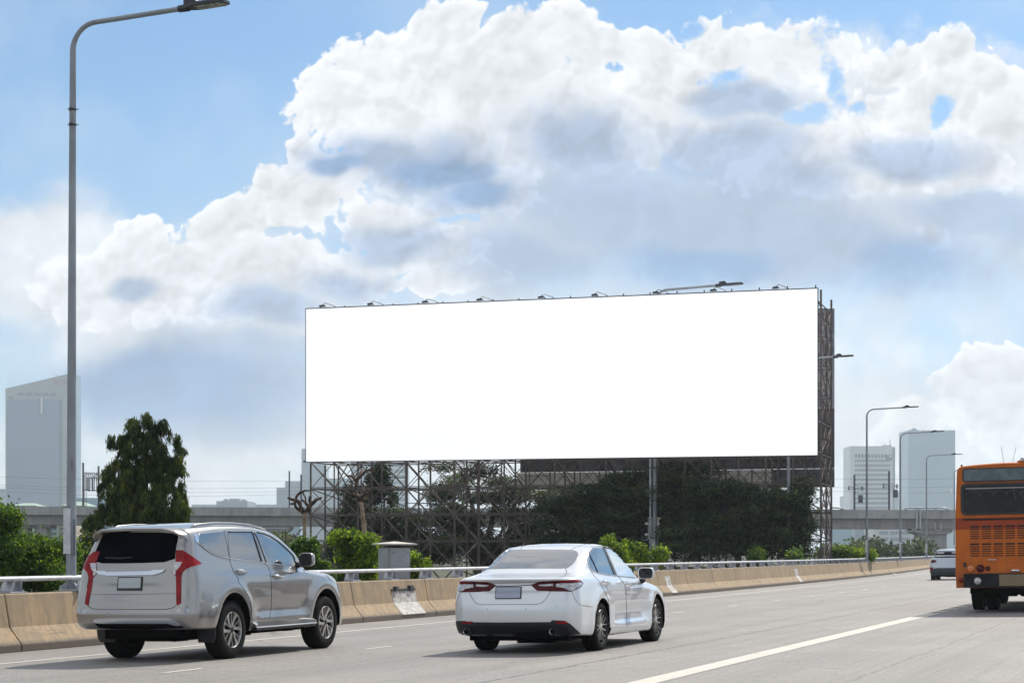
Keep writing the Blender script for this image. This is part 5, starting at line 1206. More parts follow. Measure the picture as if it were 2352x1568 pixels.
def wheel(parent, x, y, r, w, rimr, style, sg, steer=0.0, name='wheel'):
    t = bpy.data.objects.new(name, None); COL.objects.link(t); t.parent = parent; t.location = (x, y, r); t.rotation_euler = (0, 0, steer)
    h = w/2; m = MB(); prof = [(rimr*0.97, -h*0.80), (rimr*1.02, -h*0.93), (rimr*1.12, -h*1.0), (r*0.90, -h*0.98), (r*0.965, -h*0.88), (r*0.988, -h*0.74)]
    tread = [(r*0.988, -h*0.74)]
    for k in range(5):
        yy = -h*0.62+k*h*0.31; tread += [(r, yy-h*0.10), (r, yy+h*0.10), (r*0.982, yy+h*0.125), (r*0.982, yy+h*0.185)]
    prof += tread[1:]+[(r*0.988, h*0.74), (r*0.965, h*0.88), (r*0.90, h*0.98), (rimr*1.12, h*1.0), (rimr*1.02, h*0.93), (rimr*0.97, h*0.80)]
    m.lathe(prof, 64, 'Y'); m.build('tyre', M_tyre, t, smooth=True, angle=50)
    o = sg*h; m = MB()   # sg: +1 when the outside is +y
    m.lathe([(rimr*0.97, -o*0.85), (rimr*0.94, o*0.2), (rimr*0.90, o*0.25), (0.03, o*0.30)], 48, 'Y', mi=0)
    m.lathe([(rimr*1.02, o*0.90), (rimr*1.0, o*0.97), (rimr*0.975, o*0.93), (rimr*0.94, o*0.6)], 48, 'Y', mi=2 if style == 'sedan' else 1)
    def spoke(a0, a1, w0, w1, r0, r1, mi, lift=0.0, z0=0.86, z1=0.90):
        n = 6; vs = []
        for k in range(n+1):
            f = k/n; rr_ = r0+(r1-r0)*f; a = a0+(a1-a0)*f; ww = (w0+(w1-w0)*f)/2; ca, sa = math.cos(a), math.sin(a); yo = o*(z0+(z1-z0)*f-0.10*math.sin(f*math.pi)*0.6)+sg*lift
            for q in (-1, 1): vs.append((rr_*ca-q*ww*sa, yo, rr_*sa+q*ww*ca))
            for q in (-1, 1): vs.append((rr_*ca-q*ww*1.25*sa, yo-sg*0.035, rr_*sa+q*ww*1.25*ca))
        fs = []
        for k in range(n):
            b = k*4; fs += [(b, b+1, b+5, b+4), (b+2, b+6, b+7, b+3), (b, b+4, b+6, b+2), (b+1, b+3, b+7, b+5)]
        fs += [(0, 2, 3, 1), (n*4, n*4+1, n*4+3, n*4+2)]; m.add(vs, fs, mi)
    if style == 'suv':
        for k in range(6):
            a = k*math.pi/3+0.12; spoke(a+0.10, a-0.12, 0.026, 0.052, rimr*0.16, rimr*0.965, 1, 0.004)
            spoke(a+0.36, a+0.46, 0.012, 0.012, rimr*0.22, rimr*0.965, 1); spoke(a+0.40, a+0.56, 0.02, 0.022, rimr*0.2, rimr*0.96, 2, -0.008)
    elif style == 'sedan':
        for k in range(5):
            a = k*2*math.pi/5+0.3
            for d in (-1, 1): spoke(a+d*0.08, a+d*0.22, 0.009, 0.007, rimr*0.14, rimr*0.97, 1, 0.004); spoke(a+d*0.05, a+d*0.16, 0.02, 0.035, rimr*0.16, rimr*0.95, 2, -0.014)
            spoke(a+0.56, a+0.63, 0.012, 0.016, rimr*0.14, rimr*0.8, 1, 0.0)
    else:
        for k in range(5): a = k*2*math.pi/5; spoke(a, a, 0.05, 0.07, rimr*0.14, rimr*0.96, 1)
    m.lathe([(0.001, o*0.93), (0.03, o*0.92), (0.045, o*0.85), (0.06, o*0.6)], 20, 'Y', mi=0 if style == 'suv' else 1)
    for k in range(6): a = k*math.pi/3+0.5; m.tube([(0.062*math.cos(a), o*0.60, 0.062*math.sin(a)), (0.062*math.cos(a), o*0.80, 0.062*math.sin(a))], 0.009, 6, mi=1)
    m.build('rim', [M_rimd, M_rimb, M_rimk], t, smooth=True, angle=30)
    return t
def under(parent, x0, x1, w, z0, z1):
    m = MB(); m.box(((x0+x1)/2, 0, (z0+z1)/2), (x1-x0, w, z1-z0)); m.box((x0-.02, -.28, z0+.10), (.3, .5, .12)); r_ = random.Random(3)
    for k in range(9): m.box((x0+0.3+(x1-x0-0.6)*k/8, r_.uniform(-.3, .3), z0-0.012), (0.28, 0.5, 0.04+0.02*r_.random()))
    return m.build('underbody', M_under, parent, bevel=0.01)
# ------------------------------------------------------------------ silver suv
S1 = lambda x, y: ((250+x/2.045217)/1.7415, (2000+y/2.045217)/1.7415)
def P1(*a): return [S1(*p) for p in a]
suv = Car(-4.571, 24.755)
SV = thing('suv', 'silver suv with dark tailgate glass and tall red tail lights, on the left', 'car'); SV.matrix_world = suv.M
SUVL = [
 dict(xr=-0.90, xf=3.45, w=0.76, z=[(-1, .44), (0, .36), (2.8, .34), (3.6, .34)], rc=(.2, .2), fc=(.3, .3)),
 dict(xr=-1.00, xf=3.60, w=0.865, z=[(-1.1, .43), (-0.5, .42), (0, .36), (2.8, .34), (3.6, .32)], rc=(.26, .24), fc=(.4, .35)),
 dict(xr=-1.075, xf=3.66, w=[(-1, .915), (0, .895)], z=[(-1.1, .50), (0, .46), (3.6, .42)], rc=(.26, .24), fc=(.5, .4), cr=.09),
 dict(xr=-1.095, xf=3.69, w=[(-1.1, .93), (-.5, .93), (0, .92), (.6, .905), (2.2, .905), (2.8, .915), (3.6, .89)], z=.62, rc=(.27, .24), fc=(.55, .45), cr=.09),
 dict(xr=-1.075, xf=3.69, w=[(-1.1, .925), (-.5, .925), (0, .92), (.6, .905), (2.2, .905), (2.8, .915), (3.6, .88)], z=.80, rc=(.25, .22), fc=(.6, .45), cr=.09),
 dict(xr=-1.035, xf=3.67, w=[(-1.1, .905), (0, .912), (2.2, .90), (2.8, .905), (3.6, .86)], z=[(-1, .98), (2.4, .97), (3.6, .90)], rc=(.22, .20), fc=(.65, .45), cr=.08),
 dict(xr=-1.015, xf=3.59, w=[(-1.1, .885), (0, .895), (2.2, .885), (2.8, .885), (3.5, .80)], z=[(-1, 1.10), (1.0, 1.08), (2.4, 1.08), (3.1, 1.05), (3.6, .97)], rc=(.20, .18), fc=(.7, .45), cr=.07),
 dict(xr=-1.00, xf=3.35, w=[(-1.1, .868), (0, .87), (1.6, .865), (2.2, .86), (2.7, .80), (3.4, .70)], z=[(-1, 1.18), (0, 1.15), (1.0, 1.14), (2.2, 1.14), (2.8, 1.13), (3.4, 1.06)], rc=(.18, .17), fc=(.6, .4), cr=.06),
 dict(xr=-0.985, xf=2.78, w=[(-1.1, .845), (0, .85), (1.4, .845), (1.9, .82), (2.8, .66)], z=[(-1, 1.26), (0, 1.21), (1.0, 1.18), (2.0, 1.175), (2.9, 1.155)], rc=(.17, .16), fc=(.5, .35), cr=.06, cf=.2),
 dict(xr=-0.935, xf=2.45, w=[(-1.1, .80), (0, .80), (1.2, .795), (2.4, .72)], z=[(-1, 1.40), (0.5, 1.39), (1.6, 1.39), (2.4, 1.37)], rc=(.16, .15), fc=(.32, .28), cr=.06, cf=.22),
 dict(xr=-0.865, xf=2.14, w=[(-1.1, .745), (0, .745), (1.2, .735), (2.1, .665)], z=[(-1, 1.57), (0.6, 1.59), (1.4, 1.585), (2.1, 1.56)], rc=(.16, .15), fc=(.3, .26), cr=.06, cf=.22),
 dict(xr=-0.87, xf=1.93, w=[(-1.1, .69), (0, .70), (1.0, .685), (1.9, .61)], z=[(-1, 1.665), (0, 1.71), (0.6, 1.725), (1.2, 1.715), (1.9, 1.665)], rc=(.16, .15), fc=(.3, .26), cr=.05, cf=.2),
 dict(xr=-0.86, xf=1.72, w=[(-1.1, .63), (0, .63), (1.0, .615), (1.7, .55)], z=[(-1, 1.715), (0, 1.775), (0.6, 1.785), (1.1, 1.77), (1.7, 1.725)], rc=(.16, .15), fc=(.3, .26), cr=.05, cf=.2),
 dict(xr=-0.72, xf=1.40, w=.46, z=[(-1, 1.755), (0, 1.812), (0.6, 1.815), (1.1, 1.795), (1.4, 1.765)], rc=(.16, .15), fc=(.3, .26), cr=.04, cf=.15),
 dict(xr=-0.30, xf=0.85, w=.2, z=[(-1, 1.78), (0, 1.828), (0.6, 1.828), (1.1, 1.805)], rc=(.1, .1), fc=(.1, .1)),
]
def suv_hook(P):
    x, y, z = P[..., 0], P[..., 1].copy(), P[..., 2]
    for wx in (0.0, 2.8):      # flared arches
        r_ = np.hypot(x-wx, z-0.42); fl = np.exp(-((r_-0.53)/0.085)**2)*np.clip((z-0.15)/0.2, 0, 1)*(y > 0.7)
        y += 0.030*fl
    mid = np.clip((x-0.55)/0.25, 0, 1)*np.clip((2.3-x)/0.25, 0, 1)*(y > 0.7)
    y -= 0.030*mid*np.clip((0.80-z)/0.12, 0, 1)*np.clip((z-0.5)/0.1, 0, 1)      # hollow low door
    y += 0.012*mid*np.exp(-((z-0.52)/0.06)**2)
    rear = np.clip((-0.85-x)/0.1, 0, 1)
    # hollow around the plate and the step under it
    hol = rear*np.clip((0.46-np.abs(y))/0.08, 0, 1)*np.clip((1.03-z)/0.04, 0, 1)*np.clip((z-0.80)/0.05, 0, 1)
    x2 = x+0.010*hol
    x2 = x2-0.022*rear*np.clip((0.70-z)/0.03, 0, 1)*np.clip((z-0.40)/0.1, 0, 1)
    return np.stack([x2, y, z], -1)
sb, suv.bvh = car_body(SUVL, 5, suv_hook, [(0, .42), (2.8, .42)], 'body', M_silver, SV, M_under, wr=0.465)
for (x, y, sg) in ((0, -.775, -1), (2.8, -.785, -1), (0, .775, 1), (2.8, .785, 1)): wheel(SV, x, y, .387, .265, .238, 'suv', sg)

under(SV, -0.74, 3.35, 1.22, .29, .60)
m = MB(); m.tube([(0, -.70, .36), (0, .70, .36)], .045, 10); m.lathe([(.02, -.16), (.12, -.1), (.14, 0), (.12, .1), (.02, .16)], 16, 'Y', (0, 0, .36)); m.tube([(-.55, -.30, .36), (-.86, -.34, .37)], .032, 10); m.box((-.55, -.15, .34), (.45, .5, .13))
m.build('axle', M_under, SV, smooth=True, angle=40)
def light_set(car, par, name, red, clear, dark=None, redm=M_redl):
    L = car.patch(name, red, .006, redm, par, both=True, res=3)
    car.patch('clear_lens', clear, .010, M_clear, lambda sg: L[0 if sg == 1 else 1], both=True, res=2.5)
    return L
suv.patch('rear_window', smooth_poly(P1((345,260),(940,262),(948,300),(926,400),(920,502),(560,515),(248,515),(262,440),(290,370),(328,290)), 1), .004, M_glassr, SV, res=6)
suv.line('wiper', P1((358,474),(470,478),(580,470)), .011, M_black, SV, .02)
TL = light_set(suv, SV, 'tail_light', P1((928,408),(985,408),(1005,420),(1060,458),(1110,493),(1137,515),(1125,525),(1060,540),(1012,560),(986,585),(973,620),(971,840),(938,858),(932,850),(929,625),(905,602),(896,580),(925,500),(928,450)),
   P1((920,506),(980,504),(962,540),(930,575),(925,614),(906,600),(901,572)))
suv.patch('chrome_garnish', P1((272,578),(355,578),(370,587),(720,580),(745,570),(845,567),(820,590),(745,612),(380,618),(300,605)), .022, M_satin, SV, thick=.03)
pf = suv.patch('number_plate', P1((459,627),(657,625),(650,738),(447,737)), .014, M_black, SV, thick=.03)
suv.patch('plate_face', P1((467,636),(647,633),(641,717),(458,719)), .018, M_platem, pf)
suv.line('tailgate_seam_crease', P1((214,640),(202,700),(205,800),(209,862),(240,885),(300,892),(840,890),(890,882),(930,862)), .0042, M_seam, SV, .0)
suv.line('tailgate_seam_crease', P1((206,770),(560,768),(928,761)), .0025, M_seam, SV, .0)  # crease across the tailgate, its shade drawn as a thin black line
suv.patch('bumper_step_highlight', P1((258,975),(275,966),(320,963),(860,960),(892,968),(960,1018),(940,1022),(860,1003),(330,1003),(285,1000),(265,990)), .020, M_satin, SV, thick=.03)  # highlight of the bumper step put in as a bright satin patch
suv.patch('bumper_vent', P1((262,1004),(330,1006),(860,1006),(960,1024),(1000,1040),(700,1052),(420,1050),(300,1040)), .006, M_under, SV)
for q in ((140,907),(185,910),(377,928),(718,925),(953,902),(1023,898)):
    h, n = suv.hit(*S1(*q)); m = MB(); m.tube([h-n*.01, h+n*.004], .020, 14, 0); m.tube([h+n*.003, h+n*.007], .012, 12, 1); m.build('parking_sensor', [M_satin, M_silver], SV, smooth=True, angle=40)
# doors as skins a touch proud of the body, each with its gap, glass and handle
REAR_DOOR = P1((1325,262),(1327,243),(1345,234),(1540,238),(1556,262),(1600,390),(1632,505),(1675,540),(1695,590),(1706,700),(1704,890),(1685,967),(1550,975),(1546,880),(1530,800),(1495,735),(1440,672),(1436,640),(1400,578),(1378,530),(1366,480),(1345,350))
FRONT_DOOR = P1((1546,238),(1640,262),(1740,312),(1830,384),(1932,492),(1950,530),(1975,562),(2000,640),(2010,760),(2005,880),(1990,930),(1955,962),(1690,967),(1708,890),(1710,700),(1699,590),(1679,538),(1638,505),(1604,388))
def door(car, paint, outline, par):
    ds = car.patch('door', outline, .0035, paint, par, both=True, res=5, thick=.006)
    car.line('door_gap', outline, .0034, M_seam, par, .0005, closed=True, both=True)
    return {1: ds[0], -1: ds[1]}
RD = door(suv, M_silver, REAR_DOOR, SV); FD = door(suv, M_silver, FRONT_DOOR, SV)
S12 = lambda x, y: ((800+x/5.2267)/1.7415, (1950+y/5.2267)/1.7415)
suv.patch('quarter_window', smooth_poly(P1((1112,300),(1120,278),(1318,256),(1330,300),(1352,464),(1300,456),(1222,428),(1160,384),(1114,340)), 1), .005, M_glasss, SV, both=True)
suv.patch('window', P1((1347,258),(1540,258),(1552,268),(1622,500),(1372,473),(1362,440)), .008, M_glasss, lambda sg: RD[sg], both=True)
suv.patch('window', P1((1566,262),(1612,268),(1690,295),(1762,342),(1842,412),(1882,455),(1908,530),(1790,520),(1668,508),(1640,440),(1600,330)), .008, M_glasss, lambda sg: FD[sg], both=True)
suv.line('window_trim', P1((1356,260),(1538,260),(1552,272),(1622,500)), .011, M_black, SV, .009, both=True)
suv.line('window_trim', P1((1590,264),(1640,275),(1690,293),(1762,341),(1842,411),(1883,456),(1908,530)), .011, M_black, SV, .009, both=True)
suv.line('window_trim', P1((1566,262),(1600,330),(1640,440),(1664,508)), .005, M_black, SV, .008, both=True)
suv.line('chrome_strip', P1((1108,345),(1160,394),(1225,438),(1300,465),(1370,477),(1630,509),(1790,527),(1912,541)), .007, M_chrome, SV, .007, both=True)
suv.line('chrome_strip', P1((1110,345),(1108,285),(1120,275),(1320,254)), .005, M_chrome, SV, .006, both=True)
suv.patch('quarter_trim', P1((1082,290),(1090,278),(1110,280),(1109,338),(1125,360),(1100,348),(1084,325)), .006, M_chrome, SV, both=True)
for (a, b, D) in (((1420,578),(1494,598),RD), ((1716,618),(1788,632),FD)):
    for sg in (-1, 1):
        h0, n0 = suv.hit(*S1(*a)); h1, n1 = suv.hit(*S1(*b)); fl = lambda p: Vector((p.x, p.y*-sg, p.z))
        o0, o1 = h0+n0*.035, h1+n1*.035; mid0, mid1 = h0.lerp(h1, .12), h0.lerp(h1, .88)
        m = MB(); m.tube([fl(h0.lerp(h1, .1)+n0*.002), fl(o0.lerp(o1, .06)), fl(o0.lerp(o1, .5)+n0*.006), fl(o0.lerp(o1, .94)), fl(h0.lerp(h1, .9)+n0*.002)], [.014, .017, .018, .017, .014], 10); m.build('handle', M_chrome, D[-1 if sg == 1 else 1], smooth=True)
    cx, cy = (a[0]+b[0])/2-4, (a[1]+b[1])/2; suv.patch('handle_pocket', [S1(cx+26*math.cos(t*math.pi/6), cy+4+24*math.sin(t*math.pi/6)) for t in range(12)], .0042, mat('handle_pocket_shade', (0.20, 0.20, 0.205), 0.4, 0.6), lambda sg, D=D: D[sg], both=True)
# spoiler
ys = [-.70, -.67, -.60, -.45, -.2, 0, .2, .45, .60, .67, .70]; m = MB(); vs = []
for y in ys:
    a = abs(y); zf = interp([(0, 1.772), (.4, 1.762), (.6, 1.722), (.67, 1.68), (.70, 1.64)], a); xl = interp([(0, -1.045), (.45, -1.03), (.6, -.98), (.67, -.90), (.70, -.83)], a); zl = interp([(0, 1.748), (.45, 1.738), (.6, 1.70), (.67, 1.655), (.70, 1.625)], a)
    xf_ = interp([(0, -.60), (.6, -.62), (.7, -.66)], a); vs += [(xf_, y, zf), (xl+.03, y, zl+.006), (xl, y, zl-.008), (xl+.012, y, zl-.036), (-.78, y, zl-.055), (xf_, y, zf-.04)]
n = 6; m.add(vs, [(i*n+k, i*n+(k+1) % n, (i+1)*n+(k+1) % n, (i+1)*n+k) for i in range(len(ys)-1) for k in range(n)]+[tuple(range(n)), tuple(range((len(ys)-1)*n, len(ys)*n))]); m.build('spoiler', M_silver, SV, smooth=True, angle=35)
for sg in (-1, 1):
    m = MB(); m.tube([(-.60, sg*.60, 1.735), (-.42, sg*.60, 1.785), (0, sg*.60, 1.812), (.6, sg*.59, 1.818), (1.1, sg*.585, 1.80), (1.55, sg*.575, 1.745)], [.012, .017, .017, .017, .017, .012], 8); m.build('roof_rail', M_silver, SV, smooth=True)
# mirrors
def mirror(car, par, px, ypl, housing, depth=.14, glass=M_black):
    pts = [car.onplane(u, v, 1, ypl) for u, v in px]; pts = [(p.x, p.z) for p in pts]; cx = sum(p[0] for p in pts)/len(pts); cz = sum(p[1] for p in pts)/len(pts)
    return cx, cz
def mirror2(car, par, centre_px, hw, hh, ypl, housing, foot_px):
    c = car.onplane(*centre_px, 1, ypl); f, fn_ = car.hit(*foot_px)
    for sg in (-1, 1):
        fl = lambda p: Vector((p[0], p[1]*-sg, p[2])); m = MB(); n = 28; rings = []
        for (dx, s_) in ((-.0, .90), (.012, 1.0), (.05, 1.0), (.11, .90), (.155, .62), (.175, .2)):
            rings.append([fl((c.x+dx, ypl+hw*s_*math.copysign(abs(math.cos(2*math.pi*k/n))**.55, math.cos(2*math.pi*k/n)), c.z+hh*s_*math.copysign(abs(math.sin(2*math.pi*k/n))**.6, math.sin(2*math.pi*k/n))-.02*math.cos(2*math.pi*k/n)*0)) for k in range(n)])
        vs = [p for r in rings for p in r]; m.add(vs, [(i*n+k, i*n+(k+1) % n, (i+1)*n+(k+1) % n, (i+1)*n+k) for i in range(len(rings)-1) for k in range(n)]+[tuple(range(n)), tuple(range((len(rings)-1)*n, len(rings)*n))]); mo = m.build('wing_mirror', housing, par, smooth=True, angle=50)
        m = MB(); vs = [fl((c.x-.004, ypl+hw*.90*math.copysign(abs(math.cos(2*math.pi*k/n))**.55, math.cos(2*math.pi*k/n)), c.z+hh*.90*math.copysign(abs(math.sin(2*math.pi*k/n))**.6, math.sin(2*math.pi*k/n)))) for k in range(n)]; m.add(vs+[v+Vector((.012, 0, 0)) for v in vs], [tuple(range(n)), tuple(range(n, 2*n))]+[(k, (k+1) % n, n+(k+1) % n, n+k) for k in range(n)]); m.build('mirror_glass', M_mirr, mo)
        m = MB(); m.tube([fl(f), fl(Vector((f.x+.02, f.y-.05, f.z+.01))), fl(Vector((c.x+.06, ypl+hw*.6, c.z-hh*.75)))], [.05, .035, .04], 8); m.build('mirror_arm', M_black, mo, smooth=True)
M_mirr = mat('mirror_rear_black', (0.010, 0.012, 0.016), 0.12)
mirror2(suv, SV, S1(1988, 484), .112, .098, -1.03, M_silver, S1(1915, 530))
# side steps, mud flaps
for sg in (-1, 1):
    m = MB(); m.box((1.42, sg*.91, .372), (1.80, .15, .045)); m.build('side_step', M_black, SV, bevel=.008)
    m = MB(); m.tube([(.50, sg*.985, .395), (2.33, sg*.985, .395)], .010, 6); m.build('chrome_strip', M_chrome, SV)
    m = MB(); sec = lambda x, d, zt: [(x, sg*.86, .47), (x, sg*(.915), .47), (x, sg*(.915+d), zt), (x, sg*(.915+d), .40), (x, sg*.86, .40)]
    st = [(.50, .065, .43), (.56, .062, .43), (.64, .0, .46), (1.9, .0, .46), (2.12, .02, .46), (2.24, .062, .44), (2.34, .065, .43)]; vs = [p for q in st for p in sec(*q)]; m.add(vs, [(i*5+k, i*5+(k+1) % 5, (i+1)*5+(k+1) % 5, (i+1)*5+k) for i in range(len(st)-1) for k in range(5)]+[(0,1,2,3,4), tuple(range((len(st)-1)*5, len(st)*5))]); m.build('step_fairing', M_silver, SV, smooth=True, angle=25)
    m = MB(); m.prism([(.62, .60), (.915, .64), (.90, .30), (.86, .235), (.64, .235)], lambda y, z: (-.50+(.6-z)*.10, sg*y, z), lambda y, z: (-.485+(.6-z)*.10, sg*y, z)); m.build('mud_flap', M_black, SV)
suv.patch('head_light', P1((2150,592),(2175,606),(2205,645),(2212,664),(2196,655),(2170,625)), .006, M_clear, SV, both=True, res=2)
suv.line('bonnet_gap', P1((1975,545),(2060,560),(2120,580),(2150,592)), .003, M_seam, SV, both=True)
# windscreen and bonnet line in the car's own frame
def wind(car, par, xs, mt, name='windscreen'):
    (xb, zb, wb), (xt, zt, wt) = xs; vs = []; n = 10; K = 6
    for k in range(K+1):
        f = k/K
        for i in range(n+1):
            y = (wb+(wt-wb)*f)*(2*i/n-1); x0_ = xb+(xt-xb)*f; z0_ = zb+(zt-zb)*f; r_ = car.bvh.ray_cast(Vector((x0_+1.2, y, z0_+0.5)), Vector((-1.2, 0, -0.5)).normalized()); p = r_[0] if r_[0] is not None else Vector((x0_, y, z0_)); nn = r_[1] if r_[0] is not None else Vector((1, 0, 0)); vs.append(p+nn*.004)
    m = MB(); m.add(vs, [(k*(n+1)+i, k*(n+1)+i+1, (k+1)*(n+1)+i+1, (k+1)*(n+1)+i) for k in range(K) for i in range(n)]); return m.build(name, mt, par, smooth=True)
wind(suv, SV, ((2.62, 1.24, .66), (1.88, 1.70, .52)), M_glasss)
# ------------------------------------------------------------------ white sedan
S2 = lambda x, y: ((1750+x/2.352)/1.7415, (2100+y/2.352)/1.7415)
def P2(*a): return [S2(*p) for p in a]
sed = Car(0.397, 25.65)
SD = thing('sedan', 'pearl white sedan with film tinted glass and twin exhausts, in the middle', 'car'); SD.matrix_world = sed.M
SEDL = [
 dict(xr=-0.95, xf=3.5, w=0.76, z=.24, rc=(.2, .2), fc=(.3, .3)),
 dict(xr=-1.03, xf=3.70, w=0.87, z=[(-1.1, .27), (-.6, .24), (0, .20), (3.6, .18)], rc=(.24, .24), fc=(.5, .4), cr=.09),
 dict(xr=-1.09, xf=3.76, w=[(-1.1, .90), (0, .915), (2.8, .915), (3.6, .89)], z=[(-1.1, .36), (0, .32), (3.7, .30)], rc=(.26, .24), fc=(.55, .45), cr=.10),
 dict(xr=-1.12, xf=3.78, w=[(-1.1, .91), (0, .92), (1, .905), (2, .905), (2.8, .92), (3.6, .89)], z=.52, rc=(.28, .26), fc=(.6, .48), cr=.11),
 dict(xr=-1.115, xf=3.76, w=[(-1.1, .91), (0, .92), (1, .915), (2, .915), (2.8, .92), (3.6, .86)], z=[(-1.1, .68), (3.7, .62)], rc=(.28, .26), fc=(.65, .48), cr=.11),
 dict(xr=-1.085, xf=3.68, w=[(-1.1, .895), (0, .905), (1, .905), (2, .905), (2.8, .90), (3.6, .82)], z=[(-1.1, .82), (1, .80), (3.7, .72)], rc=(.26, .24), fc=(.7, .48), cr=.11),
 dict(xr=-1.055, xf=3.52, w=[(-1.1, .865), (0, .89), (1, .885), (2, .88), (2.8, .85), (3.5, .72)], z=[(-1.1, .94), (-.4, .945), (1, .90), (2.6, .87), (3.6, .78)], rc=(.24, .22), fc=(.75, .45), cr=.11),
 dict(xr=-1.075, xf=3.15, w=[(-1.1, .80), (-.4, .86), (0, .865), (1, .86), (2, .84), (2.6, .78), (3.2, .6)], z=[(-1.1, 1.015), (-.5, 1.0), (0, .985), (1, .955), (2.4, .93), (3.2, .86)], rc=(.26, .26), fc=(.6, .4), cr=.12),
 dict(xr=-0.86, xf=2.74, w=[(-1, .75), (-.4, .81), (0, .825), (1, .825), (2, .80), (2.6, .66)], z=[(-1, 1.04), (-.5, 1.05), (0, 1.035), (1, 1.0), (2.6, .975)], rc=(.36, .26), fc=(.5, .35), cr=.10, cf=.2),
 dict(xr=-0.49, xf=2.42, w=[(-.5, .72), (0, .765), (1, .765), (2.3, .70)], z=[(-.5, 1.095), (0, 1.12), (1, 1.12), (2.4, 1.09)], rc=(.32, .22), fc=(.35, .28), cr=.10, cf=.22),
 dict(xr=-0.16, xf=2.08, w=[(-.2, .68), (.4, .715), (1, .715), (2.0, .65)], z=[(-.2, 1.235), (.5, 1.255), (1, 1.26), (2.1, 1.24)], rc=(.28, .2), fc=(.3, .26), cr=.09, cf=.2),
 dict(xr=0.12, xf=1.82, w=[(0, .635), (.6, .665), (1, .665), (1.8, .60)], z=[(0, 1.345), (.6, 1.385), (1.1, 1.39), (1.8, 1.355)], rc=(.26, .18), fc=(.28, .24), cr=.08, cf=.18),
 dict(xr=0.32, xf=1.64, w=[(0, .585), (.6, .61), (1, .61), (1.6, .55)], z=[(.3, 1.415), (.7, 1.448), (1.1, 1.45), (1.6, 1.42)], rc=(.2, .16), fc=(.26, .22), cr=.06, cf=.14),
 dict(xr=0.46, xf=1.46, w=.46, z=[(.4, 1.452), (.8, 1.48), (1.1, 1.482), (1.5, 1.455)], rc=(.2, .16), fc=(.2, .2), cr=.04),
 dict(xr=0.66, xf=1.15, w=.2, z=1.493, rc=(.08, .08), fc=(.08, .08)),
]
def sed_hook(P):
    x, y, z = P[..., 0], P[..., 1].copy(), P[..., 2].copy()
    for wx in (0.0, 2.825):
        r_ = np.hypot(x-wx, z-0.34); y += 0.026*np.exp(-((r_-0.44)/0.07)**2)*(y > 0.7)*np.clip((z-.1)/.2, 0, 1)
    mid = np.clip((x-0.45)/0.25, 0, 1)*np.clip((2.35-x)/0.25, 0, 1)*(y > 0.7)
    y -= 0.035*mid*np.clip((0.66-z)/0.16, 0, 1)*np.clip((z-0.34)/0.06, 0, 1)
    y += 0.012*mid*np.exp(-((z-0.28)/0.05)**2)
    # crease through the door handles
    al = np.clip((x+0.35)/0.4, 0, 1)*np.clip((3.0-x)/0.3, 0, 1)*(y > 0.7); zc = 0.80-0.012*x
    y += 0.010*al*np.exp(-(np.maximum(z-zc, 0)/0.06)**2)*(z > zc)-0.006*al*np.exp(-((z-zc+0.03)/0.03)**2)
    rear = np.clip((-0.85-x)/0.1, 0, 1); hol = rear*np.clip((0.50-np.abs(y))/0.12, 0, 1)*np.clip((0.86-z)/0.04, 0, 1)*np.clip((z-0.62)/0.06, 0, 1)
    x2 = x+0.020*hol-0.018*rear*np.exp(-((z-1.0)/0.03)**2)*np.clip((.8-np.abs(y))/.1, 0, 1)
    x2 = x2+0.03*rear*np.clip((0.36-z)/0.03, 0, 1)*np.clip((0.75-np.abs(y))/.2, 0, 1)
    return np.stack([x2, y, z], -1)
_, sed.bvh = car_body(SEDL, 5, sed_hook, [(0, .34), (2.825, .34)], 'body', M_white, SD, M_under, wr=0.385)
for (x, y, sg) in ((0, -.80, -1), (2.825, -.79, -1), (0, .80, 1), (2.825, .79, 1)): wheel(SD, x, y, .333, .232, .236, 'sedan', sg)
under(SD, -0.86, 3.35, 1.45, .17, .42)
sed.patch('rear_window', smooth_poly(P2((575,240),(700,231),(900,227),(1245,230),(1300,238),(1324,262),(1322,300),(1292,345),(1242,390),(1210,405),(900,402),(600,405),(360,417),(356,412),(430,342),(515,275)), 1), .004, M_glassm, SD, res=5)
sed.line('boot_lid_gap', P2((1205,405),(1216,440),(1204,468),(1150,492),(1128,515)), .0032, M_seam, SD); sed.line('boot_lid_gap', P2((262,522),(256,505)), .0032, M_seam, SD)
sed.line('boot_lid_gap', P2((300,630),(322,678),(350,720),(382,741),(430,745),(930,742),(985,725),(1030,680),(1062,620)), .0034, M_seam, SD)
L = sed.patch('tail_light', P2((878,560),(950,531),(1130,519),(1300,512),(1345,517),(1370,545),(1350,577),(1300,605),(1262,622),(1070,620),(940,615),(912,593)), .006, M_redd, SD, both=True, res=3)
sed.patch('brake_strip', P2((1140,521),(1300,514),(1343,519),(1355,530),(1240,531),(1150,529)), .0095, M_redl, lambda sg: L[0 if sg == 1 else 1], both=True, res=2.5)
sed.patch('clear_lens', P2((1118,549),(1180,541),(1250,545),(1338,536),(1360,548),(1338,575),(1264,617),(1230,611),(1192,588),(1112,578)), .010, M_clear, lambda sg: L[0 if sg == 1 else 1], both=True, res=2.5)
sed.patch('clear_lens', P2((950,560),(1088,547),(1088,569),(1000,573),(962,568)), .010, M_clear, lambda sg: L[0 if sg == 1 else 1], both=True, res=2.5)
sed.line('light_gap', P2((1128,518),(1062,620)), .003, M_seam, SD, .008, both=True)
sed.line('garnish_strip', P2((452,566),(560,570),(700,571),(800,566),(888,560)), .006, M_black, SD)
sed.line('boot_edge', P2((420,540),(600,541),(900,534),(1100,521)), .003, M_seam, SD)
pf = sed.patch('number_plate', P2((550,578),(793,577),(787,690),(545,693)), .012, M_black, SD, thick=.03)
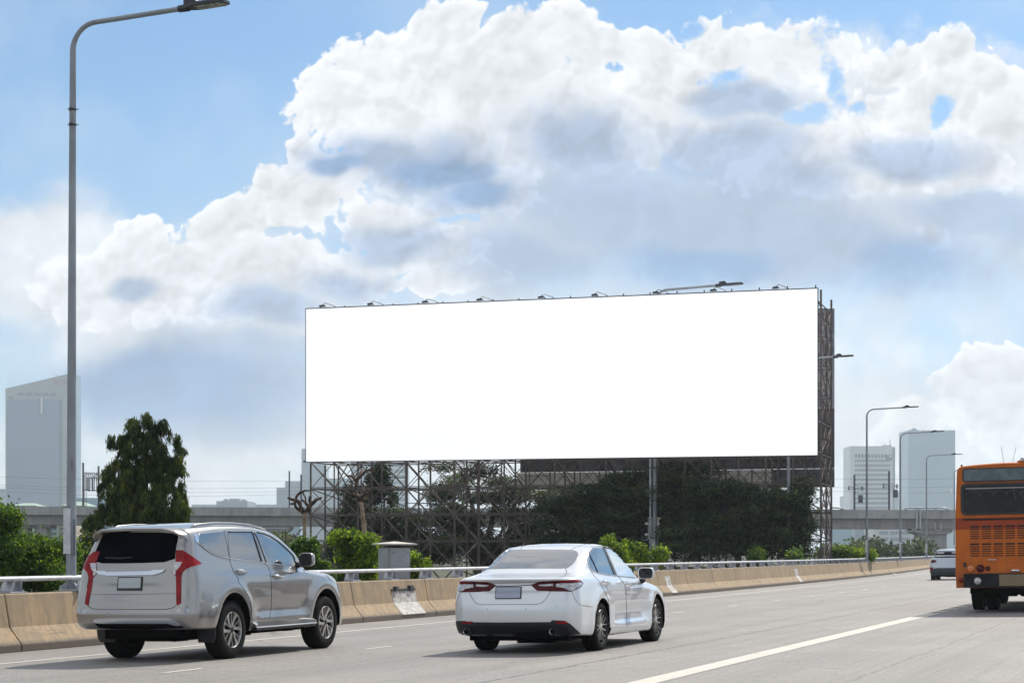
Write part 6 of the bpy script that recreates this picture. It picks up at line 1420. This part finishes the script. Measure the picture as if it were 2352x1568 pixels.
sed.patch('plate_face', P2((557,585),(785,584),(779,683),(552,686)), .016, M_plateb, pf)
dif = sed.patch('diffuser', P2((163,905),(178,898),(262,896),(275,908),(580,912),(1062,908),(1078,890),(1195,895),(1250,925),(1350,1017),(1318,1022),(900,1062),(560,1057),(240,1038),(165,1005)), .006, mat('diffuser_plastic', (0.008, 0.010, 0.016), 0.4), SD, res=5)
sed.patch('reflector', P2((1104,900),(1214,903),(1221,922),(1124,922)), .012, M_redl, SD, both=True, res=3)
for q in ((282, 997), (1092, 997)):
    h, n = sed.hit(*S2(*q)); m = MB(); m.lathe([(.040, -.045), (.046, -.052), (.048, -.03), (.048, .08)], 20, 'X', (h.x, h.y, h.z)); m.lathe([(.040, -.045), (.038, .07), (.001, .07)], 20, 'X', (h.x, h.y, h.z), mi=1); m.build('exhaust_tip', [M_satin, M_under], SD, smooth=True, angle=40)
for q in ((224,778),(468,787),(832,783),(1120,769)):
    h, n = sed.hit(*S2(*q)); m = MB(); m.tube([h-n*.01, h+n*.003], .014, 12, 0); m.build('parking_sensor', M_satin, SD, smooth=True, angle=40)
RD2 = door(sed, M_white, P2((1412,240),(1440,207),(1500,200),(1552,200),(1565,240),(1650,460),(1690,478),(1732,520),(1757,570),(1768,640),(1775,800),(1778,955),(1622,962),(1618,840),(1612,720),(1588,640),(1542,570),(1518,520),(1470,470),(1425,395),(1412,330)), SD)
FD2 = door(sed, M_white, P2((1556,200),(1625,212),(1705,250),(1785,320),(1845,390),(1898,465),(1950,520),(1985,562),(2003,640),(2002,760),(1986,900),(1968,944),(1782,955),(1780,800),(1772,640),(1761,568),(1736,518),(1694,474),(1654,456),(1570,240)), SD)
sed.patch('window', P2((1418,250),(1428,290),(1500,443),(1460,420),(1428,385),(1418,320)), .008, M_glassm, lambda sg: RD2[sg], both=True, res=2.5)
sed.patch('window', P2((1424,246),(1450,215),(1538,211),(1560,240),(1652,468),(1512,453),(1432,280)), .008, M_glassm, lambda sg: RD2[sg], both=True)
sed.patch('window', P2((1577,215),(1640,228),(1720,275),(1792,345),(1842,405),(1872,490),(1725,478),(1692,472),(1650,380)), .008, M_glassm, lambda sg: FD2[sg], both=True)
sed.patch('pillar_trim', P2((1546,210),(1566,212),(1684,472),(1660,468)), .009, M_black, SD, both=True, res=2.5)
sed.line('window_trim', P2((1420,255),(1432,290),(1506,447)), .009, M_black, SD, .009, both=True)
sed.line('window_trim', P2((1576,214),(1640,227),(1720,274),(1792,344),(1844,404),(1878,490)), .009, M_black, SD, .009, both=True)
sed.line('chrome_strip', P2((1415,330),(1415,235),(1445,208),(1500,202),(1550,202),(1622,214),(1702,252),(1782,322),(1842,392),(1893,465),(1878,497),(1790,488),(1690,476),(1600,467),(1510,455),(1452,428),(1426,392)), .008, M_chrome, SD, .007, closed=True, both=True)
for (a, b, D) in (((1538,532),(1600,550),RD2), ((1760,550),(1812,572),FD2)):
    for sg in (-1, 1):
        h0, n0 = sed.hit(*S2(*a)); h1, n1 = sed.hit(*S2(*b)); fl = lambda p: Vector((p.x, p.y*-sg, p.z)); o0, o1 = h0+n0*.035, h1+n1*.035
        m = MB(); m.tube([fl(h0.lerp(h1, .1)), fl(o0.lerp(o1, .06)), fl(o0.lerp(o1, .5)+n0*.006), fl(o0.lerp(o1, .94)), fl(h0.lerp(h1, .9))], [.014, .016, .017, .016, .014], 10); m.build('handle', M_chrome, D[-1 if sg == 1 else 1], smooth=True)
sed.line('bumper_gap', P2((1268,626),(1290,690),(1340,750),(1462,765)), .003, M_seam, SD, both=True)
sed.line('roof_seam', P2((1260,226),(1320,198),(1380,178),(1460,170)), .0035, M_seam, SD, both=True); sed.line('roof_seam', P2((780,183),(1000,168),(1250,163),(1480,166)), .004, M_seam, SD)
mirror2(sed, SD, S2(1958, 450), .118, .086, -1.03, M_white, S2(1905, 525))
sed.line('sill_gap', P2((1592,915),(1618,918)), .003, M_seam, SD, both=True)
wind(sed, SD, ((2.58, 1.02, .64), (1.80, 1.38, .52)), M_glassm)

# ------------------------------------------------------------------ small white crossover far ahead
S11 = lambda x, y: ((3680+x/2.375)/1.7415, (1800+y/2.375)/1.7415)
def P11(*a): return [S11(*p) for p in a]
crs = Car(21.97, 91.9, TH-0.0366)
CR = thing('crossover', 'small white crossover far ahead, half hidden by the orange bus', 'car'); CR.matrix_world = crs.M
CRL = [
 dict(xr=-0.6, xf=3.1, w=0.70, z=.28, rc=(.2, .2), fc=(.3, .3)),
 dict(xr=-.76, xf=3.3, w=.84, z=[(-.8, .30), (3, .26)], rc=(.25, .25), fc=(.4, .35), cr=.1),
 dict(xr=-.83, xf=3.4, w=.895, z=.48, rc=(.28, .26), fc=(.5, .4), cr=.12), dict(xr=-.84, xf=3.4, w=.90, z=.68, rc=(.28, .26), fc=(.5, .4), cr=.12),
 dict(xr=-.80, xf=3.35, w=[(-.8, .88), (0, .90), (3, .86)], z=[(-.8, .88), (3, .84)], rc=(.24, .22), fc=(.6, .4), cr=.12),
 dict(xr=-.76, xf=3.1, w=[(-.8, .80), (0, .84), (2, .82), (3, .7)], z=[(-.8, 1.02), (1, 1.0), (3, .98)], rc=(.24, .2), fc=(.5, .4), cr=.1),
 dict(xr=-.72, xf=2.5, w=[(-.8, .74), (1, .78), (2.4, .66)], z=[(-.8, 1.10), (1, 1.08), (2.4, 1.05)], rc=(.24, .2), fc=(.4, .3), cr=.1),
 dict(xr=-.50, xf=1.9, w=[(-.8, .66), (1, .70), (1.8, .62)], z=[(-.5, 1.28), (1, 1.30), (1.9, 1.28)], rc=(.2, .2), fc=(.3, .25), cr=.1),
 dict(xr=-.42, xf=1.6, w=[(-.8, .60), (1, .62), (1.6, .54)], z=[(-.4, 1.44), (.6, 1.49), (1.6, 1.44)], rc=(.2, .2), fc=(.3, .25), cr=.08),
 dict(xr=-.44, xf=1.4, w=.52, z=[(-.4, 1.50), (.6, 1.55), (1.4, 1.50)], rc=(.16, .15), fc=(.25, .2), cr=.06),
 dict(xr=0, xf=1.0, w=.2, z=1.565, rc=(.1, .1), fc=(.1, .1))]
_, crs.bvh = car_body(CRL, 4, None, [(0, .34), (2.64, .34)], 'body', M_white2, CR, M_under, wr=.39)
for (x, y, sg) in ((0, -.77, -1), (2.64, -.77, -1), (0, .77, 1), (2.64, .77, 1)): wheel(CR, x, y, .335, .22, .22, 'x', sg)
under(CR, -.55, 3.0, 1.3, .2, .45)
def loc_patch(car, name, poly, axis, off, mt, par, both=False, res=.05):
    """patch from an outline given in the car's own rear (y, z) or side (x, z) view"""
    d = Vector((1, 0, 0)) if axis == 'x' else Vector((0, -1, 0)); o0 = (lambda a, z: Vector((-3, a, z))) if axis == 'x' else (lambda a, z: Vector((a, 3, z)))
    out = []; n = len(poly)
    for i in range(n):
        a, b = Vector(poly[i]), Vector(poly[(i+1) % n]); k = max(1, int((b-a).length/res)); out += [a.lerp(b, j/k) for j in range(k)]
    def inside(p):
        c = False
        for i in range(len(out)):
            a, b = out[i], out[i-1]
            if (a.y > p.y) != (b.y > p.y) and p.x < (b.x-a.x)*(p.y-a.y)/(b.y-a.y)+a.x: c = not c
        return c
    pts = list(out); x = min(p.x for p in out)
    while x < max(p.x for p in out):
        z = min(p.y for p in out)
        while z < max(p.y for p in out):
            p = Vector((x, z))
            if inside(p) and min((p-q).length for q in out) > res*.45: pts.append(p)
            z += res
        x += res
    nb = len(out); v2, e, fs, *_ = delaunay_2d_cdt(pts, [(i, (i+1) % nb) for i in range(nb)], [], 1, 1e-5); P3 = []
    for p in v2:
        r_ = car.bvh.ray_cast(o0(p.x, p.y), d)
        if r_[0] is None: r_ = car.bvh.find_nearest(o0(p.x, p.y)+d*2)
        nn = r_[1] if r_[1].dot(d) < 0 else -r_[1]; P3.append(r_[0]+nn*off)
    res_ = []
    for sg in ([1, -1] if both else [1]): m = MB(); m.add([(p.x, p.y*sg, p.z) for p in P3], [tuple(f) for f in fs]); res_.append(m.build(name, mt, par, smooth=True))
    return res_
loc_patch(crs, 'rear_window', [(-.56, 1.42), (.56, 1.42), (.70, 1.18), (.62, 1.13), (-.62, 1.13), (-.70, 1.18)], 'x', .008, M_glassr, CR)
loc_patch(crs, 'rear_window_lower', [(-.60, 1.25), (.60, 1.25), (.66, 1.17), (-.66, 1.17)], 'x', .016, M_glassm, CR)
loc_patch(crs, 'tail_light', [(.88, 1.02), (.74, 1.04), (.52, 1.0), (.60, .90), (.80, .88), (.88, .93)], 'x', .01, M_redd, CR, True)
loc_patch(crs, 'lower_bumper', [(-.88, .50), (-.80, .57), (-.55, .62), (.55, .62), (.80, .57), (.88, .50), (.84, .30), (-.84, .30)], 'x', .008, mat('grey_blue_plastic', (0.03, 0.04, 0.055), 0.6), CR)
loc_patch(crs, 'reflector', [(.86, .66), (.70, .66), (.74, .54), (.84, .52)], 'x', .014, M_redl, CR, True)
loc_patch(crs, 'side_window', [(-.2, 1.15), (.3, 1.10), (1.9, 1.08), (1.5, 1.42), (.4, 1.44)], 'y', .008, M_glasss, CR, True)
for k, y in enumerate((.36, -.36)): loc_patch(crs, 'spoiler_slot', [(y-.17, 1.40), (y+.17, 1.40), (y+.19, 1.33), (y-.19, 1.33)], 'x', .02, M_glassm, CR)

# ------------------------------------------------------------------ orange bus
BX, BY = 10.80, 39.17; bs = BX*CT-BY*ST
BUS = thing('bus', 'orange bus with louvred engine panel, seen from behind at the right edge', 'bus')
BUS.matrix_world = Matrix.Translation((BX, BY, road_z(bs))) @ Matrix.Rotation(HEAD, 4, 'Z') @ Matrix.Rotation(-0.0142, 4, 'X')
def bus_fn(g, b):
    v = objco(g); s_ = g.n('ShaderNodeSeparateXYZ'); g.link(v, s_.inputs[0]); z = s_.outputs[2]
    n = g.noise(v, 2.0, 5, 0.6); st = g.noise(g.vm('MULTIPLY', v, (3, 3, .3)), 3, 4, 0.6)
    c = g.mix(g.ramp(n, 0.35, 0.7), (0.54, 0.130, 0.010, 1), (0.42, 0.098, 0.010, 1)); c = g.mix(g.m('MULTIPLY', g.ramp(st, 0.5, 0.72), 0.35), c, (0.26, 0.085, 0.03, 1))
    band = g.m('MULTIPLY', g.m('GREATER_THAN', z, 1.80), g.m('LESS_THAN', z, 2.055)); c = g.mix(g.m('MULTIPLY', band, 0.85), c, (0.27, 0.035, 0.012, 1))
    low = g.ramp(g.m('ADD', z, g.m('MULTIPLY', n, 0.3)), 0.85, 1.15, 0.35, 0); c = g.mix(low, c, (0.16, 0.07, 0.035, 1)); g.link(c, b.inputs['Base Color'])
M_bus = mat('orange_bus_paint', (0.5, 0.13, 0.02), 0.5, spec=0.25, coat=0.08, coatr=0.2, fn=bus_fn)
M_busbk = mat('bus_black_paint', (0.014, 0.016, 0.022), 0.5, spec=0.2, fn=mottled((0.006, 0.007, 0.012), (0.018, 0.019, 0.023), 4))
def bus_glass_fn(g, b):
    v = objco(g); n = g.noise(g.vm('MULTIPLY', v, (1, 1, 1.6)), 4.5, 4, 0.6); g.link(g.mix(g.ramp(n, 0.45, 0.75), (0.006, 0.007, 0.009, 1), (0.016, 0.016, 0.016, 1)), b.inputs['Base Color'])
M_busg = mat('bus_dark_glass', (0.01, 0.01, 0.012), 0.08, fn=bus_glass_fn, spec=0.25)
M_busd = mat('bus_blind_glass', (0.06, 0.09, 0.10), 0.12, fn=mottled((0.055, 0.085, 0.10), (0.10, 0.13, 0.14), 3, lo=0.4, hi=0.6))
def bsec(x, hw, zt, zb, rad, cam_=0.05):
    pts = []; n = 7
    for k in range(n+1): a = math.pi/2*k/n; pts.append((x, hw-rad+rad*math.cos(a), zt-rad+rad*math.sin(a)))
    for k in range(1, 8): y = (hw-rad)*(1-k/4); pts.append((x, y, zt+cam_*(1-(y/hw)**2)-cam_*(rad/hw)**0))
    pts = [(p[0], p[1], p[2]) for p in pts]
    half = [(x, hw, zb), (x, hw+.012, 1.0), (x, hw+.0, 2.1), (x, hw-.045, zt-rad)]
    arc = [(x, hw-.045-rad+rad*math.cos(a), zt-rad+rad*math.sin(a)) for a in [math.pi/2*k/6 for k in range(1, 7)]]
    top = [(x, (hw-.045-rad)*(1-k/5), zt+cam_*(1-(1-k/5)**2)) for k in range(1, 6)]
    h = half+arc+top; return h+[(p[0], -p[1], p[2]) for p in reversed(h[:-1])]
secs = [(.05, 1.20, 3.10, .58, .10), (.012, 1.225, 3.135, .555, .11), (-.0, 1.235, 3.15, .55, .12), (.0, 1.238, 3.15, .55, .12), (.03, 1.25, 3.17, .545, .13), (.12, 1.255, 3.18, .54, .14), (10.3, 1.255, 3.18, .40, .14), (10.45, 1.24, 3.12, .42, .14), (10.5, 1.2, 3.0, .5, .1)][1:]
S_ = [bsec(*q) for q in secs]; n = len(S_[0]); m = MB(); m.add([p for s in S_ for p in s], [(i*n+k, i*n+(k+1) % n, (i+1)*n+(k+1) % n, (i+1)*n+k) for i in range(len(S_)-1) for k in range(n)]+[tuple(range(n)), tuple(range((len(S_)-1)*n, len(S_)*n))]); m.build('body', M_bus, BUS, smooth=True, angle=35)
def byz(x, y): return (1.25-(x-345)/418.0, 1.302+(406.5-y/2.375)/186.0)
def bpanel(name, x0, x1, ytop, ybot, xo, mt, par=BUS, r_=0.0, th=.02, n=5):
    """rear panel, rounded; x0/x1 in metres across, z from pixel rows"""
    za, zb = byz(0, ybot)[1], byz(0, ytop)[1]; out = []
    for (cx, cy, a0) in ((x1-r_, zb-r_, 0), (x0+r_, zb-r_, 90), (x0+r_, za+r_, 180), (x1-r_, za+r_, 270)):
        for k in range(n+1 if r_ else 1): a = math.radians(a0+90*k/n); out.append((cx+r_*math.cos(a), cy+r_*math.sin(a)))
    m = MB(); m.prism(out, lambda y, z: (xo, y, z), lambda y, z: (xo+th, y, z)); return m.build(name, mt, par)
f1 = bpanel('destination_window', -1.085, 1.085, 163, 294, -.012, M_black, r_=.06); bpanel('glass', -1.055, 1.055, 174, 282, -.016, M_busd, f1, r_=.04)
f2 = bpanel('rear_window', -1.125, 1.125, 308, 607, -.014, M_black, r_=.10); bpanel('glass', -1.07, 1.07, 335, 588, -.018, M_busg, f2, r_=.08)
m = MB(); zz = byz(0, 356)[1]; m.box((-.021, 0, zz), (.006, 2.04, .022)); m.build('luggage_rail', mat('pale_metal_dim', (0.30, 0.30, 0.31), 0.5), f2)
m = MB()
for k in range(8):
    yc = .86-k*.28; m.tube([(-.0205, yc+.16*math.cos(a), byz(0, 430)[1]+.16*math.sin(a)*.7) for a in [math.pi*j/8 for j in range(9)]], .006, 5)
for yc in (0.02, -.14, -.26): m.bar((-.0205, yc, byz(0, 360)[1]), (-.0205, yc-.05, byz(0, 480)[1]), .012, .004)
m.build('seat_tops', mat('seat_top_dim', (0.055, 0.052, 0.045), 0.7), f2)
m = MB(); z6 = byz(0, 650)[1]; m.box((-.004, 0, z6), (.02, 2.18, .030)); m.build('panel_gap', M_seam, BUS)
ep = bpanel('engine_panel', -1.088, 1.088, 662, 1059, -.012, M_bus, th=.03); bpanel('lamp_panel', -1.088, 1.088, 1063, 1163, -.009, M_bus, th=.02); bpanel('rear_bumper', -1.088, 1.088, 1167, 1297, -.030, M_busbk, th=.05)
for b0 in (718, 885):
    for c in range(8):
        xa = 475+c*103.4; ya, yb = byz(xa, 0)[0], byz(xa+81, 0)[0]
        m = MB(); m.box((-.0135, (ya+yb)/2, byz(0, b0+57)[1]), (.002, ya-yb, .29), 0)
        for k in range(6): 
            z = byz(0, b0+6+k*21.5)[1]; m.box((-.0195, (ya+yb)/2, z-.022), (.012, ya-yb+.004, .026), 1)
        m.build('louvre', [M_seam, M_bus], ep)
m = MB(); p = byz(665, 1035); m.box((-.02, p[0], p[1]), (.02, .17, .012)); m.build('latch', M_satin, ep)
m = MB(); p = byz(426, 1080); m.box((-.018, p[0], p[1]), (.03, .05, .10)); m.build('hinge', M_black, BUS)
for (x, y, r_, mt) in ((478, 1117, 34, M_amber), (562, 1117, 35, M_redd), (628, 1117, 21, M_redd), (390, 1228, 18, M_redl), (537, 1236, 33, M_clear)):
    for sg in (1, -1):
        p = byz(x, y); rr_ = r_/441; m = MB(); xo = -.008 if x < 400 else (-.03 if y > 1200 else -.012); m.lathe([(rr_, .01), (rr_, -.012), (rr_*.85, -.02), (.001, -.026)], 24, 'X', (xo, p[0]*sg, p[1])); lo = m.build('rear_lamp', mt, BUS, smooth=True, angle=50)
        m = MB(); m.lathe([(rr_*1.02, .0), (rr_*1.12, -.008), (rr_*1.02, -.016)], 24, 'X', (xo, p[0]*sg, p[1])); m.build('lamp_rim', M_busbk, lo, smooth=True)
pl = bpanel('number_plate', -.34, .34, 1176, 1284, -.040, mat('bus_plate_tan', (0.20, 0.155, 0.085), 0.6), th=.02)
m = MB(); z = byz(0, 1143)[1]; m.tube([(-.03, .09, z-.02), (-.05, .06, z+.01), (-.05, -.06, z+.01), (-.03, -.09, z-.02)], .024, 8); m.build('plate_lamp', M_chrome, BUS, smooth=True)
p = byz(404, 112); m = MB(); m.lathe([(.022, 0), (.022, .03), (.015, .05), (.001, .055)], 12, 'Z', (.12, p[0], 3.16)); m.build('marker_lamp', M_redd, BUS, smooth=True)
m = MB(); m.lathe([(.022, 0), (.022, .03), (.015, .05), (.001, .055)], 12, 'Z', (.12, -p[0], 3.16)); m.build('marker_lamp', M_redd, BUS, smooth=True)
m = MB(); m.prism([(-.12, 3.20), (.12, 3.20), (.10, 3.26), (.05, 3.27), (-.05, 3.27), (-.10, 3.26)], lambda y, z: (.06, y-.17, z+.0), lambda y, z: (.20, y-.17, z)); rc_ = m.build('roof_camera', M_bus, BUS, bevel=.006)
m = MB(); m.lathe([(.001, -.05), (.035, -.048), (.04, -.03), (.04, .05)], 16, 'X', (.06, -.17, 3.285)); m.build('camera_housing', M_galv, rc_, smooth=True, angle=40)
for sg in (-1, 1):
    for k in range(6):
        m = MB(); m.box((1.35+k*1.5, sg*1.235, 2.42), (1.36, .05, .82)); m.build('side_window', M_busg, BUS)
    m = MB(); m.lathe([(.46, -.29), (.50, -.25), (.505, -.15), (.50, -.02), (.47, 0), (.30, 0), (.28, -.05)], 40, 'Y', (0, 0, 0))
for sg in (-1, 1):
    for (x, yo) in ((2.65, 1.04), (2.65, .73), (8.0, 1.04)):
        wt = bpy.data.objects.new('wheel', None); COL.objects.link(wt); wt.parent = BUS; wt.location = (x, sg*yo, .50)
        m = MB(); prof = [(.30, -.13), (.44, -.14), (.49, -.115)]
        for k in range(4): prof += [(.50, -.10+k*.052), (.50, -.065+k*.052), (.488, -.062+k*.052), (.488, -.052+k*.052)]
        prof += [(.50, .11), (.49, .125), (.44, .14), (.30, .13)]; m.lathe(prof, 48, 'Y'); m.build('tyre', M_tyre, wt, smooth=True, angle=40)
        m = MB(); m.lathe([(.30, .12), (.26, .08), (.12, .06), (.11, .10), (.001, .10)], 32, 'Y'); m.lathe([(.30, -.12), (.26, -.08), (.12, -.06), (.001, -.06)], 32, 'Y'); m.build('rim', M_rimk, wt, smooth=True, angle=40)
m = MB(); m.box((5.2, 0, .56), (9.6, 2.0, .30)); m.box((.7, -.1, .44), (.6, .5, .12)); m.box((1.4, .3, .40), (.5, .4, .14)); m.tube([(2.65, -1.0, .5), (2.65, 1.0, .5)], .07, 10); m.lathe([(.03, -.2), (.18, -.12), (.2, 0), (.18, .12), (.03, .2)], 16, 'Y', (2.65, 0, .48)); m.tube([(.25, -.42, .42), (.25, -.42, .33)], .02, 6); m.box((.12, -.35, .47), (.08, .9, .05))
m.build('chassis', M_under, BUS)
